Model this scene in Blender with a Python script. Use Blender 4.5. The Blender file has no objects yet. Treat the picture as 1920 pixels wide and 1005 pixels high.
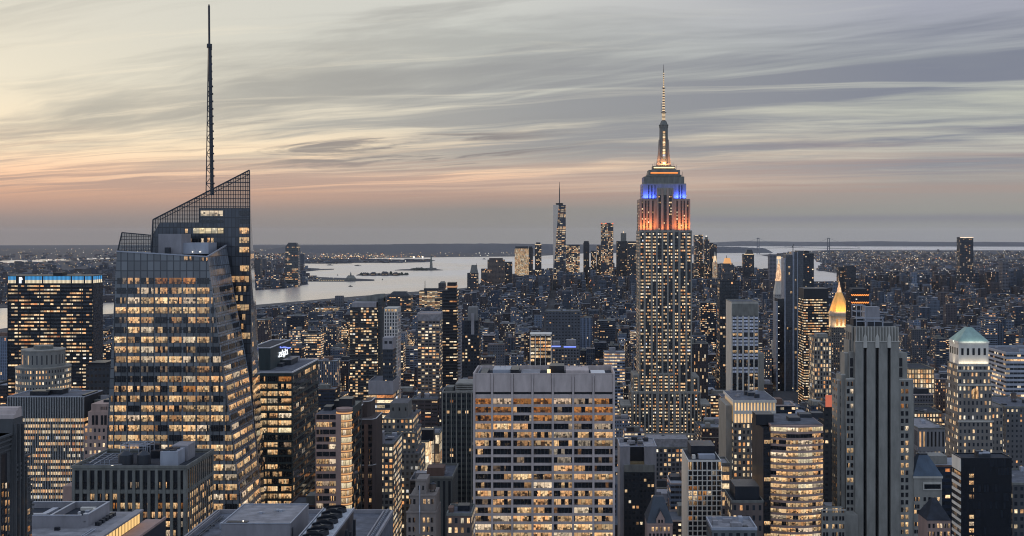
import bpy, bmesh, math, random
import numpy as np
from mathutils import Vector
R = math.radians
random.seed(11)
S = bpy.context.scene
COL = S.collection

# ------------------------------------------------------------------ camera, sky, sun, exposure
F, CX, HY, CAMZ, RE = 2240.0, 1054.0, 438.0, 278.0, 7.3e6
cam = bpy.data.objects.new('camera', bpy.data.cameras.new('camera'))
COL.objects.link(cam)
cam.location = (0, 0, CAMZ)
cam.rotation_euler = (R(90), 0, 0)
cam.data.sensor_width = 36.0
cam.data.lens = F / 1920 * 36.0
cam.data.shift_x = -(CX - 960) / 1920
cam.data.shift_y = -(502.5 - HY) / 1920
cam.data.clip_start = 1.0
cam.data.clip_end = 120000.0
S.camera = cam
S.view_settings.view_transform = 'Standard'
S.view_settings.look = 'None'
S.view_settings.exposure = 0.0
S.view_settings.gamma = 1.0
S.cycles.max_bounces = 5
S.cycles.diffuse_bounces = 2
S.cycles.glossy_bounces = 3
S.cycles.transparent_max_bounces = 12
S.cycles.volume_bounces = 1
S.cycles.sample_clamp_indirect = 4.0
S.cycles.use_denoising = True
S.render.film_transparent = False
S.cycles.filter_width = 1.1

def lin(r, g, b):
    def f(c):
        c /= 255.0
        return c / 12.92 if c <= 0.04045 else ((c + 0.055) / 1.055) ** 2.4
    return (f(r), f(g), f(b))

class NT:
    """small wrapper for building node trees"""
    def __init__(s, tree):
        s.t = tree
        tree.nodes.clear()
    def n(s, typ, **kw):
        nd = s.t.nodes.new(typ)
        for k, v in kw.items():
            setattr(nd, k, v)
        return nd
    def put(s, sock, v):
        if v is None:
            return
        if isinstance(v, bpy.types.NodeSocket):
            s.t.links.new(v, sock)
        else:
            if sock.type == 'RGBA' and len(v) == 3:
                v = (*v, 1.0)
            sock.default_value = v
    def m(s, op, a, b=None, c=None, clamp=False):
        nd = s.n('ShaderNodeMath', operation=op, use_clamp=clamp)
        for i, v in enumerate((a, b, c)):
            s.put(nd.inputs[i], v)
        return nd.outputs[0]
    def mix(s, f, a, b):
        nd = s.n('ShaderNodeMix', data_type='RGBA')
        s.put(nd.inputs[0], f); s.put(nd.inputs[6], a); s.put(nd.inputs[7], b)
        return nd.outputs[2]
    def mixf(s, f, a, b):
        nd = s.n('ShaderNodeMix', data_type='FLOAT')
        s.put(nd.inputs[0], f); s.put(nd.inputs[2], a); s.put(nd.inputs[3], b)
        return nd.outputs[0]
    def mul(s, a, b):
        nd = s.n('ShaderNodeMix', data_type='RGBA', blend_type='MULTIPLY')
        s.put(nd.inputs[0], 1.0); s.put(nd.inputs[6], a); s.put(nd.inputs[7], b)
        return nd.outputs[2]
    def xyz(s, x, y, z):
        nd = s.n('ShaderNodeCombineXYZ')
        for i, v in enumerate((x, y, z)):
            s.put(nd.inputs[i], v)
        return nd.outputs[0]
    def sep(s, v):
        nd = s.n('ShaderNodeSeparateXYZ'); s.put(nd.inputs[0], v)
        return nd.outputs
    def noise(s, vec, scale=1.0, detail=2.0, rough=0.5, dist=0.0, dims='3D'):
        nd = s.n('ShaderNodeTexNoise', noise_dimensions=dims)
        s.put(nd.inputs['Vector'], vec)
        nd.inputs['Scale'].default_value = scale; nd.inputs['Detail'].default_value = detail
        nd.inputs['Roughness'].default_value = rough; nd.inputs['Distortion'].default_value = dist
        return nd.outputs[0]
    def white(s, vec):
        nd = s.n('ShaderNodeTexWhiteNoise', noise_dimensions='3D')
        s.put(nd.inputs['Vector'], vec)
        return nd.outputs[0], nd.outputs[1]
    def ramp(s, f, stops, interp='LINEAR'):
        nd = s.n('ShaderNodeValToRGB')
        s.put(nd.inputs[0], f)
        cr = nd.color_ramp; cr.interpolation = interp
        while len(cr.elements) > 1:
            cr.elements.remove(cr.elements[0])
        cr.elements[0].position = stops[0][0]; cr.elements[0].color = (*stops[0][1], 1)
        for p, c in stops[1:]:
            e = cr.elements.new(p); e.color = (*c, 1)
        return nd.outputs[0]
    def rng(s, v, a, b, c=0.0, d=1.0, smooth=False):
        nd = s.n('ShaderNodeMapRange', interpolation_type='SMOOTHSTEP' if smooth else 'LINEAR')
        for i, x in enumerate((v, a, b, c, d)):
            s.put(nd.inputs[i], x)
        return nd.outputs[0]

SUN_EL, SUN_AZ = R(3.0), R(-58)          # low evening sun, off to the left beyond the river
W = bpy.data.worlds.new('World'); S.world = W; W.use_nodes = True
def build_world():
    k = NT(W.node_tree)
    tc = k.n('ShaderNodeTexCoord').outputs['Generated']
    x, y, z = k.sep(tc)
    hyp = k.m('SQRT', k.m('ADD', k.m('MULTIPLY', x, x), k.m('MULTIPLY', y, y)))
    az = k.m('ARCTAN2', x, y)                          # 0 straight ahead, + to the right
    el = k.m('DIVIDE', z, k.m('MAXIMUM', hyp, 0.02))     # tangent of the elevation
    t = k.rng(el, 0.0, 0.2)
    L = k.ramp(t, [(0, lin(126,119,118)), (.06, lin(148,134,130)), (.12, lin(184,150,134)), (.17, lin(214,168,140)), (.25, lin(250,208,172)),
                   (.33, lin(246,222,188)), (.42, lin(242,224,194)), (.6, lin(230,220,198)), (.85, lin(219,213,197)), (1, lin(213,209,195))])
    C = k.ramp(t, [(0, lin(131,129,127)), (.1, lin(138,134,131)), (.16, lin(172,146,134)), (.23, lin(234,194,164)), (.33, lin(244,220,188)),
                   (.45, lin(212,203,185)), (.6, lin(190,191,183)), (.8, lin(190,192,186)), (1, lin(200,200,194))])
    Rr = k.ramp(t, [(0, lin(134,135,138)), (.08, lin(144,144,140)), (.2, lin(154,148,145)), (.3, lin(166,160,156)), (.42, lin(176,176,168)),
                    (.55, lin(186,188,176)), (.7, lin(166,170,172)), (.85, lin(158,161,172)), (1, lin(160,162,175))])
    c = k.mix(k.rng(az, -0.45, -0.06), L, C)
    c = k.mix(k.rng(az, -0.06, 0.30), c, Rr)
    # cloud deck: direction projected on a high flat layer, streaks along one wind direction
    den = k.m('ADD', k.m('MAXIMUM', z, 0.0), 0.07)
    qx, qy = k.m('DIVIDE', x, den), k.m('DIVIDE', y, den)
    wx = k.noise(k.xyz(k.m('MULTIPLY', qx, .5), k.m('MULTIPLY', qy, .5), 7.0), 1.0, 3.0)
    qy = k.m('ADD', qy, k.m('MULTIPLY', k.m('SUBTRACT', wx, .5), .75))
    def layer(ang, sa, sc, seed, detail=5.0, rough=0.55, dist=0.6):
        ca, sn = math.cos(ang), math.sin(ang)
        e1 = k.m('ADD', k.m('MULTIPLY', qx, ca * sa), k.m('MULTIPLY', qy, sn * sa))
        e2 = k.m('ADD', k.m('MULTIPLY', qx, -sn * sc), k.m('MULTIPLY', qy, ca * sc))
        return k.noise(k.xyz(e1, e2, seed), 1.0, detail, rough, dist)
    n1 = layer(R(150), 0.18, 0.80, 5.3, 6.0, .58, .5)           # broad soft veils, rising to the right
    n2 = layer(R(158), 0.55, 1.6, 14.2, 7.0, 0.62, 1.2)          # torn puffs
    n3 = layer(R(166), 0.30, 2.2, 21.3, 8.0, 0.62, .8)          # fine cirrus fibres
    up = k.rng(t, 0.14, 0.36)
    dk = k.m('MULTIPLY', k.rng(k.m('ADD', n1, k.m('MULTIPLY', k.m('SUBTRACT', n3, .5), .22)), 0.42, 0.58, 0, 1, True), up)
    dk_col = k.mix(k.rng(az, -0.35, 0.3), lin(168,166,158), lin(120,125,140))
    c = k.mix(k.m('MULTIPLY', dk, k.rng(az, -0.4, 0.0, 0.62, 0.95)), c, dk_col)
    n4 = layer(R(155), 0.28, 1.1, 33.9, 6.0, .6, .7)
    dk2 = k.m('MULTIPLY', k.rng(n4, 0.50, 0.66, 0, 1, True), k.rng(t, .18, .34))
    c = k.mix(k.m('MULTIPLY', dk2, 0.5), c, k.mix(k.rng(az, -0.35, 0.25), lin(160,156,148), lin(134,139,146)))
    wisps = k.m('MULTIPLY', k.rng(n3, 0.46, 0.62, 0, 1, True), k.m('MULTIPLY', k.rng(t, 0.10, 0.2), k.rng(t, 0.46, 0.24)))
    c = k.mix(k.m('MULTIPLY', wisps, k.rng(az, -0.5, 0.4, 0.75, 0.45)), c, lin(166,142,134))
    puffs = k.m('MULTIPLY', k.rng(n2, 0.49, 0.60, 0, 1, True), k.m('MULTIPLY', k.rng(t, 0.24, 0.30), k.rng(t, 0.50, 0.40)))
    c = k.mix(k.m('MULTIPLY', puffs, k.m('MULTIPLY', k.rng(az, 0.06, -0.06, 0.0, 0.8), k.rng(az, -0.34, -0.22))), c, lin(132,126,126))
    bright = k.m('MULTIPLY', k.rng(n3, 0.48, 0.30, 0, 1, True), k.rng(t, 0.12, 0.3))
    c = k.mix(k.m('MULTIPLY', bright, 0.45), c, k.mix(k.rng(az, -0.4, 0.3), lin(250,234,206), lin(202,204,192)))
    band = k.m('MULTIPLY', k.rng(k.m('ABSOLUTE', k.m('SUBTRACT', t, k.m('ADD', 0.045, k.m('MULTIPLY', n1, 0.03)))), 0.032, 0.0, 0, 1, True), k.rng(az, 0.0, 0.14))
    c = k.mix(k.m('MULTIPLY', band, 0.6), c, lin(122,123,136))
    # overhead and behind the camera: the bright blue-grey half of the dusk sky
    c = k.mix(k.rng(el, 0.2, 0.9, 0, 1, True), c, (0.38, 0.46, 0.64))
    c = k.mix(k.rng(y, 0.35, -0.25, 0, 1, True), c, (0.48, 0.58, 0.76))
    c = k.mix(k.rng(z, -0.02, -0.12), c, (0.05, 0.055, 0.07))
    sky = k.n('ShaderNodeTexSky', sky_type='NISHITA')
    sky.sun_disc = False; sky.sun_elevation = SUN_EL; sky.sun_rotation = SUN_AZ
    b1 = k.n('ShaderNodeBackground'); k.put(b1.inputs[0], sky.outputs[0]); b1.inputs[1].default_value = 0.06
    b2 = k.n('ShaderNodeBackground'); k.put(b2.inputs[0], c); b2.inputs[1].default_value = 1.15
    mx = k.n('ShaderNodeMixShader'); mx.inputs[0].default_value = 0.95
    k.t.links.new(b1.outputs[0], mx.inputs[1]); k.t.links.new(b2.outputs[0], mx.inputs[2])
    o = k.n('ShaderNodeOutputWorld'); k.t.links.new(mx.outputs[0], o.inputs[0])
build_world()
W.cycles.sampling_method = 'MANUAL'; W.cycles.sample_map_resolution = 512

sl = bpy.data.lights.new('evening_sun', 'SUN'); sl.energy = 0.5; sl.angle = R(14); sl.color = (1.0, 0.76, 0.56)
so = bpy.data.objects.new('evening_sun', sl); COL.objects.link(so)
_d = Vector((math.sin(SUN_AZ) * math.cos(R(9)), math.cos(SUN_AZ) * math.cos(R(9)), math.sin(R(9))))
so.rotation_euler = (-_d).to_track_quat('-Z', 'Y').to_euler()

# ------------------------------------------------------------------ geometry helpers
def PX(px, Y): return (px - CX) * Y / F
def PZ(py, Y): return CAMZ - (py - HY) * Y / F
def land_h(Y):                                     # height of Manhattan above the sea
    t = min(1.0, max(0.0, (5200 - Y) / 3800)); return 2.5 + 12.5 * t * t * (3 - 2 * t)
def drop(x, y): return (x * x + y * y) / (2 * RE)
def gz(x, y): return land_h(y) - drop(x, y)
def gp(px, py, h0=0.0):
    """where the line of sight at this picture point meets the curved ground"""
    kk = 1 + ((px - CX) / F) ** 2; a = kk / (2 * RE); h = CAMZ - h0; s = (py - HY) / F
    d = s * s - 4 * a * h
    Y = (s - math.sqrt(d)) / (2 * a) if d > 0 else s / (2 * a)
    return (PX(px, Y), Y)

class MB:
    """collects faces with facade data and builds ONE mesh object"""
    def __init__(s):
        s.v = []; s.f = []; s.uv = []; s.wall = []; s.win = []; s.mi = []
    def face(s, pts, uvs=None, wall=(.2, .2, .2, 0), win=(0, 0, 0, 0), mi=0):
        b = len(s.v); s.v.extend([tuple(p) for p in pts]); s.f.append(tuple(range(b, b + len(pts))))
        s.uv.append(uvs or [(0, 0)] * len(pts)); s.wall.append(wall); s.win.append(win); s.mi.append(mi)
    def side(s, p, q, z0, z1, cw, ch, wall, win, mi=0, ou=None, ov=None):
        """vertical wall from p to q (x,y); window cells cw x ch metres, outward normal on the right of p->q"""
        w = math.hypot(q[0] - p[0], q[1] - p[1]); nu = max(1, round(w / cw)); nv = max(1, round((z1 - z0) / ch))
        ou = random.randrange(0, 900) if ou is None else ou; ov = random.randrange(0, 900) if ov is None else ov
        s.face([(p[0], p[1], z0), (q[0], q[1], z0), (q[0], q[1], z1), (p[0], p[1], z1)],
               [(ou, ov), (ou + nu, ov), (ou + nu, ov + nv), (ou, ov + nv)], wall, win, mi)
    def box(s, x0, x1, y0, y1, z0, z1, cw=4, ch=3.6, wall=(.2, .2, .2, 0), win=(0, 0, 0, 0), mi=0, top=True, topcol=None, bottom=False):
        s.side((x0, y0), (x1, y0), z0, z1, cw, ch, wall, win, mi)
        s.side((x1, y0), (x1, y1), z0, z1, cw, ch, wall, win, mi)
        s.side((x1, y1), (x0, y1), z0, z1, cw, ch, wall, win, mi)
        s.side((x0, y1), (x0, y0), z0, z1, cw, ch, wall, win, mi)
        if top:
            tcl = topcol or wall
            s.face([(x0, y0, z1), (x1, y0, z1), (x1, y1, z1), (x0, y1, z1)], None, (*tcl[:3], 0), (0, 0, 0, 0), mi)
        if bottom:
            s.face([(x0, y1, z0), (x1, y1, z0), (x1, y0, z0), (x0, y0, z0)], None, (*wall[:3], 0), (0, 0, 0, 0), mi)
    def prism(s, poly, z0, z1, cw=4, ch=3.6, wall=(.2, .2, .2, 0), win=(0, 0, 0, 0), mi=0, top=True, topcol=None):
        n = len(poly)
        for i in range(n):
            s.side(poly[i], poly[(i + 1) % n], z0, z1, cw, ch, wall, win, mi)
        if top:
            s.face([(p[0], p[1], z1) for p in poly], None, (*(topcol or wall)[:3], 0), (0, 0, 0, 0), mi)
    def frustum(s, a, z0, b, z1, wall, mi=0, top=True, cw=4, ch=3.6, win=(0, 0, 0, 0)):
        """a, b: (x0,x1,y0,y1) rectangles at z0 and z1"""
        A = [(a[0], a[2]), (a[1], a[2]), (a[1], a[3]), (a[0], a[3])]; B = [(b[0], b[2]), (b[1], b[2]), (b[1], b[3]), (b[0], b[3])]
        s.loft(A, z0, B, z1, wall, mi, top, cw, ch, win)
    def loft(s, A, z0, B, z1, wall, mi=0, top=True, cw=4, ch=3.6, win=(0, 0, 0, 0)):
        n = len(A)
        for i in range(n):
            j = (i + 1) % n
            w = math.hypot(A[j][0] - A[i][0], A[j][1] - A[i][1]); nu = max(1, round(w / cw)); nv = max(1, round((z1 - z0) / ch))
            ou, ov = random.randrange(900), random.randrange(900)
            s.face([(*A[i], z0), (*A[j], z0), (*B[j], z1), (*B[i], z1)], [(ou, ov), (ou + nu, ov), (ou + nu, ov + nv), (ou, ov + nv)], wall, win, mi)
        if top:
            s.face([(*p, z1) for p in B], None, (*wall[:3], 0), (0, 0, 0, 0), mi)
    def cyl(s, cx, cy, z0, z1, r0, r1=None, n=16, wall=(.2, .2, .2, 0), mi=0, win=(0, 0, 0, 0), cw=4, ch=3.6, a0=0.0, a1=2 * math.pi, top=True):
        r1 = r0 if r1 is None else r1
        A = [(cx + r0 * math.cos(a0 + (a1 - a0) * i / n), cy + r0 * math.sin(a0 + (a1 - a0) * i / n)) for i in range(n)]
        B = [(cx + r1 * math.cos(a0 + (a1 - a0) * i / n), cy + r1 * math.sin(a0 + (a1 - a0) * i / n)) for i in range(n)]
        if win[0] > 0:
            per = 2 * math.pi * max(r0, r1) / n; ou, ov = random.randrange(900), random.randrange(900); nu = max(1, round(per / cw)); nv = max(1, round((z1 - z0) / ch))
            for i in range(n):
                j = (i + 1) % n
                s.face([(*A[i], z0), (*A[j], z0), (*B[j], z1), (*B[i], z1)], [(ou + i * nu, ov), (ou + i * nu + nu, ov), (ou + i * nu + nu, ov + nv), (ou + i * nu, ov + nv)], wall, win, mi)
            if top:
                s.face([(*p, z1) for p in B], None, (*wall[:3], 0), (0, 0, 0, 0), mi)
        else:
            s.loft(A, z0, B, z1, wall, mi, top and r1 > 0.01)
    def bar(s, p, q, r, wall=(.2, .2, .2, 0), mi=0, n=4):
        p, q = Vector(p), Vector(q); d = (q - p)
        if d.length < 1e-6: return
        d.normalize(); u = d.cross(Vector((0, 0, 1)) if abs(d.z) < .95 else Vector((0, 1, 0))).normalized(); w = u.cross(d)
        cs = [(u * math.cos(2 * math.pi * (i + .5) / n) + w * math.sin(2 * math.pi * (i + .5) / n)) * r for i in range(n)]
        for i in range(n):
            j = (i + 1) % n
            s.face([p + cs[j], p + cs[i], q + cs[i], q + cs[j]], None, wall, (0, 0, 0, 0), mi)
        s.face([p + c for c in cs], None, wall, (0, 0, 0, 0), mi); s.face([q + c for c in reversed(cs)], None, wall, (0, 0, 0, 0), mi)
    def build(s, name, mats, parent=None, loc=None, smooth=False):
        o = parent; L = Vector(loc) if loc is not None else Vector((0, 0, 0))
        p = parent
        while p is not None:
            L = L + p.location; p = p.parent
        me = bpy.data.meshes.new(name)
        me.from_pydata([(a - L.x, b - L.y, c - L.z) for a, b, c in s.v], [], s.f)
        uvl = me.uv_layers.new(name='UVMap'); flat = [c for f in s.uv for uv in f for c in uv]
        uvl.data.foreach_set('uv', flat)
        for nm, dat in (('wall', s.wall), ('win', s.win)):
            at = me.attributes.new(nm, 'FLOAT_COLOR', 'FACE'); at.data.foreach_set('color', [c for w in dat for c in w])
        mats = mats if isinstance(mats, (list, tuple)) else [mats]
        for m_ in mats: me.materials.append(m_)
        me.polygons.foreach_set('material_index', s.mi)
        if smooth: me.polygons.foreach_set('use_smooth', [True] * len(s.f))
        ob = bpy.data.objects.new(name, me); COL.objects.link(ob)
        if parent is not None: ob.parent = parent
        if loc is not None: ob.location = loc
        return ob

def tag(o, label=None, cat=None, group=None, kind=None):
    if label: o['label'] = label
    if cat: o['category'] = cat
    if group: o['group'] = group
    if kind: o['kind'] = kind
    return o
HEROES = []       # (px0, px1, py_top, py_clear, Y, footprint, short description)
def thing(name, label, cat, loc, group=None):
    o = bpy.data.objects.new(name, None); COL.objects.link(o); o.location = loc; o.empty_display_size = 5
    return tag(o, label, cat, group)
def reg(px0, px1, py, clear, Y, fp, desc=None):
    HEROES.append((px0, px1, py, clear, Y, fp, desc))

# ------------------------------------------------------------------ materials
def new_mat(name):
    m = bpy.data.materials.new(name); m.use_nodes = True
    m.cycles.emission_sampling = 'NONE'
    return m, NT(m.node_tree)
def finish(k, base, rough, emis=None, emis_s=1.0, metal=0.0, normal=None, spec=None, alpha=None):
    p = k.n('ShaderNodeBsdfPrincipled')
    k.put(p.inputs['Base Color'], base); k.put(p.inputs['Roughness'], rough); k.put(p.inputs['Metallic'], metal)
    if emis is not None:
        k.put(p.inputs['Emission Color'], emis); k.put(p.inputs['Emission Strength'], emis_s)
    if normal is not None: k.put(p.inputs['Normal'], normal)
    if spec is not None: k.put(p.inputs['Specular IOR Level'], spec)
    if alpha is not None: k.put(p.inputs['Alpha'], alpha)
    o = k.n('ShaderNodeOutputMaterial'); k.t.links.new(p.outputs[0], o.inputs[0])
    return p
WARM = [(0, lin(222,130,72)), (.15, lin(240,168,104)), (.38, lin(254,206,150)), (.65, lin(255,228,184)), (.88, lin(255,241,216)), (1, lin(226,236,255))]

def facade_mat():
    """walls with window cells: wall colour, lit share and window proportions come from the mesh"""
    m, k = new_mat('facade')
    uv = k.n('ShaderNodeUVMap', uv_map='UVMap').outputs[0]
    u, v, _ = k.sep(uv)
    wa = k.n('ShaderNodeAttribute', attribute_name='wall'); wi = k.n('ShaderNodeAttribute', attribute_name='win')
    ww, wh, coh = k.sep(wi.outputs['Vector']); bri = wi.outputs['Alpha']; lit = wa.outputs['Alpha']
    cu, cv = k.m('FLOOR', u), k.m('FLOOR', v); fu, fv = k.m('FRACT', u), k.m('FRACT', v)
    mk = k.m('MULTIPLY', k.m('LESS_THAN', k.m('ABSOLUTE', k.m('SUBTRACT', fu, .5)), k.m('MULTIPLY', ww, .5)),
             k.m('LESS_THAN', k.m('ABSOLUTE', k.m('SUBTRACT', fv, .5)), k.m('MULTIPLY', wh, .5)))
    r1, rc = k.white(k.xyz(cu, cv, 1.0)); rr, rg, rb = k.sep(rc)
    r2, rc2 = k.white(k.xyz(k.m('FLOOR', k.m('DIVIDE', u, 7.0)), cv, 5.0))
    pn = k.noise(k.xyz(k.m('MULTIPLY', cu, .21), k.m('MULTIPLY', cv, .17), 0.0), 1.0, 1.0)
    score = k.mixf(coh, r1, k.m('ADD', k.m('MULTIPLY', r2, .8), k.m('MULTIPLY', r1, .2)))
    on = k.m('MULTIPLY', k.m('LESS_THAN', score, k.m('MULTIPLY', lit, k.rng(pn, .3, .7, .35, 1.65))), mk)
    inside = k.noise(k.xyz(k.m('ADD', k.m('MULTIPLY', u, 4.3), k.m('MULTIPLY', rr, 50.0)), k.m('MULTIPLY', v, 2.6), 0.0), 1.0, 2.0)
    ecol = k.ramp(k.m('ADD', k.m('MULTIPLY', rg, .58), k.m('MULTIPLY', k.sep(rc2)[0], .45)), WARM)
    es = k.m('MULTIPLY', k.m('MULTIPLY', on, bri), k.m('MULTIPLY', k.m('ADD', .22, k.m('MULTIPLY', rb, 1.15)), k.rng(inside, .3, .62, .35, 1.15)))
    pos = k.n('ShaderNodeNewGeometry').outputs['Position']
    px, py, pz = k.sep(pos)
    st = k.noise(k.xyz(k.m('MULTIPLY', px, .22), k.m('MULTIPLY', py, .22), k.m('MULTIPLY', pz, .045)), 1.0, 4.0, .6)
    wall = k.mul(wa.outputs['Color'], k.ramp(st, [(.25, (.72, .72, .72)), (.75, (1.18, 1.18, 1.18))]))
    glass = k.mix(rb, (.012, .016, .022), (.035, .042, .052))
    base = k.mix(mk, wall, glass)
    nr = k.n('ShaderNodeBump'); nr.inputs['Strength'].default_value = .5; nr.inputs['Distance'].default_value = .25
    k.put(nr.inputs['Height'], k.m('SUBTRACT', 1.0, mk))
    finish(k, base, k.mixf(mk, .78, .16), ecol, es, normal=nr.outputs[0], spec=k.mixf(mk, .25, .6))
    return m
M = {}
M['facade'] = facade_mat()

def window_mat(key, fill, lo, hi, strength, parts=5, dark=.25, amber=None):
    """one office window: rooms side by side behind the pane, lit or dark, furniture as darker patches, blinds"""
    m, k = new_mat('window_' + key)
    uv = k.n('ShaderNodeUVMap', uv_map='UVMap').outputs[0]
    u, v, _ = k.sep(uv); idu, idv = k.m('FLOOR', u), k.m('FLOOR', v); fu, fv = k.m('FRACT', u), k.m('FRACT', v)
    cell = k.m('FLOOR', k.m('MULTIPLY', fu, float(parts)))
    r, rc = k.white(k.xyz(k.m('ADD', idu, k.m('MULTIPLY', cell, .131)), idv, 2.0)); a, b, c = k.sep(rc)
    rp, rpc = k.white(k.xyz(idu, idv, 8.0)); p1, p2, p3 = k.sep(rpc)
    # rooms span one to several partitions: mix of the partition's own chance and a step across the pane
    step = k.m('GREATER_THAN', k.m('MULTIPLY', k.m('SUBTRACT', fu, p1), k.m('SIGN', k.m('SUBTRACT', p2, .5))), 0.0)
    score = k.m('ADD', k.m('MULTIPLY', r, .65), k.m('MULTIPLY', step, .35))
    on = k.m('LESS_THAN', score, fill)
    n = k.noise(k.xyz(k.m('ADD', k.m('MULTIPLY', fu, 5.2), k.m('MULTIPLY', idu, 3.7)), k.m('MULTIPLY', fv, 1.9), k.m('MULTIPLY', idv, 1.7)), 1.0, 3.0, .65, .5)
    n2 = k.noise(k.xyz(k.m('ADD', k.m('MULTIPLY', fu, 11.0), k.m('MULTIPLY', idu, 5.1)), k.m('MULTIPLY', fv, 2.2), k.m('MULTIPLY', idv, 2.9)), 1.0, 2.0, .6)
    # desks, people and chairs fill the lower part; the ceiling and its lamps the upper
    clut = k.m('MULTIPLY', k.rng(n, .46, .54, 0, 1, True), k.rng(fv, .95, .45, .3, 1.0))
    bk_, _c = k.white(k.xyz(k.m('ADD', k.m('FLOOR', k.m('MULTIPLY', fu, 8.0)), k.m('MULTIPLY', idu, 17.0)), k.m('FLOOR', k.m('MULTIPLY', fv, 2.6)), idv))
    clut = k.m('MAXIMUM', k.m('MULTIPLY', clut, .75), k.m('LESS_THAN', bk_, k.rng(fv, 0.0, .95, .52, .05)))
    lamps = k.m('MULTIPLY', k.rng(n2, .55, .68, 0, 1, True), k.rng(fv, .55, .8, 0, 1))
    blind = k.m('MULTIPLY', k.m('GREATER_THAN', b, .70), k.m('GREATER_THAN', fv, k.m('MULTIPLY', c, .7)))
    mull = k.m('LESS_THAN', k.m('ABSOLUTE', k.m('SUBTRACT', k.m('FRACT', k.m('MULTIPLY', fu, float(parts))), .5)), .465)
    col = k.mix(k.m('ADD', k.m('MULTIPLY', a, .55), k.m('MULTIPLY', n, .45)), lo, hi)
    col = k.mix(k.m('MULTIPLY', k.m('GREATER_THAN', p1, .86), .6), col, lin(255,240,214))
    lev = k.m('ADD', k.m('MULTIPLY', k.m('SUBTRACT', 1.0, k.m('MULTIPLY', clut, 1.0 - dark)), k.m('ADD', .62, k.m('MULTIPLY', c, .5))), k.m('MULTIPLY', lamps, .9))
    lev = k.mixf(k.m('MULTIPLY', blind, .75), lev, .85)
    lev = k.m('MULTIPLY', lev, k.m('ADD', .42, k.m('MULTIPLY', p3, .75)))
    es = k.m('MULTIPLY', k.m('MULTIPLY', on, mull), k.m('MULTIPLY', lev, strength))
    faint = k.m('MULTIPLY', k.m('SUBTRACT', 1.0, on), k.m('MULTIPLY', k.rng(n2, .60, .72, 0, 1), .10))
    base = k.mix(mull, (.05, .055, .06), (.012, .015, .02))
    finish(k, base, k.mixf(mull, .5, .07), col, k.m('ADD', es, k.m('MULTIPLY', faint, strength)), spec=.6)
    M['w' + key] = m
window_mat('F', 1.1, lin(244,172,100), lin(255,230,182), 1.15, dark=.16)
window_mat('M', .78, lin(236,154,86), lin(255,226,174), 1.02, dark=.10)
window_mat('H', .42, lin(240,166,96), lin(255,232,182), .95)
window_mat('A', .95, lin(206,116,52), lin(244,176,100), .72, dark=.15)
window_mat('d', .30, lin(190,140,96), lin(240,226,200), .38)
window_mat('D', .04, lin(200,130,70), lin(240,200,150), .30)
window_mat('W', 1.1, lin(255,222,160), lin(255,244,214), 1.15, dark=.5)
WK = {c: M['w' + c] for c in 'FMHAdDW'}

def solid(key, col, rough=.8, var=.18, scale=.3, metal=0.0, zs=.3, bump=0.0, spec=.3):
    m, k = new_mat(key)
    x, y, z = k.sep(k.n('ShaderNodeNewGeometry').outputs['Position'])
    n = k.noise(k.xyz(k.m('MULTIPLY', x, scale), k.m('MULTIPLY', y, scale), k.m('MULTIPLY', z, scale * zs)), 1.0, 5.0, .62)
    f = k.ramp(n, [(.28, (1 - var,) * 3), (.72, (1 + var,) * 3)])
    nr = None
    if bump:
        b = k.n('ShaderNodeBump'); b.inputs['Strength'].default_value = bump; b.inputs['Distance'].default_value = .3
        k.put(b.inputs['Height'], n); nr = b.outputs[0]
    finish(k, k.mul(col, f), k.rng(n, .3, .7, rough * .85, min(1, rough * 1.1)), metal=metal, normal=nr, spec=spec)
    M[key] = m
    return m
def glow(key, col, s):
    m, k = new_mat(key); finish(k, (0.02, 0.02, 0.02), .6, col, s); M[key] = m; return m
solid('concrete', (.465, .395, .37), .85, .2)
solid('dark_concrete', (.165, .165, .15), .85, .34)
solid('deco_stone', (.085, .088, .092), .85, .3)
solid('limestone', (.245, .235, .21), .85, .26)
solid('limestone_light', (.46, .435, .385), .85, .2)
solid('roof', (.105, .11, .13), .9, .5, .28, zs=1)
solid('roof_pale', (.25, .24, .25), .85, .38, .28, zs=1)
solid('roof_dark', (.032, .036, .046), .9, .5, .3, zs=1)
solid('steel_dark', (.045, .05, .06), .45, .2, metal=.3)
solid('steel_pale', (.36, .38, .43), .45, .15, metal=.2)
solid('cap_metal', (.62, .62, .64), .4, .1, metal=.2)
solid('louver', (.26, .25, .265), .6, .2)
solid('brick', (.15, .095, .075), .88, .25)
solid('brick_pink', (.36, .25, .215), .85, .16)
solid('brick_dark', (.085, .065, .06), .85, .25)
solid('granite_green', (.045, .06, .062), .5, .2)
solid('black_glass', (.010, .013, .018), .10, .2, spec=.6)
solid('black_metal', (.02, .023, .03), .35, .2)
solid('copper_green', (.24, .34, .31), .6, .2)
solid('slate', (.045, .055, .07), .6, .25)
solid('gold', (.85, .50, .16), .40, .12, metal=.55)
solid('white_stone', (.66, .62, .55), .8, .16)
solid('wood_tank', (.13, .10, .085), .85, .25)
glow('lamp_warm', lin(255,214,150), 2.2)
glow('lamp_white', lin(255,244,224), 2.4)
glow('lamp_orange', lin(255,150,70), 1.5)
glow('lamp_red', lin(255,70,50), 2.0)
glow('lamp_blue', lin(120,140,255), 1.6)
glow('sign_white', lin(240,246,255), 1.3)
glow('poster_red', lin(214,112,84), .8)
glow('crown_gold', lin(255,206,132), 1.0)

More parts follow.
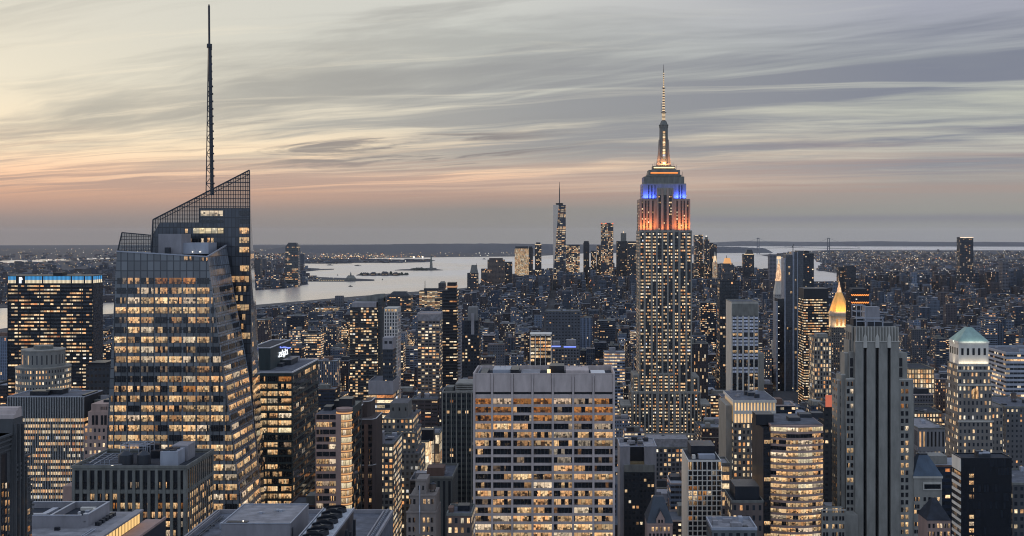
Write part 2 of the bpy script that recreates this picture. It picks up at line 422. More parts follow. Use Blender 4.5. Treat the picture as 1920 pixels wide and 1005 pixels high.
def curtain_mat(key, spand, lines, nu=4.0, glass_rough=.18, dark=(.03, .035, .042)):
    """glass curtain wall: opaque glass panels with thin vertical and horizontal joints"""
    m, k = new_mat(key)
    u, v, _ = k.sep(k.n('ShaderNodeUVMap', uv_map='UVMap').outputs[0])
    fu = k.m('FRACT', k.m('MULTIPLY', u, nu)); fv = k.m('FRACT', v)
    l = k.m('MAXIMUM', k.m('GREATER_THAN', k.m('ABSOLUTE', k.m('SUBTRACT', fu, .5)), .42), k.m('GREATER_THAN', k.m('ABSOLUTE', k.m('SUBTRACT', fv, .5)), .45))
    r, rc = k.white(k.xyz(k.m('FLOOR', k.m('MULTIPLY', u, nu)), k.m('FLOOR', v), 3.0))
    c = k.mix(l, k.mul(spand, k.ramp(r, [(0, (.68,) * 3), (1, (1.3,) * 3)])), lines)
    finish(k, c, glass_rough, spec=.55)
    M[key] = m
curtain_mat('curtain', (.135, .145, .155), (.035, .04, .048), glass_rough=.1)
curtain_mat('curtain_dark', (.05, .058, .072), (.02, .024, .03))
curtain_mat('curtain_pale', (.15, .175, .21), (.05, .055, .065))
def screen_mat():
    m, k = new_mat('screen_glass')
    p = k.n('ShaderNodeBsdfPrincipled'); p.inputs['Base Color'].default_value = (.10, .12, .14, 1); p.inputs['Roughness'].default_value = .1
    t = k.n('ShaderNodeBsdfTransparent'); t.inputs[0].default_value = (.88, .92, .92, 1)
    mx = k.n('ShaderNodeMixShader'); mx.inputs[0].default_value = .36
    k.t.links.new(t.outputs[0], mx.inputs[1]); k.t.links.new(p.outputs[0], mx.inputs[2])
    o = k.n('ShaderNodeOutputMaterial'); k.t.links.new(mx.outputs[0], o.inputs[0])
    M['screen_glass'] = m
screen_mat()

# ------------------------------------------------------------------ windows as parts
class Panes:
    """window panes of one thing: the first 100 are parts of their own, the rest one part of kind stuff"""
    def __init__(s, root, name='window', limit=100):
        s.root, s.name, s.limit, s.items = root, name, limit, []
    def add(s, pts, key): s.items.append((pts, key))
    def done(s):
        keys = list(WK.keys()); mats = [WK[c] for c in keys]
        def put(mb, pts, key):
            a, b = random.randrange(500), random.randrange(500); e = .002
            mb.face(pts, [(a + e, b + e), (a + 1 - e, b + e), (a + 1 - e, b + 1 - e), (a + e, b + 1 - e)], mi=keys.index(key))
        for pts, key in s.items[:s.limit]:
            mb = MB(); a, b = random.randrange(500), random.randrange(500); e = .002
            mb.face(pts, [(a + e, b + e), (a + 1 - e, b + e), (a + 1 - e, b + 1 - e), (a + e, b + 1 - e)])
            mb.build(s.name, WK[key], s.root)
        if len(s.items) > s.limit:
            mb = MB()
            for pts, key in s.items[s.limit:]: put(mb, pts, key)
            tag(mb.build(s.name, mats, s.root), kind='stuff')
def front_quad(x0, x1, y, z0, z1): return [(x0, y, z0), (x1, y, z0), (x1, y, z1), (x0, y, z1)]
def right_quad(x, y0, y1, z0, z1): return [(x, y0, z0), (x, y1, z0), (x, y1, z1), (x, y0, z1)]     # faces +x
def left_quad(x, y0, y1, z0, z1): return [(x, y1, z0), (x, y0, z0), (x, y0, z1), (x, y1, z1)]      # faces -x
def pick(s): return random.choice(s)

def C(r, g, b, lit=0.0): return (r, g, b, lit)
def parapet(root, x0, x1, y0, y1, z, h=1.2, t=.5, mat='concrete', out=.12, name='parapet'):
    mb = MB(); a, b, c, d = x0 - out, x1 + out, y0 - out, y1 + out
    mb.box(a, b, c, c + t, z, z + h); mb.box(a, b, d - t, d, z, z + h); mb.box(a, a + t, c + t, d - t, z, z + h); mb.box(b - t, b, c + t, d - t, z, z + h)
    return mb.build(name, M[mat], root)
def roof_sheet(root, x0, x1, y0, y1, z, mat='roof', name='roof'):
    mb = MB(); mb.face([(x0, y0, z), (x1, y0, z), (x1, y1, z), (x0, y1, z)]); return mb.build(name, M[mat], root)
def small_box(root, name, x0, x1, y0, y1, z0, z1, mat, top=None):
    mb = MB(); mb.box(x0, x1, y0, y1, z0, z1); o = mb.build(name, M[mat], root)
    return o
def water_tank(root, x, y, z, r=2.2, h=4.0, legs=3.0):
    mb = MB()
    for i in range(4):
        a = math.pi / 4 + i * math.pi / 2; mb.bar((x + r * .75 * math.cos(a), y + r * .75 * math.sin(a), z), (x + r * .75 * math.cos(a), y + r * .75 * math.sin(a), z + legs), .18, mi=1)
    mb.cyl(x, y, z + legs, z + legs + h, r, r * .96, 14, top=True); mb.cyl(x, y, z + legs + h, z + legs + h + r * .55, r * 1.06, .1, 14, mi=1)
    return mb.build('water_tank', [M['wood_tank'], M['steel_dark']], root)
def vents(root, x0, x1, y0, y1, z, n, mats=('louver', 'steel_pale', 'roof_pale', 'steel_dark')):
    for _ in range(n):
        w, d, h = random.uniform(1.5, 5), random.uniform(1.5, 4), random.uniform(.8, 2.6)
        x, y = random.uniform(x0, max(x0, x1 - w)), random.uniform(y0, max(y0, y1 - d))
        small_box(root, 'roof_unit', x, x + w, y, y + d, z, z + h, pick(mats))

def tower(name, label, cat, px0, px1, py, Y, depth, col, lit=.3, cw=3.2, ch=3.6, ww=.6, wh=.55, coh=.3, bri=1.0, roof='roof', par=None, clear=None,
          bulk=(), tank=False, units=0, desc=None, band=None, group=None):
    """box tower: facade, roof, parapet, bulkheads (px0, px1, py, back-set m, depth m, material)"""
    x0, x1, zt = PX(px0, Y), PX(px1, Y), PZ(py, Y); y1 = Y + depth; zb = gz((x0 + x1) / 2, Y) - 1
    root = thing(name, label, cat, ((x0 + x1) / 2, Y + depth / 2, zb), group)
    mb = MB(); hb = 0
    if band: hb = band[0] * Y / F
    mb.box(x0, x1, Y, y1, zb, zt - 1.2 - hb, cw, ch, (*col, lit), (ww, wh, coh, bri), top=(hb == 0), topcol=(.1, .1, .12, 0))
    mb.build('facade', M['facade'], root)
    if band:
        small_box(root, 'top_band', x0 - .15, x1 + .15, Y - .15, y1 + .15, zt - 1.2 - hb, zt - 1.2, band[1])
    roof_sheet(root, x0 + .3, x1 - .3, Y + .3, y1 - .3, zt - 1.15, roof)
    parapet(root, x0, x1, Y, y1, zt - 1.19, 1.2, .5, par or (band[1] if band else 'dark_concrete'), out=.2)
    for (a, b, p, back, dd, mt) in bulk:
        Yb = Y + back; bx0, bx1 = PX(a, Yb), PX(b, Yb); small_box(root, 'bulkhead', bx0, bx1, Yb, Yb + dd, zt - 1.15, PZ(p, Yb), mt)
    if tank: water_tank(root, x0 + (x1 - x0) * random.uniform(.25, .75), Y + depth * .5, zt - 1.15)
    if units: vents(root, x0 + 1, x1 - 1, Y + 1, y1 - 1, zt - 1.15, units)
    reg(px0, px1, py - 4, clear if clear is not None else py + 60, Y, (x0, x1, Y, y1), desc)
    return root, x0, x1, zb, zt

# ------------------------------------------------------------------ setting: water, land, hills
def water_mat():
    m, k = new_mat('water')
    x, y, z = k.sep(k.n('ShaderNodeNewGeometry').outputs['Position'])
    n = k.noise(k.xyz(k.m('MULTIPLY', x, .004), k.m('MULTIPLY', y, .0014), 0.0), 1.0, 4.0, .6, .5)
    n2 = k.noise(k.xyz(k.m('MULTIPLY', x, .0007), k.m('MULTIPLY', y, .0005), 4.0), 1.0, 3.0, .6, 1.0)
    b = k.n('ShaderNodeBump'); b.inputs['Strength'].default_value = .4; b.inputs['Distance'].default_value = 6.0
    k.put(b.inputs['Height'], n)
    finish(k, (.88, .81, .74), k.rng(n2, .35, .65, .22, .36), metal=.88, normal=b.outputs[0], spec=.75)
    return m
def ground_mat(key, a, b, sc):
    m, k = new_mat(key)
    x, y, z = k.sep(k.n('ShaderNodeNewGeometry').outputs['Position'])
    n = k.noise(k.xyz(k.m('MULTIPLY', x, sc), k.m('MULTIPLY', y, sc * .5), 0.0), 1.0, 6.0, .65)
    finish(k, k.ramp(n, [(.35, a), (.65, b)]), .9); M[key] = m
ground_mat('city_ground', (.03, .032, .036), (.07, .07, .075), .02)
ground_mat('far_ground', (.010, .015, .026), (.036, .042, .056), .0016)  # blue of the distant haze mixed into the land's colour
ground_mat('hill_ground', (.020, .030, .050), (.036, .046, .066), .001)  # hill colour carries the haze's blue as well
M['water'] = water_mat()

def fan(name, r0, r1, nr, a0, a1, na, zf, mat):
    mb = MB(); rs = [r0 * (r1 / r0) ** (i / nr) for i in range(nr + 1)]; an = [a0 + (a1 - a0) * i / na for i in range(na + 1)]
    vs = [[(r * math.sin(a), r * math.cos(a)) for a in an] for r in rs]
    verts = [(x, y, zf(x, y)) for row in vs for x, y in row]
    fs = [(i * (na + 1) + j + 1, i * (na + 1) + j, (i + 1) * (na + 1) + j, (i + 1) * (na + 1) + j + 1) for i in range(nr) for j in range(na)]
    me = bpy.data.meshes.new(name); me.from_pydata(verts, [], [f[::-1] for f in fs]); me.materials.append(mat)
    me.polygons.foreach_set('use_smooth', [True] * len(fs))
    o = bpy.data.objects.new(name, me); COL.objects.link(o); return tag(o, kind='structure')
fan('water', 200, 80000, 150, R(-80), R(80), 64, lambda x, y: -drop(x, y), M['water'])

LANDS = {}
def land(name, poly, hf, mat, cuts):
    """a sheet of land (outline in metres) following the earth's curve, with a sea wall down to the water"""
    bm = bmesh.new(); vs = [bm.verts.new((x, y, 0)) for x, y in poly]; f = bm.faces.new(vs); f.normal_update()
    if f.normal.z < 0: f.normal_flip()
    bmesh.ops.triangulate(bm, faces=bm.faces[:])
    for yv in cuts:
        bmesh.ops.bisect_plane(bm, geom=bm.verts[:] + bm.edges[:] + bm.faces[:], plane_co=(0, yv, 0), plane_no=(0, 1, 0))
    for xv in range(-24000, 24001, 3000):
        bmesh.ops.bisect_plane(bm, geom=bm.verts[:] + bm.edges[:] + bm.faces[:], plane_co=(xv, 0, 0), plane_no=(1, 0, 0))
    rim = [e for e in bm.edges if e.is_boundary]
    r = bmesh.ops.extrude_edge_only(bm, edges=rim)
    low = {v for v in r['geom'] if isinstance(v, bmesh.types.BMVert)}
    for v in bm.verts:
        v.co.z = (-3.0 if v in low else hf(v.co.x, v.co.y)) - drop(v.co.x, v.co.y)
    me = bpy.data.meshes.new(name); bm.to_mesh(me); bm.free(); me.materials.append(mat)
    o = bpy.data.objects.new(name, me); COL.objects.link(o); LANDS.setdefault(name, []).append(poly); tag(o, kind='structure'); return o
def pix(pts, h=0.0): return [gp(a, b, h) for a, b in pts]
shore_w = pix([(-120, 640), (0, 622), (190, 592), (480, 573), (560, 566), (650, 558), (760, 549), (870, 541), (915, 533), (960, 526), (1010, 519), (1100, 514), (1210, 511), (1330, 512)])
shore_e = pix([(1420, 517), (1480, 526), (1545, 529), (1590, 528), (1680, 524), (1800, 526), (1960, 531), (2200, 540)])
MANH = [(-2600, -400)] + [(-2600, 1800)] + shore_w + shore_e + [(4200, 3600), (4200, -400)]
land('ground', MANH, lambda x, y: land_h(y), M['city_ground'], list(range(0, 9000, 400)))
jc = pix([(-500, 592), (0, 578), (210, 567), (380, 556), (480, 544), (533, 541), (579, 533), (562, 528), (600, 528), (648, 528), (702, 526.5), (702, 524.5), (655, 522), (600, 520), (566, 516),
          (563, 512), (575, 509), (600, 506.5), (626, 505.5), (626, 504.3), (590, 505), (570, 506), (556, 510), (552, 515), (545, 507), (599, 505.2), (599, 503.8), (562, 502), (555, 494), (600, 494.5), (658, 494),
          (662, 493), (740, 493), (805, 491.5), (816, 488.6), (806, 487.6), (760, 487.2), (700, 485.5), (690, 483.6), (760, 483.4), (816, 482.4), (860, 482), (960, 481)])
j_end = (PX(960, 16000), 40000)
land('far_shore', jc + [gp(1000, 480.5), (PX(1195, 22000), 22000), (PX(1200, 52000), 52000), (-26000, 52000), (-26000, 6000), (-4500, 4000)], lambda x, y: 2.0, M['far_ground'], list(range(4000, 52000, 1500)))
land('far_shore', pix([(1195, 481), (1195, 474), (1345, 466), (1405, 465.5), (1432, 467), (1420, 470), (1370, 471), (1330, 475), (1260, 480)]), lambda x, y: 6.0, M['far_ground'], list(range(10000, 40000, 1500)))
bk = pix([(1425, 478), (1462, 477), (1475, 474), (1500, 471), (1545, 469.5), (1560, 468.8), (1700, 469.4), (1900, 469.6), (2150, 471)])
land('far_shore', bk + [(9000, 6500)] + pix([(2200, 536), (1960, 524), (1800, 519), (1680, 516), (1600, 512), (1560, 511), (1535, 507), (1545, 494), (1530, 490), (1528, 486), (1500, 483), (1440, 481)]), lambda x, y: 4.0, M['far_ground'], list(range(4000, 40000, 1500)))
land('island', pix([(668, 516.5), (690, 517.3), (740, 517), (767, 515.5), (750, 513.5), (700, 513), (674, 514.2)]), lambda x, y: 3.0, M['far_ground'], [])
land('island', pix([(740, 507), (790, 507.4), (831, 506.8), (818, 505), (780, 504.8), (752, 505.6)]), lambda x, y: 3.0, M['far_ground'], [])

def inlet(pts):
    mb = MB(); q = pix(pts, 2.0); mb.face([(x, y, 2.8 - drop(x, y)) for x, y in q]); tag(mb.build('water', M['water']), kind='structure')
inlet([(-60, 495), (60, 492), (60, 487), (-60, 491)]); inlet([(60, 492), (140, 487.6), (140, 484.6), (60, 487)]); inlet([(140, 487.6), (216, 485), (222, 483.2), (140, 484.6)])
inlet([(600, 487), (690, 486), (700, 484.4), (640, 484.8)])

def hills(px0, px1, Y, pys, wid=2600, seed=0):
    """a range of low hills as one ridge with foothills"""
    rnd = random.Random(seed); n = 70; rows = []
    for fy, fh in ((-1.0, 0.0), (-.45, .62), (0.0, 1.0), (.6, .7), (1.3, 0.0)):
        row = []
        for i in range(n + 1):
            t = i / n; px = px0 + (px1 - px0) * t; y = Y + wid * fy
            j = t * (len(pys) - 1); a = int(min(j, len(pys) - 2)); py = pys[a] + (pys[a + 1] - pys[a]) * (j - a)
            x = PX(px, Y); top = PZ(py, Y) + drop(x, Y) + rnd.uniform(-3, 3) * fh; fade = 1.0
            row.append((x * (y / Y) ** .15, y, max(-2, top * fh * fade) - drop(x, y) - (3 if fh == 0 else 0)))
        rows.append(row)
    vs = [p for r in rows for p in r]; w = n + 1
    fs = [(i * w + j, i * w + j + 1, (i + 1) * w + j + 1, (i + 1) * w + j) for i in range(len(rows) - 1) for j in range(n)]
    me = bpy.data.meshes.new('hills'); me.from_pydata(vs, [], fs); me.materials.append(M['hill_ground']); me.polygons.foreach_set('use_smooth', [True] * len(fs))
    o = bpy.data.objects.new('hills', me); COL.objects.link(o); tag(o, kind='structure')
hills(540, 1205, 21000, [461, 460, 459, 458, 457, 457, 456.5, 457, 457.5, 458.5, 460, 460], 2800, 1)
hills(-300, 700, 30000, [462, 461.5, 461, 461, 460.5, 460.5, 460.5], 3500, 2)
hills(1320, 2100, 36000, [455.5, 452.2, 452.6, 453.4, 453, 452.2, 453, 453.6, 453.4, 454, 454.4, 453.6, 455], 2500, 3)
hills(1180, 1435, 19500, [462, 461.5, 461, 462, 463, 466], 900, 4)

AVE = [-1390, -1120, -850, -580, -310, -40, 118, 250, 390, 640, 890, 1140, 1390]       # avenue centre lines
for ax in AVE:
    mb = MB(); ys = [y for y in range(300, 4600, 150) if y > 300]
    for a, b in zip(ys[:-1], ys[1:]):
        mb.face([(ax - 9, a, gz(ax, a) + .12), (ax + 9, a, gz(ax, a) + .12), (ax + 9, b, gz(ax, b) + .12), (ax - 9, b, gz(ax, b) + .12)])
    tag(mb.build('road', M['city_ground']), kind='structure')

# ------------------------------------------------------------------ landmark towers
def P(px, py, Y): return (PX(px, Y), Y, PZ(py, Y))
def lerp(a, b, t): return a + (b - a) * t
def poly(mb, pts, nu, nv, mi=0):
    """flat polygon with curtain-wall cells laid out in its own plane"""
    zs = [p[2] for p in pts]; xs = [p[0] + p[1] for p in pts]; z0, z1, x0, x1 = min(zs), max(zs), min(xs), max(xs)
    mb.face(pts, [((p[0] + p[1] - x0) / max(.01, x1 - x0) * nu, (p[2] - z0) / max(.01, z1 - z0) * nv) for p in pts], mi=mi)

def crystal_tower():
    root = thing('office_tower', 'tall faceted glass tower with sloped lattice crown and rows of lit offices', 'skyscraper', (PX(345, 590), 590, 14))
    G = 1480
    left = lambda py: 219 - .0532 * (py - 471)
    crease = lambda py: 389 + .136 * (py - 481)
    def redge(py): return lerp(424, 469, (py - 460) / 254) if py < 714 else lerp(469, 488, (py - 714) / 204)
    A = lambda px, py: P(px, py, 565.0)
    B = lambda px, py: P(px, py, 603.0)
    mb = MB()
    poly(mb, [A(left(G), G), A(crease(G), G), A(389, 481), A(219, 471)], 7.3, 55)
    mb.build('facade', M['curtain'], root)
    mb = MB()
    cs = [481 + (1480 - 481) * i / 40 for i in range(41)]
    pr_ = lambda c: 438 + (c - 438) * 565 / 603
    for i, (c0, c1) in enumerate(zip(cs[:-1], cs[1:])):
        q = [A(crease(c1), c1), B(redge(pr_(c1)), pr_(c1)), B(redge(pr_(c0)), pr_(c0)), A(crease(c0), c0)]
        mb.face(q, [(0, -1.36 * (i + 1)), (3, -1.36 * (i + 1)), (3, -1.36 * i), (0, -1.36 * i)])
    mb.face([A(389, 481), B(redge(pr_(481)), pr_(481)), B(424, 460)], [(0, 0), (3, 0), (2.6, 1.4)])
    mb.build('facade', M['curtain_pale'], root)  # paler glass colour stands in for this facet's brighter reflection
    # taller crystal behind
    T = lambda px, py: P(px, py, 606.0)
    K = lambda px, py: P(px, py, 640.0)
    mb = MB()
    poly(mb, [T(284, G), T(530, G), T(488, 918), T(473, 730), T(469, 481), T(468.6, 390), T(374, 390), T(374, 417), T(300, 417), T(286, 440), T(284, 474)], 9, 60)
    mb.build('facade', M['curtain_dark'], root)
    mb = MB()
    poly(mb, [T(473, 730), K(488, 730), K(484, 640), K(476, 497), K(471, 400), T(468.6, 390), T(469, 481)], 1.5, 25)
    poly(mb, [T(530, G), K(517, G), K(495, 918), K(488, 730), T(473, 730), T(488, 918)], 1.5, 40)
    poly(mb, [K(284, G), K(284, 474), T(284, 474), T(284, G)], 2, 60)
    poly(mb, [K(517, G), K(284, G), K(284, 440), K(471, 400)], 9, 60)
    mb.build('facade', M['curtain'], root)
    mb = MB(); mb.face([A(219, 478), A(389, 485), B(424, 478), B(226, 476)]); mb.build('roof', M['roof_dark'], root)
    # penthouse blocks on the lower roof
    for a, b, p0, y0, y1, mt in ((297, 340, 438.5, 583, 598, 'louver'), (340.5, 391, 455, 586, 600, 'steel_pale')):
        small_box(root, 'bulkhead', PX(a, y0), PX(b, y0), y0, y1, PZ(476, y0), PZ(p0, y0), mt)
    small_box(root, 'bulkhead', PX(310, 580), PX(318, 580), 579, 582, PZ(478, 580), PZ(464, 580), 'steel_dark')
    for q in (361, 375):
        mb = MB(); x, y, z = P(q, 470, 585); mb.cyl(x, y, z - .8, z - .3, .28, .28, 6); mb.build('lamp', M['lamp_white'], root)
    # crown: lattice of bars with glass between
    slope = lambda px: 412 - (px - 287) * (93 / 181)
    low = lambda px: 440 - (px - 286) * 23 / 14 if px < 300 else (417 if px < 374 else 390)
    mb = MB(); poly(mb, [T(286, 440), T(300, 417), T(374, 417), T(374, 390), T(468.6, 390), T(468, 319), T(287, 412)], 1, 1)
    poly(mb, [T(468.6, 390), K(471, 400), K(469.5, 322), T(468, 319)], 1, 1)
    mb.build('crown_glass', M['screen_glass'], root)
    mb = MB(); px = 287.5
    def vb(a, b, r): mb.bar((a[0], a[1] - .25, a[2]), (b[0], b[1] - .25, b[2]), r)
    while px < 468:
        vb(T(px, low(px)), T(px, slope(px)), .2); px += 4.55
    for py in np.arange(327, 441, 7.6):
        a = max(287, 287 + (412 - py) / (93 / 181)); b = 468.4 if py <= 390 else (374 if py <= 417 else 286 + (440 - py) * 14 / 23)
        if a < b: vb(T(a, py), T(b, py), .2 if int(py) % 3 else .3)
    vb(T(287, 412), T(468, 319), .45); vb(T(468, 319), T(469, 481), .3); vb(T(287, 412), T(284, 474), .35)
    vb(T(300, 412), T(468, 327), .22)
    mb.build('crown_lattice', M['steel_dark'], root)
    Sx = lambda px, py: P(px, py, 574.0)
    mb = MB(); poly(mb, [Sx(221, 471), Sx(283, 471), Sx(283, 441), Sx(229, 436)], 1, 1); mb.build('crown_glass', M['screen_glass'], root)
    mb = MB()
    for q in np.arange(229, 284, 4.5): vb(Sx(q, 471), Sx(q, 436 + (q - 229) * 5 / 54), .14)
    for q in (443, 449, 456, 463, 469): vb(Sx(229 - (q - 436) * .22, q), Sx(283, q), .18)
    vb(Sx(229, 436), Sx(283, 441), .35); vb(Sx(221, 471), Sx(229, 436), .35)
    mb.build('crown_lattice', M['steel_dark'], root)
    mb = MB(); 
    for a, b in ((A(219, 471), A(389, 481)), (A(389, 481), B(424, 460))): mb.bar(a, b, .4)
    mb.build('coping', M['steel_pale'], root)
    # spire
    mb = MB(); Y = 622
    def leg(py): return 386.3 + (358 - py) * (4.4 / 275)
    def mast(py): return 397.5 - (358 - py) * (4.3 / 275)
    mb.bar(P(397.5, 366, Y), P(393.3, 85, Y), .95, n=8); mb.bar(P(392.4, 88, Y), P(391.8, 11, Y), .55, n=8)
    mb.bar(P(386.3, 366, Y), P(390.7, 85, Y), .28); mb.bar(P(400.5, 366, Y), P(395.5, 85, Y), .2)
    pp = 358.0; s = 0
    while pp > 92:
        q = pp - 14
        mb.bar(P(leg(pp), pp, Y), P(mast(pp), pp, Y), .25)
        mb.bar(P(leg(pp) if s else mast(pp), pp, Y), P(mast(q) if s else leg(q), q, Y), .2); s ^= 1; pp = q
        x, y, z = P(mast(pp), pp, Y); mb.cyl(x + .3, y, z - .4, z + .4, 1.15 if pp > 150 else .9, None, 8)
    x, y, z = P(392.6, 86, Y); mb.cyl(x, y, z - 1, z + 1, 1.4, None, 8)
    mb.build('spire', M['steel_dark'], root)
    # lit offices: rows of the front face
    rows = ['dMHAAAD', 'DHHMMFF', 'HFFFMMF', 'FFFFFFFd', 'dMMdMMMd', 'DFFHddDd', 'FMFFMFFd', 'MFFMDHdD', 'MFFFFMFH', 'ddddddMd', 'dddMMMMM', 'MMHHAFHFd',
            'HMHMFFMd', 'FDFMMFFFd', 'FMMHMFFFM', 'MFMDFFMDH', 'FFFFDFFDF', 'FFMFFDFFF', 'MMFFMFFMM', 'HFFMFFMFF', 'FFMFDMFFM', 'DdHFFMFHF', 'FFMMFFHFM', 'MHFFMFFFD', 'FMFFMHFFM', 'FFMFFMFFM']
    cols = [187, 213, 238, 263, 289.5, 315.5, 342, 368, 394, 420, 446, 472]
    W_ = Panes(root); late = []
    for r, s in enumerate(rows):
        pc = 526.5 + 18.42 * r; i0 = 0
        cells = [(max(a + 1.6, left(pc) + 3.5), min(b - 1.6, crease(pc) - 1.5)) for a, b in zip(cols[:-1], cols[1:])]
        cells = [c for c in cells if c[1] - c[0] > 3]
        if cells[0][1] - cells[0][0] < 12 and r < 12: cells = cells
        for i, (a, b) in enumerate(cells):
            key = s[i - 1 if r > 10 and i else i] if (i - (1 if r > 10 and i else 0)) < len(s) else 'M'
            W_.add([P(a, pc + 5.7, 564.8), P(b, pc + 5.7, 564.8), P(b, pc - 5.5, 564.8), P(a, pc - 5.5, 564.8)], key)
        # facet, floors climb as they recede
        if r >= 1:
            def Q(t, dp):
                c0 = pc + dp; a = P(crease(c0), c0, 565.0); pr = 438 + (c0 - 438) * 565 / 603; b = P(redge(pr), pr, 603.0)
                return (lerp(a[0], b[0], t) + .2, lerp(a[1], b[1], t) - .2, lerp(a[2], b[2], t))
            wpx = redge(438 + (pc - 438) * 565 / 603) - crease(pc); n = 3 if wpx > 18 else 2
            for i in range(n):
                t0, t1 = .05 + i * .95 / n, .05 + (i + 1) * .95 / n - .05
                key = random.choice('DDDDDDd') if r < 6 else (random.choice('DDdMD') if r < 9 else (pick('FMFMHFM') if r not in (9, 14, 15, 21) else pick('DdMD')))
                late.append(([Q(t0, 4.6), Q(t1, 4.6), Q(t1, -4.6), Q(t0, -4.6)], key))
    for (a, b, p0, p1, key) in ((376, 418, 395, 405, 'F'), (362, 419, 427.5, 437.5, 'W'), (347, 352, 429, 437, 'F'), (347, 378, 447, 455, 'd'), (377, 382, 447, 455, 'F'), (389, 400, 446, 455, 'M'), (396, 401, 464, 473, 'F'),
                                (449, 467, 427, 438, 'F'), (449, 467, 445, 455.5, 'F'), (449, 467, 463, 473, 'F'), (450, 467, 498, 508.5, 'F'), (424, 467, 517.5, 529, 'M'), (443, 466, 536.5, 547, 'H'), (433, 455, 554, 564, 'H'),
                                (425, 467, 571, 582, 'F'), (441, 460, 589, 600, 'H'), (441, 460, 607, 617, 'H'), (450, 469, 624, 635, 'F'), (376, 418, 412, 418, 'D'), (449, 467, 410, 419, 'D'), (449, 467, 395, 404, 'D'), (420, 447, 536.5, 547, 'D'),
                                (345, 362, 481, 488, 'M'), (377, 389, 483, 489, 'M')):
        y = 605.75 if not (481 <= p0 <= 483) else 564.7
        late.append(([P(a, p1, y), P(b, p1, y), P(b, p0, y), P(a, p0, y)], key))
    for r in range(-2, 22):                                        # narrow flank
        pc = 500 + 18.4 * r
        if pc < 560 and random.random() < .5: continue
        def Q(t, dp):
            c0 = pc + dp; x0 = 469 + max(0, (c0 - 481)) * .0161 if c0 < 730 else 473 + (c0 - 730) * .08
            x1 = 476 + max(0, c0 - 497) * .05; a = P(x0, c0, 606); pr = 438 + (c0 - 438) * 606 / 640; b = P(x1, pr, 640)
            return (lerp(a[0], b[0], t) + .2, lerp(a[1], b[1], t), lerp(a[2], b[2], t))
        late.append(([Q(.12, 4.5), Q(.9, 4.5), Q(.9, -4.5), Q(.12, -4.5)], pick('FMDHDMd')))
    for it in late: W_.add(*it)
    W_.done()
    reg(190, 500, 310, 1010, 565, (PX(165, 565), PX(530, 603), 560, 645), 'the faceted glass tower')
    x, y, z = P(391.8, 8.5, 622); mb = MB(); mb.cyl(x, y, z - 1, z, .4, None, 6); mb.build('lamp', M['steel_dark'], root)
crystal_tower()

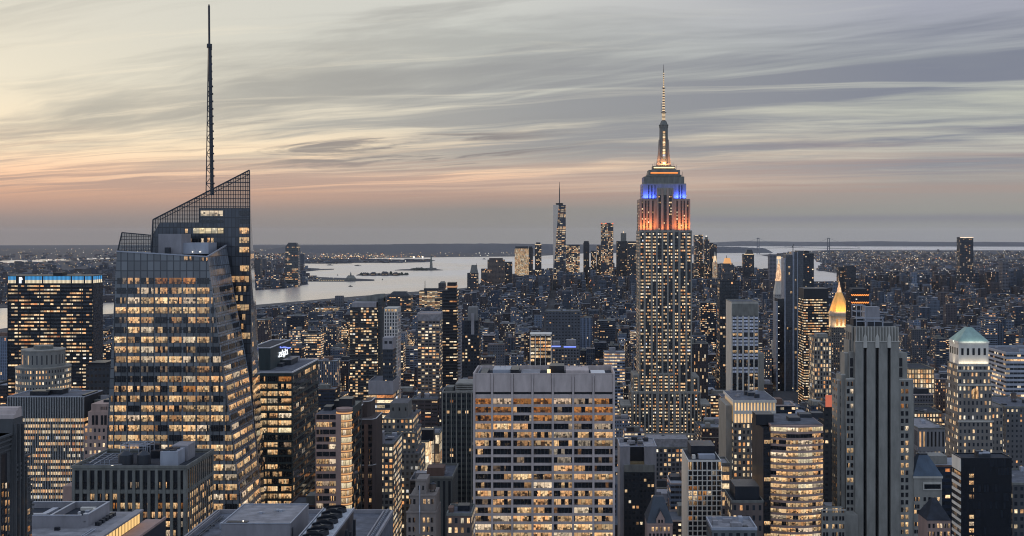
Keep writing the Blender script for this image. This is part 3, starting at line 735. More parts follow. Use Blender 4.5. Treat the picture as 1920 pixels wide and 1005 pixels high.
def slab_tower():
    Y, y1 = 570.0, 604.0; x0, x1 = PX(887, Y), PX(1153, Y); zt = PZ(700, Y)
    root = thing('office_tower', 'broad pale concrete office slab with seven bays of amber windows', 'skyscraper', ((x0 + x1) / 2, 587, 14))
    zb = 14.0; pz = lambda p: PZ(p, Y)
    mb = MB(); mb.box(x0 + .8, x1 - .8, Y + 1.0, y1 - .5, zb, zt - 2.5, 4, 4, C(.02, .022, .028), (0, 0, 0, 0)); mb.build('core', M['black_metal'], root)
    # frame: piers, spandrels and blank upper panels
    ed = [PX(p, Y) for p in (887, 922.7, 960.4, 998.4, 1036.4, 1074.6, 1112.6, 1151.0)]
    mb = MB(); pw = .5
    for i, e in enumerate(ed):
        a, b = (e - pw, e + pw) if 0 < i < 7 else ((x0, x0 + 1.1) if i == 0 else (x1 - 1.1, x1))
        mb.box(a, b, Y - .45, Y + 1.0, zb, zt - .3)
    mb.build('pier', M['concrete'], root)
    mb = MB()
    for a, b in zip(ed[:-1], ed[1:]):
        mb.box(a + pw + .16, b - pw - .16, Y, Y + .9, pz(735), zt - .3)
    mb.build('upper_panel', M['concrete'], root)
    mb = MB()
    wz = []
    r0, pitch = 752.6, 15.72
    for r in range(30):
        c = r0 + pitch * r; wz.append((pz(c + 5.6), pz(c - 5.4)))
    for a, b in zip(ed[:-1], ed[1:]):
        mb.box(a + pw, b - pw, Y + .02, Y + .9, wz[0][1], pz(739.5))
        for r in range(29):
            mb.box(a + pw, b - pw, Y + .02, Y + .9, wz[r + 1][1], wz[r][0])
    mb.build('spandrel', M['concrete'], root)
    pat = ['AAAAAAA', 'AAHAdAA', 'AAHAFAA', 'HFMDHdM', 'MHMHMHM', 'MHMMHdF', 'HDDddDD', 'dDdDdDd', 'HdDDMHD', 'HHFMFMF', 'HDHMHDD', 'MMMMMHF', 'dMHMMHH', 'HHHHDHH', 'MMMMMHM', 'FMFMMFF', 'FFFMFMF']
    W_ = Panes(root)
    for r, s in enumerate(pat):
        for i in range(7): W_.add(front_quad(ed[i] + pw, ed[i + 1] - pw, Y + .75, wz[r][0], wz[r][1]), s[i])
    W_.done()
    for xs, nm in ((x0, 'side_wall'), (x1 - .6, 'side_wall')):
        mb = MB(); mb.box(xs, xs + .6, Y + 1.0, y1, zb, zt - .3); mb.build(nm, M['concrete'], root)
    roof_sheet(root, x0 + .6, x1 - .6, Y + .8, y1 - .4, zt - 2.4, 'roof_dark')
    parapet(root, x0, x1, Y, y1, zt - .3, .35, .6, 'concrete', out=.1, name='coping')
    mb = MB(); mb.box(x0 + .3, x1 - .3, y1 - .5, y1, zb, zt - .3); mb.build('rear_wall', M['concrete'], root)
    zr = zt - 2.4
    for a, b, y, d, h, mt in ((899, 912, 573, 26, 1.6, 'steel_dark'), (924, 957, 580, 16, 3.0, 'steel_pale'), (958, 973, 578, 18, 3.2, 'black_metal'), (976, 1012, 577, 22, 1.1, 'roof_pale'), (1026, 1032, 577, 3, 3.2, 'lamp_warm'),
                              (1030, 1058, 584, 12, 4.4, 'black_metal'), (1061, 1104, 576, 18, 3.1, 'concrete'), (1108, 1135, 578, 14, 1.5, 'cap_metal'), (1040, 1049, 576, 5, 1.4, 'steel_dark')):
        small_box(root, 'roof_unit', PX(a, y), PX(b, y), y, y + d, zr, zr + h, mt)
    mb = MB()
    for q in (938, 947, 1068, 1090, 1085):
        x = PX(q, 592); mb.bar((x, 592, zr + 1), (x, 592, zr + random.uniform(5, 9)), .12)
    mb.build('antenna', M['steel_dark'], root)
    mb = MB()
    for y in (575, 580, 585, 590, 595, 600): mb.bar((x0 + 2, y, zr + .2), (x0 + 2.2, y, zr + 2.2), .1); 
    mb.bar((x0 + 2.1, 573, zr + 2.2), (x0 + 2.1, 601, zr + 2.2), .12); mb.bar((x0 + 4.2, 573, zr + 1.4), (x0 + 4.2, 601, zr + 1.4), .2)
    mb.build('railing', M['steel_pale'], root)
    reg(880, 1160, 680, 1010, Y, (x0, x1, Y, y1), 'the broad concrete slab')
slab_tower()

def setback_icon():
    """the tall stepped limestone tower with blue and orange floodlit crown"""
    Y = 1284.0; root = thing('setback_skyscraper', 'tall stepped limestone skyscraper with blue and orange floodlit crown and striped antenna', 'skyscraper', (PX(1245, Y), Y + 25, 10))
    zb = gz(110, Y) - 1; lime = C(.22, .21, .19)
    def tier(px0, px1, py_top, py_bot, yf, yb, name='shaft', cols=None, lit=.45, ww=.72, skip=None):
        x0, x1 = PX(px0, yf), PX(px1, yf); z0 = zb if py_bot is None else PZ(py_bot, yf); z1 = PZ(py_top, yf)
        mb = MB(); mb.box(x0, x1, yf, yb, z0, z1, 3.4, 3.5, (*lime[:3], lit * .5), (0, 0, 0, 0)); mb.build(name, M['limestone'], root)
        mbb = MB()
        nr = max(1, round((z1 - z0 - 2) / 3.55))
        if cols:
            for (a, b, n, g) in cols:
                xa, xb = PX(a, yf), PX(b, yf); ou, ov = random.randrange(900), random.randrange(900)
                h1 = z1 - 2 - g
                mbb.face(front_quad(xa, xb, yf - .06, z0, h1), [(ou, ov), (ou + n, ov), (ou + n, ov + nr), (ou, ov + nr)], (.050, .053, .058, lit), (.68, .46, .46, 1.15))
            mbb.build('window_bays', M['facade'], root)
            mp = MB(); ends = [px0] + [e for c in cols for e in (c[0], c[1])] + [px1]
            for i in range(0, len(ends), 2):
                if ends[i + 1] - ends[i] > .4: mp.box(PX(ends[i], yf), PX(ends[i + 1], yf), yf - .8, yf - .02, z0, z1 - .6)
            mp.build('pier', M['limestone'], root)
            # left flank
            ml = MB(); m = max(2, int((yb - yf) / 9))
            for j in range(m):
                ya, yc = yf + (yb - yf) * (j + .25) / m, yf + (yb - yf) * (j + .75) / m; ou, ov = random.randrange(900), random.randrange(900)
                q = left_quad(x0 - .06, ya, yc, z0, z1 - 3); ml.face(q, [(ou, ov), (ou + 2, ov), (ou + 2, ov + nr), (ou, ov + nr)], (.05, .053, .058, lit * .8), (.7, .52, .3, 1.0))
            ml.build('window_bays', M['facade'], root)
        return x0, x1, z0, z1
    c9 = [(1200.8, 1206.8, 2, 0), (1210.4, 1220, 3, 0), (1223.6, 1229.8, 2, 0), (1233, 1240.4, 2, 0), (1243.6, 1250.6, 2, 0), (1253.6, 1261, 2, 0), (1265.4, 1271.8, 2, 0), (1275.8, 1285.2, 3, 0), (1288.6, 1294.8, 2, 0)]
    main = tier(1199, 1297.5, 432, 735, Y, Y + 56, 'shaft', c9, .62)
    tier(1184.5, 1313.5, 735, 815, Y - 8, Y + 60, 'lower_tier', [(1188, 1191, 1, 0), (1194, 1197.5, 1, 0), (1201, 1207.5, 2, 0), (1211, 1215, 1, 0), (1217.5, 1221, 1, 0), (1224, 1230, 2, 0), (1236, 1242, 2, 0), (1246, 1252, 2, 0), (1256.5, 1262.5, 2, 0), (1267, 1273, 2, 0), (1277.5, 1281, 1, 0), (1283.5, 1287, 1, 0), (1290, 1294, 1, 0), (1297, 1301, 1, 0), (1303.5, 1307, 1, 0), (1309, 1311.5, 1, 0)], .56)
    tier(1233, 1264.5, 700, 735, Y - 6, Y - .9, 'lower_tier', [(1236, 1242, 2, 0), (1246, 1252, 2, 0), (1256.5, 1262.5, 2, 0)], .9)
    tier(1186.5, 1198.6, 703, 735, Y - .5, Y + 40, 'lower_tier', [(1189, 1195.5, 2, 0)], .6)
    tier(1297.9, 1311, 706, 735, Y - .5, Y + 40, 'lower_tier', [(1300.5, 1307.5, 2, 0)], .6)
    tier(1164, 1184, 760, None, Y - 14, Y + 30, 'lower_tier', [(1167.5, 1173.5, 2, 0), (1177.5, 1183, 2, 0)], .62)
    tier(1314, 1333, 758, None, Y - 14, Y + 30, 'lower_tier', [(1315.5, 1321.5, 2, 0), (1324.5, 1331, 2, 0)], .62)
    mb = MB(); mb.box(PX(1160, Y - 20), PX(1337, Y - 20), Y - 20, Y + 60, zb, PZ(815, Y - 20), 3.4, 3.6, (*lime[:3], .5), (.5, .5, .3, 1)); mb.build('base_block', M['facade'], root)
    # crown blocks
    tier(1199.5, 1294, 373, 432, Y + 3, Y + 50, 'crown_block', [(1203, 1206, 1, 0), (1209, 1212, 1, 0), (1214.5, 1217.5, 1, 0), (1222.5, 1225.5, 1, 0), (1234.5, 1240.5, 2, 0), (1244, 1250, 2, 0), (1253.5, 1259.5, 2, 0), (1268, 1271, 1, 0), (1276, 1279, 1, 0), (1281.5, 1284.5, 1, 0), (1288, 1291, 1, 0)], .34)
    tier(1231, 1263, 352, 432, Y + 1.2, Y + 3.0, 'crown_block', [(1234.5, 1239.5, 2, 6), (1244, 1250, 2, 6), (1254, 1259.5, 2, 6)], .42)
    tier(1205, 1286.5, 344, 373, Y + 7, Y + 46, 'crown_block', [(1215, 1217.5, 1, 0), (1221, 1223.5, 1, 0), (1227, 1229, 1, 0), (1272, 1274.5, 1, 0), (1277, 1279.5, 1, 0)], .06)
    dk = M['dark_concrete']
    def blk(px0, px1, p0, p1, yf, yb, mat, nm='crown_block'):
        m = MB(); m.box(PX(px0, yf), PX(px1, yf), yf, yb, PZ(p1, yf), PZ(p0, yf)); m.build(nm, mat, root)
    blk(1207.5, 1283, 331, 344, Y + 9, Y + 44, dk)
    blk(1216.5, 1275, 318.5, 331, Y + 14, Y + 40, dk)
    blk(1213.5, 1278, 327.6, 330.6, Y + 12.5, Y + 41.5, dk, 'balcony')
    blk(1220, 1271, 323.2, 325.2, Y + 13.4, Y + 13.95, M['lamp_orange'], 'light_band')
    blk(1224.5, 1266, 311, 318.5, Y + 17, Y + 38, dk)
    blk(1226, 1264.5, 313.2, 315.2, Y + 16.4, Y + 16.95, M['lamp_warm'], 'light_band')
    blk(1222.5, 1268, 317.2, 318.6, Y + 15.5, Y + 39.5, dk, 'balcony')
    # mooring mast: a lit strip of glass between winged buttresses
    ym = Y + 27; cx = PX(1244.3, ym)
    u = lambda dpx: dpx * ym / F
    z = lambda p: PZ(p, ym)
    mb = MB(); oct_ = lambda r: [(cx + r * math.cos(math.pi / 8 + i * math.pi / 4), ym + r * math.sin(math.pi / 8 + i * math.pi / 4)) for i in range(8)]
    mb.loft(oct_(u(9.4)), z(311), oct_(u(8.2)), z(240), lime); mb.loft(oct_(u(8.9)), z(240), oct_(u(8.9)), z(234), lime); mb.loft(oct_(u(8.0)), z(234), oct_(u(5.0)), z(226.5), lime)
    mb.loft(oct_(u(9.6)), z(235.4), oct_(u(9.6)), z(234.2), lime)
    mb.build('mast', M['dark_concrete'], root)
    mb = MB()
    for sgn in (-1, 1):
        for prof in ([(311, 14.2), (300, 12.2), (288, 10.6), (262, 9.2)],):
            for (pa, ra), (pb, rb) in zip(prof[:-1], prof[1:]):
                x_in = cx + sgn * u(6.5); xa, xb = cx + sgn * u(ra), cx + sgn * u(rb)
                lo, hi = (x_in, xa) if sgn > 0 else (xa, x_in); lo2, hi2 = (x_in, xb) if sgn > 0 else (xb, x_in)
                mb.frustum((lo, hi, ym - 2.6, ym + 2.6), z(pa), (lo2, hi2, ym - 2.2, ym + 2.2), z(pb), lime)
    mb.build('buttress', M['limestone'], root)
    mb = MB(); n = 13
    yw = ym - u(8.2) * math.cos(math.pi / 8) - .9
    mb.face([(cx - u(2.9), ym - u(9.2) - .05, z(309)), (cx + u(2.9), ym - u(9.2) - .05, z(309)), (cx + u(2.5), ym - u(8.3), z(246)), (cx - u(2.5), ym - u(8.3), z(246))],
            [(3, 7), (4, 7), (4, 7 + n), (3, 7 + n)], (.2, .16, .1, 3.0), (.86, .80, 0, 1.5))
    mb.build('window_strip', M['facade'], root)
    mb = MB()
    for k_ in range(2):
        mb.face([(cx - u(8.6), ym - u(9.9), z(309)), (cx + u(8.6), ym - u(9.9), z(309)), (cx + u(8.6), ym - u(9.9), z(308)), (cx - u(8.6), ym - u(9.9), z(308))]) if k_ == 0 else None
    mb.build('light_band', M['lamp_orange'], root)
    # antenna with alternating red and lit sections
    mb = MB(); p = 226.5; i = 0
    while p > 212: mb.cyl(cx, ym, z(p), z(p - 1.25), u(3.2), u(3.2), 8, mi=i % 2); p -= 1.25; i += 1
    mb.cyl(cx, ym, z(212), z(210.8), u(5.2), u(5.2), 8, mi=2)
    p = 210.8
    while p > 165: mb.cyl(cx, ym, z(p), z(p - 2.4), u(2.5 - .018 * (211 - p)), None, 8, mi=i % 2); p -= 2.4; i += 1
    mb.cyl(cx, ym, z(165.4), z(164.4), u(3.2), None, 8, mi=0)
    while p > 137: mb.cyl(cx, ym, z(p), z(p - 2.0), u(1.2), None, 6, mi=2 if i % 2 else 1); p -= 2.0; i += 1
    mb.cyl(cx, ym, z(p), z(121), u(.7), u(.25), 6, mi=2)
    mb.bar((cx - u(4.6), ym, z(212)), (cx - u(4.6), ym, z(193)), u(.45), mi=2); mb.bar((cx - u(4.6), ym, z(211)), (cx, ym, z(211)), u(.4), mi=2)
    mb.build('antenna', [M['brick'], M['lamp_warm_soft'], M['steel_dark']], root)
    mb = MB()
    for q, a, b in ((1223.5, 318, 308), (1228, 312, 304), (1262, 312, 305), (1268, 318, 309), (1212, 331, 325), (1280, 331, 322)):
        x, y, zz = P(q, a, Y + 18); mb.bar((x, y, zz), (x, y, PZ(b, Y + 18)), u(.35))
    mb.build('aerial', M['steel_dark'], root)
    # floodlights on the setbacks
    def flood(px0, px1, py, yf, col, e, side=False, ang=68):
        l = bpy.data.lights.new('floodlight', 'AREA'); l.shape = 'RECTANGLE'; l.color = col; l.energy = e; l.spread = R(150)
        o = bpy.data.objects.new('floodlight', l); COL.objects.link(o); o.parent = root
        if not side:
            l.size = PX(px1, yf) - PX(px0, yf); l.size_y = .8
            wp = Vector(((PX(px0, yf) + PX(px1, yf)) / 2, yf - 3.2, PZ(py, yf) + .6)); d = Vector((0, math.cos(R(ang)), math.sin(R(ang))))
        else:
            l.size = .8; l.size_y = px1
            wp = Vector((PX(px0, yf) - 3.2, yf + 20, PZ(py, yf) + .6)); d = Vector((math.cos(R(ang)), 0, math.sin(R(ang))))
        o.location = wp - root.location; o.rotation_euler = d.to_track_quat('-Z', 'Y').to_euler()
    OR, BL = (1.0, .22, .05), (.05, .10, 1.0)
    flood(1200, 1226, 432, Y, OR, 9500); flood(1268, 1294, 432, Y, OR, 9500); flood(1199.5, 36, 432, Y, OR, 8000, True); flood(1238, 1257, 432, Y, OR, 2200)
    flood(1205, 1230, 373, Y + 7, BL, 7500); flood(1264, 1286, 373, Y + 7, BL, 7500); flood(1205, 30, 373, Y + 7, BL, 5500, True)
    flood(1234, 1255, 311, ym - 4, (1.0, .42, .18), 5200)
    reg(1184, 1315, 120, 800, Y - 20, (PX(1160, Y), PX(1337, Y), Y - 22, Y + 62), 'the floodlit stepped skyscraper')
glow('lamp_warm_soft', lin(255,222,178), .95)
setback_icon()

# ------------------------------------------------------------------ near blocks along the lower edge
def deco_tower():
    xr = -114.7; x0 = -138.0; zb = 14.0
    root = thing('deco_tower', 'dark stepped art deco tower with fins at the left edge', 'tower', (-126, 252, zb))
    Yp = lambda px: -xr * F / (CX - px)                      # where the receding wall passes this picture column
    z = lambda p, y: PZ(p, y)
    seg = [(243.0, Yp(19), 812, 'shaft', .0), (Yp(19) + .02, Yp(38), 780, 'pier', .5), (Yp(38) + .02, Yp(52), 850, 'shaft', .0), (Yp(52) + .02, Yp(60), 892, 'shaft', -.3), (Yp(60) + .02, Yp(65), 936, 'shaft', -.6)]
    for ya, yb, p, nm, o in seg: small_box(root, nm, x0, xr + o, ya, yb, zb, z(p, yb), 'deco_stone')
    mb = MB()
    for a, b, p0, p1 in ((21, 36.5, 773, 780), (25.5, 36.5, 767, 773), (29, 36, 762, 767)): mb.box(xr - 5, xr + .5, Yp(a), Yp(b), z(p1, Yp(b)), z(p0, Yp(b)))
    mb.build('pinnacle', M['concrete'], root)
    mb = MB()
    for i, (ya, yb, p, nm, o) in enumerate(seg):
        if i == 1: continue
        for j in range(4): q = z(p, yb) - 1.0 * j; mb.box(x0, xr + o + .55 - .1 * j, ya - .4 + .05 * j if i == 0 else ya, yb + .35 - .05 * j, q - .4, q)
    for j in range(4): q = z(868, Yp(30)) - 1.0 * j; mb.box(xr + .51, xr + .8, Yp(21), Yp(34), q - .5, q)
    mb.build('cornice', M['deco_stone'], root)
    mb = MB()
    for q in (20.5, 27.5, 35): mb.box(xr + .52, xr + 1.1, Yp(q), Yp(q + 1.5), zb, z(795, Yp(q)))
    for q in (40.5, 46): mb.box(xr + .02, xr + .5, Yp(q), Yp(q + 1.1), zb, z(868, Yp(q)))
    for q in (-131.4, -127.7, -124, -120.3, -116.9): mb.box(q, q + .75, 242.5, 242.98, zb, z(830, 243))
    mb.build('fin', M['deco_stone'], root)
    mb = MB(); mb.face(right_quad(xr + .05, Yp(2), Yp(13), zb, z(848, 247))); mb.face(right_quad(xr + .05, Yp(40.5), Yp(50), z(892, 254), z(868, 254))); mb.build('recess', M['black_metal'], root)
    W_ = Panes(root)
    for p in range(905, 1012, 16):
        for a, b, o in ((2.5, 6, .1), (9, 12, .1), (14.5, 17, .1), (22.5, 26, .55), (30, 33.6, .55), (39, 40.2, .06), (42.3, 45, .06), (48, 51, .06), (54, 58.5, -.24), (61, 64.2, -.54)):
            if a > 53 and p < 940: continue
            ya, yb = Yp(a), Yp(b); W_.add(right_quad(xr + o, ya, yb, z(p + 10, yb), z(p, yb)), pick('FHDMDMDAF'))
        for q in (-130.4, -126.7, -123, -119.4): W_.add(front_quad(q, q + 2.3, 242.9, z(p + 10, 243), z(p, 243)), pick('FHDMDMDAF'))
    W_.done()
    reg(-60, 66, 760, 1010, 243, (x0, xr + 1, 242, 261), 'the stepped deco tower')
deco_tower()

def pier_block():
    Y, Y2 = 470.0, 507.0; x0, x1 = PX(135, Y), PX(349, Y); zt = PZ(873, Y); zb = 14.0
    root = thing('office_block', 'dark concrete pier fronted office block with cooling tanks on its flat roof', 'office building', ((x0 + x1) / 2, 488, zb))
    z = lambda p: PZ(p, Y)
    mb = MB(); mb.box(x0 + .6, x1 - .6, Y + .7, Y2 - .4, zb, zt - 1.8, wall=C(.02, .022, .026)); mb.build('core', M['black_metal'], root)
    mb = MB(); mb.box(x0, x1, Y, Y2, z(882), zt - .02, top=False); mb.build('cornice', M['dark_concrete'], root)
    pw = PX(135 + 5.2, Y) - x0; pitch = (x1 - x0 - pw) / 14.75
    mb = MB(); xs = []
    for i in range(16):
        a = x0 + i * pitch if i < 15 else x1 - pw
        mb.box(a, a + pw, Y - .25, Y + .9, zb, z(882.3)); xs.append(a)
    yp = (Y2 - Y - .9) / 13
    for j in range(14):
        y = Y + .9 + j * yp if j < 13 else Y2 - 1.0
        mb.box(x1 - .9, x1 + .12, y + (.02 if j == 0 else 0), y + .85, zb, z(882.3))
    mb.build('pier', M['dark_concrete'], root)
    mb = MB()
    for i in range(15): mb.box(xs[i] + pw, xs[i + 1], Y + .1, Y + .8, z(925.5), z(918.5))
    mb.build('spandrel', M['dark_concrete'], root)
    mb = MB()
    for j in range(13):
        a = Y + 1.9 + j * yp + .02; mb.box(x1 - .8, x1 + .04, a - .14, a + yp - 1.04, z(925.5), z(918.5))
    mb.build('spandrel', M['dark_concrete'], root)
    for xa, xb, ya, yb in ((x0, x0 + .6, Y + .9, Y2), (x0 + .6, x1, Y2 - .4, Y2)):
        mb = MB(); mb.box(xa, xb, ya, yb, zb, z(882.3)); mb.build('rear_wall', M['dark_concrete'], root)
    mb = MB(); mb.face(right_quad(x1 - .06, Y + 1, Y2 - .5, zb, z(884))); mb.build('dark_glass', M['black_glass'], root)
    roof_sheet(root, x0 + .5, x1 - .5, Y + .5, Y2 - .5, zt - 1.7, 'roof_dark'); parapet(root, x0, x1, Y, Y2, zt - 1.0, 1.0, .6, 'dark_concrete', out=.3)
    W_ = Panes(root)
    lit = {910: {11: 'H', 12: 'H', 9: 'd', 8: 'd', 7: 'd'}, 932: {2: 'H', 4: 'H', 5: 'F', 6: 'd'}, 949: {5: 'A', 6: 'F', 7: 'F', 8: 'F', 9: 'H', 10: 'd', 11: 'A', 12: 'F', 13: 'F', 14: 'A'},
           966: {9: 'M', 10: 'M', 11: 'M', 12: 'M', 13: 'M', 14: 'M'}, 983.5: {9: 'd', 10: 'M', 12: 'F', 14: 'd'}, 1000: {10: 'M', 12: 'M', 13: 'H', 14: 'H'}, 1017: {10: 'M', 11: 'H', 13: 'M'}}
    for p, dct in lit.items():
        for i in range(15):
            W_.add(front_quad(xs[i] + pw, xs[i + 1], Y + .66, z(p + 5.4), z(p - 5.4)), dct.get(i, 'D'))
    for r in range(6):
        p = 935 + 16.5 * r
        for j in range(13):
            a = Y + 1.9 + j * yp
            W_.add(right_quad(x1 - .02, a - .13, a + yp - 1.02, z(p + 5), z(p - 5)), pick('FFMHDDDM'))
    W_.done()
    zr = zt - 1.7
    for q, r in ((236, 2.9), (270, 2.6)):
        cx = PX(q, 482); mb = MB(); mb.cyl(cx, 482, zr, zr + 3.9, r, None, 18, wall=C(.06, .065, .08)); mb.cyl(cx, 482, zr + 3.9, zr + 5.4, r, .9, 18); mb.build('cooling_tank', M['steel_dark'], root)
    mb = MB()
    fx = [PX(228, 488), PX(262, 488), PX(275, 488)]
    for a in (0, 1, 2):
        for y in (487, 492, 497): mb.bar((fx[a], y, zr), (fx[a], y, zr + 6.8), .16)
    for y in (487, 492, 497): mb.bar((fx[0], y, zr + 6.6), (fx[2], y, zr + 6.6), .2); mb.bar((fx[0], y, zr + 5.2), (fx[2], y, zr + 5.2), .14)
    for a in range(3): mb.bar((fx[a], 487, zr + 6.6), (fx[a], 497, zr + 6.6), .2)
    for i in range(9): mb.bar((lerp(fx[0], fx[2], i / 8), 487, zr + 6.6), (lerp(fx[0], fx[2], i / 8), 487, zr + 7.7), .07)
    mb.bar((fx[0], 487, zr + 7.7), (fx[2], 487, zr + 7.7), .09)
    mb.build('pipe_frame', M['steel_pale'], root)
    mb = MB()
    for i in range(7): y = 474 + i * 4.5; mb.bar((PX(150 + i * 4, y), y, zr + .6), (PX(228 + i, y), y, zr + .6), .17); 
    mb.bar((PX(175, 476), 476, zr + .9), (PX(212, 500), 500, zr + .9), .2); mb.bar((PX(168, 478), 478, zr + 1.2), (PX(200, 502), 502, zr + 1.2), .2)
    for q in (188, 196, 205): mb.bar((PX(q, 480), 480, zr), (PX(q, 480), 480, zr + 1.8), .1); mb.bar((PX(q, 480), 480, zr + 1.8), (PX(q + 22, 494), 494, zr + 1.8), .09)
    mb.build('pipework', M['steel_pale'], root)
    small_box(root, 'chiller', PX(302, 480), PX(335, 480), 479, 488, zr, zr + 5.6, 'steel_pale')
    small_box(root, 'chiller', PX(322, 489), PX(352, 489), 489, 499, zr, zr + 6.2, 'louver')
    mb = MB()
    for j in range(2):
        for i in range(2): mb.cyl(PX(311 + 14 * i, 481.5), 481.5 + j * 4, zr + 5.6, zr + 6.1, 1.5, None, 14)
    mb.build('fan', M['steel_dark'], root)
    small_box(root, 'roof_unit', PX(280, 494), PX(300, 494), 494, 499, zr, zr + 3, 'black_metal')
    small_box(root, 'roof_unit', PX(262, 502), PX(300, 502), 501, 504, zr, zr + 4.5, 'black_metal')
    for q, y in ((208, 474.5), (264, 473.2)):
        small_box(root, 'lamp', PX(q, y), PX(q, y) + .8, y, y + .5, zr, zr + .9, 'lamp_white')
    # low annex at its left shoulder
    small_box(root, 'annex', PX(118, 478), x0 - .3, 478, 500, zb, PZ(912, 478), 'brick_pink')
    reg(118, 404, 832, 1010, Y, (PX(118, 478), x1, Y, Y2), 'the pier fronted block')
pier_block()

def terrace_roof():
    root = thing('rooftop_building', 'flat grey roof with penthouse and warm lit terrace wall in lower left corner', 'office building', (-130, 305, 14)); zb = 14
    zr = 204.0
    small_box(root, 'block', -160, -112.6, 262, 318, zb, zr, 'roof_pale')
    small_box(root, 'terrace', -112.5, -107.2, 268, 323, zb, 200.8, 'black_metal')
    mb = MB(); mb.face([(-112.5, 268.3, 200.86), (-107.5, 268.3, 200.86), (-107.5, 322.7, 200.86), (-112.5, 322.7, 200.86)]); mb.build('terrace_floor', M['brick_pink'], root)
    mb = MB()
    n = 22
    for i in range(n):
        a = 270 + i * 2.18; mb.face(right_quad(-112.42, a + .04, a + 2.14, 201.0, 203.5))
    mb.build('lit_glazing', M['crown_gold'], root)
    mb = MB()
    for i in range(n + 1): mb.box(-112.5, -112.3, 269.9 + i * 2.18, 270.02 + i * 2.18, 200.9, 203.6)
    mb.build('mullion', M['steel_dark'], root)
    mb = MB(); mb.box(-113.6, -111.6, 262.5, 318.5, 204.02, 204.5); mb.build('coping', M['louver'], root)
    mb = MB(); mb.box(-107.5, -107.0, 268, 323, 200.9, 201.5); mb.build('coping', M['brick_pink'], root)
    x0, x1, y0, y1, z1 = -146, -119.5, 300, 315.5, 207.1
    mb = MB(); mb.box(x0, x1 - 1.4, y0, y0 + .4, zr, z1); mb.box(x0, x1, y1 - .4, y1, zr, z1); mb.box(x0, x0 + .4, y0 + .4, y1 - .4, zr, z1); mb.box(x1 - .4, x1, y0 + 1.4, y1 - .4, zr, z1)
    mb.face([(x1 - 1.4, y0, zr), (x1, y0 + 1.4, zr), (x1, y0 + 1.4, z1), (x1 - 1.4, y0, z1)]); mb.box(x1 - 9.2, x1 - 8.8, y0 + .4, y1 - .4, zr, z1 - .1)
    mb.build('penthouse', M['louver'], root)
    mb = MB(); mb.face([(x0 + .4, y0 + .4, z1 - 1.5), (x1 - .4, y0 + .4, z1 - 1.5), (x1 - .4, y1 - .4, z1 - 1.5), (x0 + .4, y1 - .4, z1 - 1.5)]); mb.build('roof', M['roof_dark'], root)
    for a, b, c, d in ((x0 - .1, x1 - 1.3, y0 - .1, y0 + .5), (x0 - .1, x1 + .1, y1 - .5, y1 + .1), (x1 - .5, x1 + .1, y0 + 1.5, y1 - .5), (x1 - 9.3, x1 - 8.7, y0 + .5, y1 - .5)): small_box(root, 'coping', a, b, c, d, z1 + .01, z1 + .2, 'steel_pale')
    for i in range(9): small_box(root, 'roof_seam', -159, -112.9, 264 + i * 4.1, 264.14 + i * 4.1, zr + .005, zr + .05, 'louver')
    mb = MB()
    for q in (-117.2, -116.4): mb.bar((q, 266, zr + .35), (q, 298, zr + .35), .13, n=6)
    for y in range(267, 298, 5): mb.bar((-117.6, y, zr + .15), (-116.0, y, zr + .15), .12)
    mb.build('pipework', M['steel_pale'], root)
    small_box(root, 'duct', x1 - 20, x1 - 12, y0 + 4, y0 + 5.4, z1 - 1.5, z1 - .5, 'steel_pale'); small_box(root, 'duct', x1 - 13.5, x1 - 12, y0 + 5.42, y0 + 12, z1 - 1.5, z1 - .6, 'steel_pale')
    for i in range(5): small_box(root, 'roof_unit', x1 + 1.2, x1 + 2.4, 302.5 + i * 2.4, 304 + i * 2.4, zr, zr + .9, 'black_metal')
    for i in range(7): small_box(root, 'roof_unit', x1 - 8 + random.random() * 6.5, x1 - 7.3 + random.random() * 6.5 + .8, 302 + i * 1.7, 303 + i * 1.7, z1 - 1.5, z1 - .7, pick(('cap_metal', 'steel_pale', 'white_stone')))
    for q in (-138, -134, -131): mb = MB(); mb.cyl(q, 306 + (q % 3), z1 - 1.5, z1 - 1.0, .8, None, 12); mb.build('fan', M['black_metal'], root)
    small_box(root, 'door', -138.2, -137.2, 299.85, 299.95, zr, zr + 2, 'black_metal')
    for q in (-136, -134, -126.5): small_box(root, 'roof_unit', q, q + 1.2, 297.5, 298.4, zr, zr + .8, 'black_metal')
    reg(60, 280, 938, 1010, 268, (-160, -107, 262, 323), 'the flat roof with the terrace')
terrace_roof()

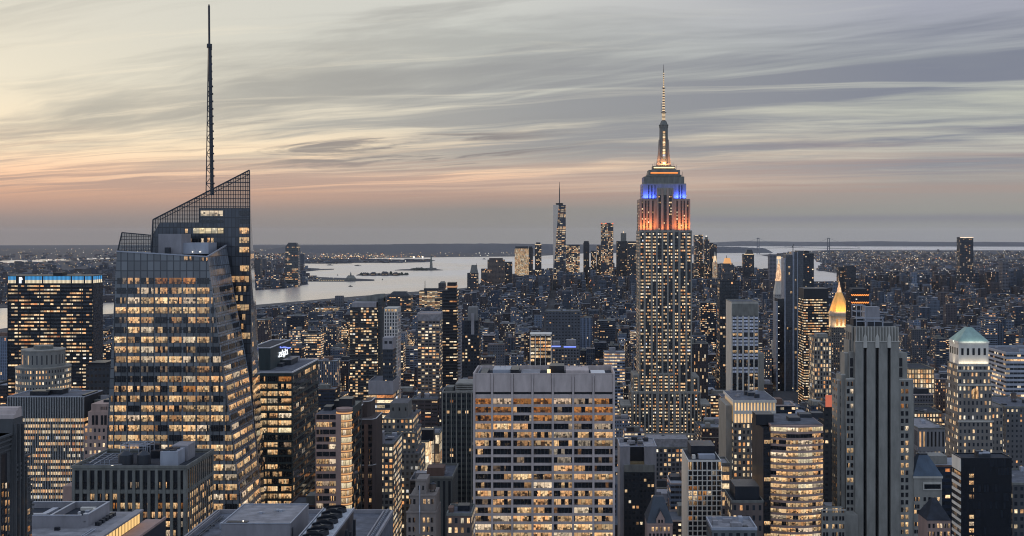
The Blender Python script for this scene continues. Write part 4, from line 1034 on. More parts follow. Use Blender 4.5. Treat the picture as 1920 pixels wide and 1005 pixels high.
def cooler_roof():
    root = thing('rooftop_building', 'lavender grey rooftop with plain penthouse and a row of five big fans', 'office building', (-80, 345, 14)); zb = 14
    zl = 191.0
    small_box(root, 'block', -107.4, -52.7, 296, 372, zb, zl, 'roof')
    mb = MB()
    for a, b, c, d in ((-107.6, -107, 296, 372), (-106.9, -53.4, 371.4, 372.1), (-53.2, -52.5, 296, 372), (-55.6, -55.2, 296, 371), (-106.5, -106.2, 300, 371)): mb.box(a, b, c, d, zl + .01, zl + (1.0 if b - a < 1 else 1.1))
    mb.build('parapet', M['louver'], root)
    small_box(root, 'penthouse', -91.6, -73.0, 321, 344, zl, 199.9, 'louver')
    roof_sheet(root, -91.4, -73.2, 321.2, 343.8, 199.95, 'roof_pale')
    mb = MB(); mb.box(-91.7, -72.9, 343.6, 344.1, 200, 200.25); mb.box(-73.2, -72.9, 321.2, 343.6, 200, 200.25); mb.box(-91.7, -91.4, 321.2, 343.6, 200, 200.25); mb.box(-91.7, -72.9, 320.9, 321.2, 200, 200.25); mb.build('coping', M['steel_pale'], root)
    small_box(root, 'skylight', -90.6, -85, 322.2, 324, 199.96, 200.15, 'black_metal')
    small_box(root, 'lamp', -86.4, -86.1, 323, 323.2, 200.2, 200.4, 'lamp_white')
    for q, y in ((-84, 333), (-80, 336), (-79, 335.5)):
        mb = MB(); mb.cyl(q, y, 199.96, 200.5, .5, None, 8); mb.bar((q - 1, y, 200.2), (q + 1.2, y, 200.3), .1); mb.build('vent', M['steel_pale'], root)
    for i in range(5): small_box(root, 'roof_seam', -91.2, -73.4, 325 + i * 3.8, 325.12 + i * 3.8, 199.955, 199.99, 'louver')
    mb = MB()
    for q in (-104.5, -103.7): mb.bar((q, 300, zl + .5), (q, 366, zl + .5), .14, n=6)
    for y in range(301, 366, 6): mb.bar((-105, y, zl + .2), (-103.2, y, zl + .2), .13)
    mb.build('pipework', M['steel_dark'], root)
    mb = MB()
    for i in range(18): mb.bar((-53.9, 297 + i * 4.3, zl), (-53.9, 297 + i * 4.3, zl + 1.9), .05)
    mb.bar((-53.9, 297, zl + 1.9), (-53.9, 370, zl + 1.9), .06); mb.bar((-53.9, 297, zl + 1.3), (-53.9, 370, zl + 1.3), .05); mb.build('railing', M['steel_pale'], root)
    small_box(root, 'duct', -101, -95, 352, 354, zl, zl + 1.6, 'steel_pale'); small_box(root, 'duct', -96.5, -95, 354.02, 364, zl, zl + 1.4, 'steel_pale'); small_box(root, 'roof_unit', -88, -82, 352, 358, zl, zl + 2.6, 'louver')
    small_box(root, 'door', -72.98, -72.9, 322.5, 324, 194.5, 198.5, 'black_metal')
    small_box(root, 'cooling_unit', -67.5, -59.2, 300, 339, zl, 200.0, 'black_metal')
    roof_sheet(root, -67.4, -59.3, 300.1, 338.9, 200.02, 'fan_deck')
    small_box(root, 'coping', -59.25, -58.9, 300, 339, 199.6, 200.3, 'steel_pale'); small_box(root, 'coping', -67.8, -67.5, 300, 339, 199.6, 200.3, 'steel_pale')
    for i in range(6):
        y = 303.5 + i * 6.3; mb = MB(); mb.cyl(-63.4, y, 200.03, 201.2, 3.0, 2.8, 24, top=False)
        mb.cyl(-63.4, y, 200.6, 200.65, 2.75, None, 24); mb.cyl(-63.4, y, 200.65, 200.95, .5, None, 8)
        for j in range(3): a = j * 2.1 + i; mb.bar((-63.4, y, 200.75), (-63.4 + 2.6 * math.cos(a), y + 2.6 * math.sin(a), 200.75), .2)
        f = mb.build('fan', M['black_metal'], root)
        mb = MB(); mb.cyl(-63.4, y, 201.2, 201.3, 2.95, 2.95, 24, top=False); mb.build('rim', M['steel_dark'], f)
    for i in range(6): small_box(root, 'roof_unit', -58.5, -57.8, 304 + i * 6, 304.8 + i * 6, zl, 198 if i % 2 else 196, 'steel_dark')
    reg(340, 738, 940, 1010, 300, (-108, -52, 296, 372), 'the rooftop with the fans')
solid('fan_deck', (.42, .43, .45), .8, .5, 1.6, zs=1)
cooler_roof()

def sign_tower():
    Y, Y2 = 690.0, 763.0; x0, x1 = PX(455, Y), PX(548.5, Y); zt = PZ(697, Y); zb = 14.0; z = lambda p: PZ(p, Y)
    root = thing('office_tower', 'dark green glass office tower with white edged roof and small lit wall sign', 'skyscraper', ((x0 + x1) / 2, 725, zb))
    mb = MB(); mb.box(x0, x1, Y, Y2, zb, zt - .8, 5, 4.2, C(.05, .065, .068)); mb.build('facade', M['granite_green'], root)
    roof_sheet(root, x0 + .4, x1 - .4, Y + .4, Y2 - .4, zt - .74, 'roof')
    parapet(root, x0, x1, Y, Y2, zt - .79, .8, .7, 'cap_metal', out=.15)
    xr, ya, yb, zp = PX(507, 705), 705.0, 758.0, PZ(653, 705)
    small_box(root, 'penthouse', x0, xr, ya, yb, zt - .7, zp, 'granite_green')
    parapet(root, x0, xr, ya, yb, zp, .5, .7, 'cap_metal', out=.12); roof_sheet(root, x0 + .4, xr - .4, ya + .4, yb - .4, zp + .05, 'roof_dark')
    for q, y, d in ((508, 722, 12), (524, 730, 20), (514, 742, 14), (535, 748, 10)):
        small_box(root, 'roof_unit', PX(q, y), PX(q, y) + 7, y, y + d, zt - .7, zt + random.uniform(1, 2.6), pick(('steel_dark', 'black_metal', 'louver')))
    # the wall sign: a wave of blue neon over slanted white letters, too small to read
    sg = MB(); zc = lambda py, y: PZ(py, y)
    def Y_at(px): return (CX - px) * 0 + xr * F / (px - CX)
    def S_(px, py): y = Y_at(px); return (xr + .35, y, PZ(py, y))
    strokes = [((521.6, 669), (525.5, 660.5)), ((525.8, 661), (527.5, 668.5)), ((522, 669.3), (526.5, 667.4)), ((522.3, 661.8), (527.5, 660)), ((528.5, 656), (531.5, 669.5)), ((528, 664.5), (532, 662.8)), ((530.4, 659.5), (533.2, 667.5)),
               ((533.6, 654), (535, 664.5)), ((533, 660), (537.6, 655.6)), ((537.3, 655.5), (538.4, 663.6)), ((534.4, 664.6), (538.4, 663.4)), ((529.4, 660.6), (533.4, 658.8))]
    for a, b in strokes: sg.bar(S_(*a), S_(*b), .33)
    so_ = sg.build('wall_sign', M['sign_white'], root)
    sg = MB()
    pts = [(524.6, 650.5), (526, 652)], [(528.6, 651.6), (532, 650.8), (536, 651.4), (539.5, 652.5), (543.6, 651.6)]
    for pl in pts:
        for a, b in zip(pl[:-1], pl[1:]): sg.bar(S_(*a), S_(*b), .42)
    sg.build('neon_wave', M['lamp_blue'], root)
    ed = [PX(q, Y) for q in (456, 468, 486.5, 500.8, 521.5, 547.5)]
    W_ = Panes(root); late = []
    pat = 'HdA FFM FFF FFM MFF FMF FFF FFW ddd HFd dFH dDD HFH HMH FHM MFM FFF MFM FFM'.split()
    for r, s in enumerate(pat):
        c = 710.3 + 13.72 * r
        for i in range(5):
            W_.add(front_quad(ed[i] + .35, ed[i + 1] - .35, Y - .12, z(c + 4.5), z(c - 4.2)), s[max(0, i - 2)])
        n = 9
        for j in range(n):
            a = Y + 1 + (Y2 - Y - 2) * j / n; late.append((right_quad(x1 + .12, a + .5, a + (Y2 - Y - 2) / n - .5, z(c + 4.2), z(c - 4.0)), pick('DDDdDdH') if r else pick('dFHd')))
    for t in late: W_.add(*t)
    W_.done()
    mb = MB()
    for r in range(len(pat) + 1): c = 703.6 + 13.72 * r; mb.box(x0 - .02, x1 + .3, Y - .3, Y - .01, z(c + 1.6), z(c - .6)); mb.box(x1 + .01, x1 + .3, Y, Y2, z(c + 1.6), z(c - .6))
    mb.build('ledge', M['granite_green'], root)
    reg(455, 597, 636, 950, Y, (x0, x1, Y, Y2), 'the green glass tower with the sign')
sign_tower()

def pink_block():
    Y = 600.0; root = thing('office_block', 'pink granite office block with glowing rounded glass corner', 'office building', (PX(630, Y), Y + 15, 14)); zb = 14.; z = lambda p: PZ(p, Y); x = lambda p: PX(p, Y)
    mb = MB(); mb.box(x(590), x(638), Y + 2, Y + 32, zb, z(778)); mb.build('facade', M['brick_pink'], root)
    roof_sheet(root, x(590.5), x(626), Y + 2.4, Y + 31, z(778) + .05, 'roof')
    cx, cy, r = x(641.5), Y + 6.2, x(655.5) - x(641.5)
    mb = MB(); mb.cyl(cx, cy, zb, z(772), r, None, 28, wall=C(.3, .2, .16)); mb.build('corner_bay', M['brick_pink'], root)
    mb = MB(); mb.cyl(cx, cy, z(772), z(768), r + .5, None, 28); mb.build('cornice', M['brick_pink'], root)
    small_box(root, 'rear_wing', x(638.2), x(655.4), cy, Y + 36, zb, z(770), 'granite_green')
    nn = 16
    for rr in range(22):
        c = 784 + rr * 14.3; mb = MB()
        for i in range(nn):
            a0, a1 = math.pi * (1.02 + .96 * i / nn), math.pi * (1.02 + .96 * (i + 1) / nn); k0 = 29 * rr
            mb.face([(cx + (r + .12) * math.cos(a0), cy + (r + .12) * math.sin(a0), z(c + 4.6)), (cx + (r + .12) * math.cos(a1), cy + (r + .12) * math.sin(a1), z(c + 4.6)), (cx + (r + .12) * math.cos(a1), cy + (r + .12) * math.sin(a1), z(c - 4.6)), (cx + (r + .12) * math.cos(a0), cy + (r + .12) * math.sin(a0), z(c - 4.6))],
                    [(k0 + i, 3 + rr * 7), (k0 + i + .98, 3 + rr * 7), (k0 + i + .98, 3.98 + rr * 7), (k0 + i, 3.98 + rr * 7)], mi=0)
        mb.build('window_band', M['wF' if rr % 3 else 'wW'], root)
    for rr in range(22): mb = MB(); mb.cyl(cx, cy, z(777.5 + rr * 14.3), z(775.5 + rr * 14.3), r + .35, None, 28, top=True); mb.build('light_band', M['lamp_orange_soft'], root)
    W_ = Panes(root)
    pat = ['DDD', 'FFH', 'dDD', 'dDF', 'DdF', 'DDD', 'FFF', 'MFF', 'HDD', 'FAF', 'MdF', 'HDH', 'MHM', 'HFH', 'MFH', 'FMF', 'HHF', 'MMM']
    for rr, s in enumerate(pat):
        c = 797 + rr * 13.9 - 14
        for i in range(3): W_.add(front_quad(x(592 + i * 12.3), x(603.4 + i * 12.3), Y + 1.85, z(c + 4.4), z(c - 4.2)), s[i])
    for rr in range(16):
        c = 790 + rr * 15.5
        for j in range(5): W_.add(right_quad(x(655.4) + .12, cy + 2 + j * 5.2, cy + 6.2 + j * 5.2, z(c + 5), z(c - 5)), pick('DDDdAHD'))
    W_.done()
    for a, b, p, y0, d, mt in ((627, 652, 754, Y + 12, 10, 'black_metal'), (596, 612, 770, Y + 14, 8, 'steel_dark'), (612, 626, 762, Y + 20, 8, 'black_metal')): small_box(root, 'bulkhead', x(a), x(b), y0, y0 + d, z(778), z(p), mt)
    reg(588, 676, 750, 960, Y, (x(588), x(656), Y, Y + 38), 'the pink granite block')
glow('lamp_orange_soft', lin(255,186,118), .8)
pink_block()

def brick_slab():
    Y = 650.0; x = lambda p: PX(p, Y); z = lambda p: PZ(p, Y); zb = 14.
    root = thing('office_tower', 'slim dark brown brick tower with chamfered pale edged top', 'tower', (x(685), Y + 14, zb))
    mb = MB(); P1 = [(x(676), Y), (x(698), Y), (x(703.5), Y + 3), (x(703.5), Y + 26), (x(676), Y + 26)]
    mb.prism(P1, zb, z(786), wall=C(.05, .045, .045)); mb.build('shaft', M['brick_dark'], root)
    mb = MB(); P2 = [(x(665), Y + 5), (x(671), Y + 1), (x(675.8), Y + 1), (x(675.8), Y + 27), (x(665), Y + 27)]; mb.prism(P2, zb, z(762)); mb.prism([(p[0], p[1]) for p in [(x(676.1), Y + 8), (x(684), Y + 8), (x(690), Y + 12), (x(690), Y + 26), (x(676.1), Y + 26)]], z(786), z(757)); mb.build('shaft', M['brick_dark'], root)
    def edge(pl, zz):
        mb = MB()
        for a, b in zip(pl[:-1], pl[1:]): mb.bar((*a, zz), (*b, zz), .28)
        mb.build('coping', M['cap_metal'], root)
    edge(P1[:4], z(786)); edge(P2[:4], z(762)); edge([(x(676), Y + 8), (x(684), Y + 8), (x(690), Y + 12), (x(690), Y + 26)], z(757)); edge(P1[:3], z(872))
    mb = MB(); mb.box(x(683), x(690), Y - .25, Y - .01, zb, z(795)); mb.build('brick_pier', M['brick'], root)
    W_ = Panes(root)
    for r in range(18):
        c = 800 + r * 11.5
        for a, b in ((677, 682.5), (691, 697.5)): W_.add(front_quad(x(a), x(b), Y - .1, z(c + 3.6), z(c - 3.6)), pick('DDDDDdD') if r % 4 else pick('DHd'))
    W_.done()
    reg(663, 705, 750, 960, Y, (x(664), x(704), Y, Y + 28), 'the slim brown brick tower')
brick_slab()

def roof_clutter(root, x0, x1, y0, y1, z, n=4):
    vents(root, x0 + 1, x1 - 1, y0 + 1, y1 - 1, z, n)

LIME = (.19, .19, .185); PALE = (.33, .32, .32); BRK = (.11, .085, .075); DRK = (.045, .05, .058); GRY = (.16, .165, .175); BEI = (.24, .215, .195)
# --- centre-left canyon
tower('apartment_block', 'grey masonry block with four lit window columns and slanted roof shed', 'building', 704, 737, 832, 720, 40, LIME, .72, 2.5, 3.6, .62, .55, .15, 1.1, roof='roof', clear=965, bulk=((704.5, 718, 811, 3, 8, 'louver'),), units=3, desc='the grey four-column masonry block')
def stepped_masonry():
    Y = 800.0; x = lambda p: PX(p, Y); z = lambda p: PZ(p, Y); root = thing('setback_building', 'stepped grey masonry building with blank square cap and lit upper rows', 'building', (x(750), Y + 20, 14)); zb = 14
    for a, b, p, y0, y1, lit, nm in ((727, 760.5, 760, Y + 10, Y + 34, 0, 'cap'), (716, 772, 787, Y + 6, Y + 36, .75, 'tier'), (713, 778, 812, Y + 3, Y + 38, .45, 'tier'), (726, 785, 850, Y, Y + 40, .5, 'tier')):
        mb = MB(); mb.box(x(a), x(b), y0, y1, zb, z(p), 2.9, 3.9, (.17, .168, .16, lit), (.5 if lit else 0, .5, .1, 1.1), topcol=(.1, .1, .11, 0)); mb.build(nm, M['facade'], root)
    for q in (732, 744, 756): small_box(root, 'window', x(q), x(q + 2), Y + 9.8, Y + 9.98, z(774), z(768), 'black_glass')
    for p, a, b, y0 in ((787, 716, 772, Y + 6), (812, 713, 778, Y + 3)):
        mb = MB(); mb.box(x(a) - .2, x(b) + .2, y0 - .3, y0 - .02, z(p + 1.2), z(p - .6)); mb.build('cornice', M['limestone'], root)
    reg(712, 790, 756, 900, Y, (x(712), x(786), Y, Y + 40), 'the stepped grey masonry building')
stepped_masonry()
tower('office_block', 'low office block with plain lavender crown over two brightly lit floors', 'office building', 691, 737, 714, 1000, 35, (.10, .11, .125), .92, 8, 4.2, .95, .6, .7, 1.0, clear=785, band=(22, 'louver'), desc='the lavender crowned office block')
def pier_apartment():
    Y = 690.0; x = lambda p: PX(p, Y); z = lambda p: PZ(p, Y); root = thing('apartment_tower', 'dark green apartment tower ribbed with pale vertical piers beside the concrete slab', 'apartment tower', (x(856), Y + 15, 14)); zb = 14
    mb = MB(); mb.box(x(829), x(886), Y, Y + 30, zb, z(737), 2.3, 3.1, (.06, .07, .07, .12), (.8, .5, .2, .9), topcol=(.1, .1, .12, 0)); mb.build('facade', M['facade'], root)
    mb = MB()
    for q in (828.6, 836, 845.5, 855, 864.5, 874, 883): mb.box(x(q), x(q + 1.7), Y - .9, Y - .02, zb, z(734))
    mb.build('pier', M['limestone'], root)
    mb = MB()
    for k_ in range(4): mb.box(x(853), x(886), Y + 3 + .1 * k_, Y + 26, z(735 - 4 * k_), z(732.5 - 4 * k_))
    mb.box(x(855), x(885), Y + 5, Y + 24, z(738), z(720)); mb.build('crown', M['limestone'], root)
    parapet(root, x(829), x(886), Y, Y + 30, z(737), 1.0, .5, 'limestone'); small_box(root, 'bulkhead', x(832), x(848), Y + 8, Y + 18, z(737), z(729), 'dark_concrete')
    reg(826, 888, 716, 1010, Y, (x(828), x(887), Y - 1, Y + 31), 'the ribbed green apartment tower')
pier_apartment()
def beige_house():
    Y = 560.0; x = lambda p: PX(p, Y); z = lambda p: PZ(p, Y); root = thing('setback_building', 'beige stepped brick building with tall flue pipe up its front', 'building', (x(790), Y + 14, 14)); zb = 14
    for a, b, p, y0, y1 in ((762, 817, 962, Y, Y + 24), (767, 815.5, 932, Y + 2, Y + 22), (777, 797, 905, Y + 4, Y + 20)):
        mb = MB(); mb.box(x(a), x(b), y0, y1, zb, z(p), 3, 4, wall=C(*BEI)); mb.build('tier', M['beige_brick'], root)
    mb = MB()
    for a, b, p, y0 in ((762, 817, 962, Y), (767, 815.5, 932, Y + 2), (777, 797, 905, Y + 4)): mb.box(x(a) - .25, x(b) + .25, y0 - .3, y0 + .4, z(p) + .02, z(p) + .9)
    mb.build('parapet', M['beige_brick'], root)
    mb = MB(); xx = x(787); mb.bar((xx, Y - .5, z(1000)), (xx, Y - .5, z(960)), .32, n=8); mb.bar((xx, Y - .5, z(960)), (x(786), Y + 1.5, z(948)), .32, n=8); mb.bar((x(786), Y + 1.5, z(949)), (x(786), Y + 1.5, z(912)), .32, n=8); mb.build('flue', M['steel_pale'], root)
    W_ = Panes(root)
    for p, s in ((975, 'DDFFD'), (992, 'DdFHD'), (942, 'HDMMd'), (1008, 'DDHFD')):
        yy = (Y if p > 962 else Y + 2) - .12
        for q, kx in zip((766, 774, 793, 801, 808), s): W_.add(front_quad(x(q), x(q + 4), yy, z(p + 4.5), z(p - 4.5)), kx)
    for q in (782, 790): W_.add(front_quad(x(q), x(q + 3), Y + 3.88, z(922), z(914)), 'D')
    W_.done(); water_tank(root, x(806), Y + 12, z(932), 1.6, 2.6, 1.2)
    reg(760, 819, 900, 1010, Y, (x(761), x(818), Y, Y + 25), 'the beige stepped house')
solid('beige_brick', (.25, .215, .195), .88, .18)
beige_house()
tower('office_block', 'plain greenish grey block with brown brick bulkhead behind the beige house', 'building', 797, 848, 893, 640, 36, (.11, .118, .115), .03, 3.2, 30, .45, .92, 0, .8, clear=1010, bulk=((800, 832, 877, 6, 10, 'brick'),), units=3, desc='the greenish grey block with a brick bulkhead')
tower('hotel_building', 'small building with pale curved glass front glowing white between darker blocks', 'building', 785, 804, 826, 860, 20, (.4, .36, .3), 2.5, 3, 5, .93, .92, .5, 1.25, clear=895, bulk=((784, 812, 806, 4, 10, 'black_metal'),), desc='the small glowing glass front')
tower('office_block', 'narrow building whose tall side windows glow warm beside the green apartment tower', 'building', 806, 824, 812, 900, 30, (.12, .10, .09), 1.0, 4, 7, .7, .9, .4, .7, clear=880, units=2, desc='the narrow warm sided building')
tower('brick_house', 'low brown brick building with one big lit roof window near the slab', 'building', 838, 884, 962, 520, 18, (.15, .11, .095), .75, 2.6, 4.2, .45, .55, 0, 1.1, clear=1010, bulk=((855, 868, 968, 1, 2, 'lamp_warm'), (840, 850, 952, 6, 5, 'brick'), (858, 880, 948, 9, 6, 'black_metal')), desc='the low brick house with the lit roof window')

# --- right of the slab
def recess_block():
    Y = 760.0; x = lambda p: PX(p, Y); z = lambda p: PZ(p, Y); zb = 14
    root = thing('office_block', 'grey framed block with dark central recess and sparse lit dots', 'building', (x(1197), Y + 15, zb))
    for a, b, y0, y1, p, mt, nm in ((1162, 1181.5, Y, Y + 30, 838, 'louver', 'wing'), (1208.5, 1231, Y, Y + 30, 838, 'louver', 'wing'), (1181.7, 1208.3, Y + 7, Y + 30, 839, 'black_metal', 'recess'), (1181.7, 1208.3, Y + 1, Y + 6.9, 868, 'crown_ochre', 'balcony')):
        small_box(root, nm, x(a), x(b), y0, y1, zb, z(p), mt)
    small_box(root, 'frame', x(1170), x(1227), Y - 2, Y - .02, z(884), z(871), 'dark_concrete')
    mb = MB(); mb.box(x(1170), x(1227), Y - 2, Y - .02, zb, z(884) - .02, 2.4, 3.4, (.025, .03, .038, .2), (.6, .5, 0, .9)); mb.build('facade', M['facade'], root)
    parapet(root, x(1162), x(1231), Y, Y + 30, z(838) + .02, .7, .5, 'steel_pale'); vents(root, x(1164), x(1228), Y + 8, Y + 26, z(838), 8)
    reg(1160, 1233, 828, 1010, Y, (x(1161), x(1232), Y - 2, Y + 31), 'the grey framed block with the recess')
solid('crown_ochre', (.22, .16, .085), .8, .2)
recess_block()
tower('warehouse', 'long low building with pale vaulted roof strip and water tank before the stepped skyscraper', 'building', 1166, 1290, 838, 1010, 40, (.12, .12, .13), .5, 3.4, 4, .6, .6, .2, 1.0, clear=905, roof='roof_pale', bulk=((1214, 1290, 823, 4, 22, 'roof_pale'), (1170, 1208, 829, 8, 20, 'louver'), (1196, 1206, 821, 2, 6, 'steel_dark')), tank=True, units=8, desc='the long low vaulted roof')
def grid_block():
    Y = 640.0; x = lambda p: PX(p, Y); z = lambda p: PZ(p, Y); zb = 14; x0, x1 = x(1290), x(1352.5); Y2 = Y + 34
    root = thing('office_block', 'white gridded office block seven bays wide under a black plant box', 'office building', ((x0 + x1) / 2, Y + 17, zb))
    mb = MB(); mb.box(x0 + .5, x1 - .5, Y + .5, Y2 - .2, zb, z(864)); mb.build('core', M['black_metal'], root)
    mb = MB(); n = 7; pit = (x1 - x0) / n
    for i in range(n + 1): c = x0 + i * pit; mb.box(max(x0, c - .27), min(x1, c + .27), Y - .3, Y + .45, zb, z(866))
    mb.box(x0, x1, Y - .25, Y + .45, z(866), z(862.5)); mb.build('pier', M['white_stone'], root)
    mb = MB(); rows = [(866, 881)] + [(883.3 + 9.42 * r, 891.2 + 9.42 * r) for r in range(26)]
    for (a, b), (c, d) in zip(rows[:-1], rows[1:]):
        for i in range(n): mb.box(x0 + i * pit + .27, x0 + (i + 1) * pit - .27, Y - .1, Y + .4, z(c), z(b))
    mb.build('spandrel', M['white_stone'], root)
    mb = MB(); mb.box(x0 - .02, x0 + .48, Y + .46, Y2, zb, z(863), 3, 3.6, C(.5, .5, .48)); mb.build('side_wall', M['white_stone'], root)
    mb = MB(); mb.box(x0 + .5, x1, Y2 - .19, Y2 + .2, zb, z(863)); mb.box(x1 - .48, x1 + .02, Y + .46, Y2 - .2, zb, z(863)); mb.build('rear_wall', M['white_stone'], root)
    roof_sheet(root, x0 + .5, x1 - .5, Y + .5, Y2 - .2, z(864) + .03, 'roof_dark')
    small_box(root, 'plant_box', x(1300), x(1346), Y + 12, Y + 30, z(864), PZ(836, Y + 12), 'black_metal'); small_box(root, 'bulkhead', x(1312), x(1343), Y + 4, Y + 10, z(864), z(856), 'steel_pale'); small_box(root, 'bulkhead', x(1300), x(1306), Y + 5, Y + 8, z(864), z(857), 'white_stone')
    pat = {0: 'HdDDDHH', 1: 'DDDDddd', 2: 'ddDDDDd', 3: 'DDDDDDD', 4: 'AAddDDD', 5: 'FFHAFDD', 6: 'FFAdDdD', 7: 'dHDdDDd', 8: 'DDDDDDD', 9: 'DDDDDDD', 10: 'AHDDDHD', 11: 'DDDDDDD', 12: 'DDDDDDD', 13: 'DDDDFDD'}
    W_ = Panes(root)
    for r, (a, b) in enumerate(rows[:18]):
        for i in range(n): W_.add(front_quad(x0 + i * pit + .27, x0 + (i + 1) * pit - .27, Y + .3, z(b), z(a)), pat.get(r, 'DDDHDDd')[i])
    W_.done(); reg(1280, 1354, 832, 1010, Y, (x0, x1, Y, Y2), 'the white gridded block')
grid_block()
def gable_house():
    Y = 560.0; x = lambda p: PX(p, Y); z = lambda p: PZ(p, Y); zb = 14; x0, x1, y1 = x(1214), x(1261), Y + 18
    root = thing('gabled_house', 'pink brick house with steep dark hipped roof and pointed gable', 'building', ((x0 + x1) / 2, Y + 9, zb))
    mb = MB(); mb.box(x0, x1, Y, y1, zb, z(981), top=False); mb.build('wall', M['brick_pink'], root)
    mb = MB(); mb.frustum((x0 - .3, x1 + .3, Y - .3, y1 + .3), z(981), (x(1228), x(1247), Y + 8, Y + 11), z(938), C(.05, .05, .06)); mb.build('roof', M['slate'], root)
    mb = MB(); gx0, gx1, gc = x(1230.5), x(1246), x(1238.3); yg = Y - .4
    mb.face([(gx0, yg, z(981)), (gx1, yg, z(981)), (gx1, yg, z(972)), (gc, yg, z(957)), (gx0, yg, z(972))]); yb = Y + 5
    mb.face([(gx0, yb, z(981)), (gx0, yg, z(981)), (gx0, yg, z(972)), (gx0, yb, z(972))]); mb.face([(gx1, yg, z(981)), (gx1, yb, z(981)), (gx1, yb, z(972)), (gx1, yg, z(972))]); mb.build('gable', M['brick_pink'], root)
    mb = MB(); mb.face([(gx0 - .3, yg - .2, z(972.6)), (gc, yg - .2, z(956)), (gc, yb, z(956)), (gx0 - .3, yb, z(972.6))][::-1]); mb.face([(gc, yg - .2, z(956)), (gx1 + .3, yg - .2, z(972.6)), (gx1 + .3, yb, z(972.6)), (gc, yb, z(956))][::-1]); mb.build('gable_roof', M['slate'], root)
    mb = MB(); mb.box(x0 - .2, x1 + .2, Y - .25, Y - .02, z(985), z(981.2)); mb.build('cornice', M['brick_pink'], root)
    W_ = Panes(root)
    for q in (1222, 1229.5, 1237, 1244.5, 1252): W_.add(front_quad(x(q), x(q + 3.6), Y - .1, z(996), z(988)), pick('FFH'))
    for q in (1217, 1224, 1231, 1238, 1245, 1252): W_.add(front_quad(x(q), x(q + 4), Y - .1, z(1012), z(1000)), 'D')
    for q in (1234, 1239.6): W_.add(front_quad(x(q), x(q + 3.4), yg - .08, z(980), z(974)), 'D')
    W_.done(); small_box(root, 'chimney', x(1256), x(1258.5), Y + 10, Y + 12, z(981), z(944), 'brick')
    reg(1210, 1264, 934, 1010, Y, (x0, x1, Y, y1), 'the gabled pink house')
gable_house()
tower('brick_house', 'brown brick building with dark mansard roof low before the bow fronted tower', 'building', 1372, 1431, 938, 600, 26, (.14, .11, .10), .42, 3.0, 5.2, .42, .5, .1, 1.1, clear=1010, roof='roof_dark', bulk=((1378, 1424, 912, 4, 18, 'black_metal'),), units=3, desc='the brown mansard building')
tower('office_block', 'flat grey roofed block cut by the bottom edge beside the white grid', 'building', 1335, 1419, 989, 520, 20, (.13, .14, .14), .1, 3, 5, .5, .5, 0, .9, clear=1010, roof='roof_pale', par='steel_pale', units=6, desc='the flat grey roof at the bottom edge')
tower('office_block', 'narrow low block with wide lit windows squeezed beside the white grid', 'building', 1354, 1368, 868, 700, 20, (.2, .2, .22), .55, 8, 5, .9, .6, .3, 1.1, clear=1000, roof='roof_pale', desc='the narrow low block')

def gallery_block():
    Y = 760.0; x = lambda p: PX(p, Y); z = lambda p: PZ(p, Y); zb = 14; x0, x1 = x(1375), x(1455)
    root = thing('office_block', 'masonry block with brightly lit columned gallery along its top floor', 'building', ((x0 + x1) / 2, Y + 22, zb))
    mb = MB(); mb.box(x0, x1, Y, Y + 45, zb, z(793), 2.7, 3.9, (.19, .17, .15, .6), (.5, .55, .15, 1.1)); mb.build('facade', M['facade'], root)
    mb = MB(); mb.box(x0 + .6, x1 - .6, Y + .8, Y + 44, z(793), z(754)); mb.build('gallery_wall', M['gallery_glow'], root)
    mb = MB()
    for i in range(14): q = lerp(x0, x1 - .9, i / 13); mb.box(q, q + .9, Y, Y + .75, z(770), z(755))
    for i in range(14): q = lerp(x0, x1 - .5, i / 13); mb.box(q, q + .5, Y, Y + .75, z(792), z(776))
    mb.box(x0, x1, Y - .2, Y + .78, z(776), z(770)); mb.box(x0 - .3, x1 + .3, Y - .5, Y + 45.3, z(755), z(750)); mb.build('colonnade', M['white_stone'], root)
    roof_sheet(root, x0, x1, Y, Y + 45, z(750) + .05, 'roof'); vents(root, x0 + 2, x1 - 6, Y + 6, Y + 40, z(750), 9)
    small_box(root, 'stair_tower', x(1363), x0 - .1, Y + 4, Y + 40, zb, z(762), 'limestone')
    mb = MB(); xa = x0 - .06; 
    reg(1360, 1457, 744, 920, Y, (x(1362), x1, Y, Y + 46), 'the lit gallery block')
def gallery_mat():
    m, k = new_mat('gallery_glow'); x, y, z = k.sep(k.n('ShaderNodeNewGeometry').outputs['Position'])
    w = k.m('GREATER_THAN', k.m('ABSOLUTE', k.m('SUBTRACT', k.m('FRACT', k.m('MULTIPLY', x, .48)), .5)), .22)
    finish(k, (.5, .42, .32), .8, k.mix(k.noise(k.xyz(x, y, z), .6), lin(240,170,96), lin(255,226,168)), k.m('ADD', .25, k.m('MULTIPLY', w, .65))); M['gallery_glow'] = m
gallery_mat(); gallery_block()

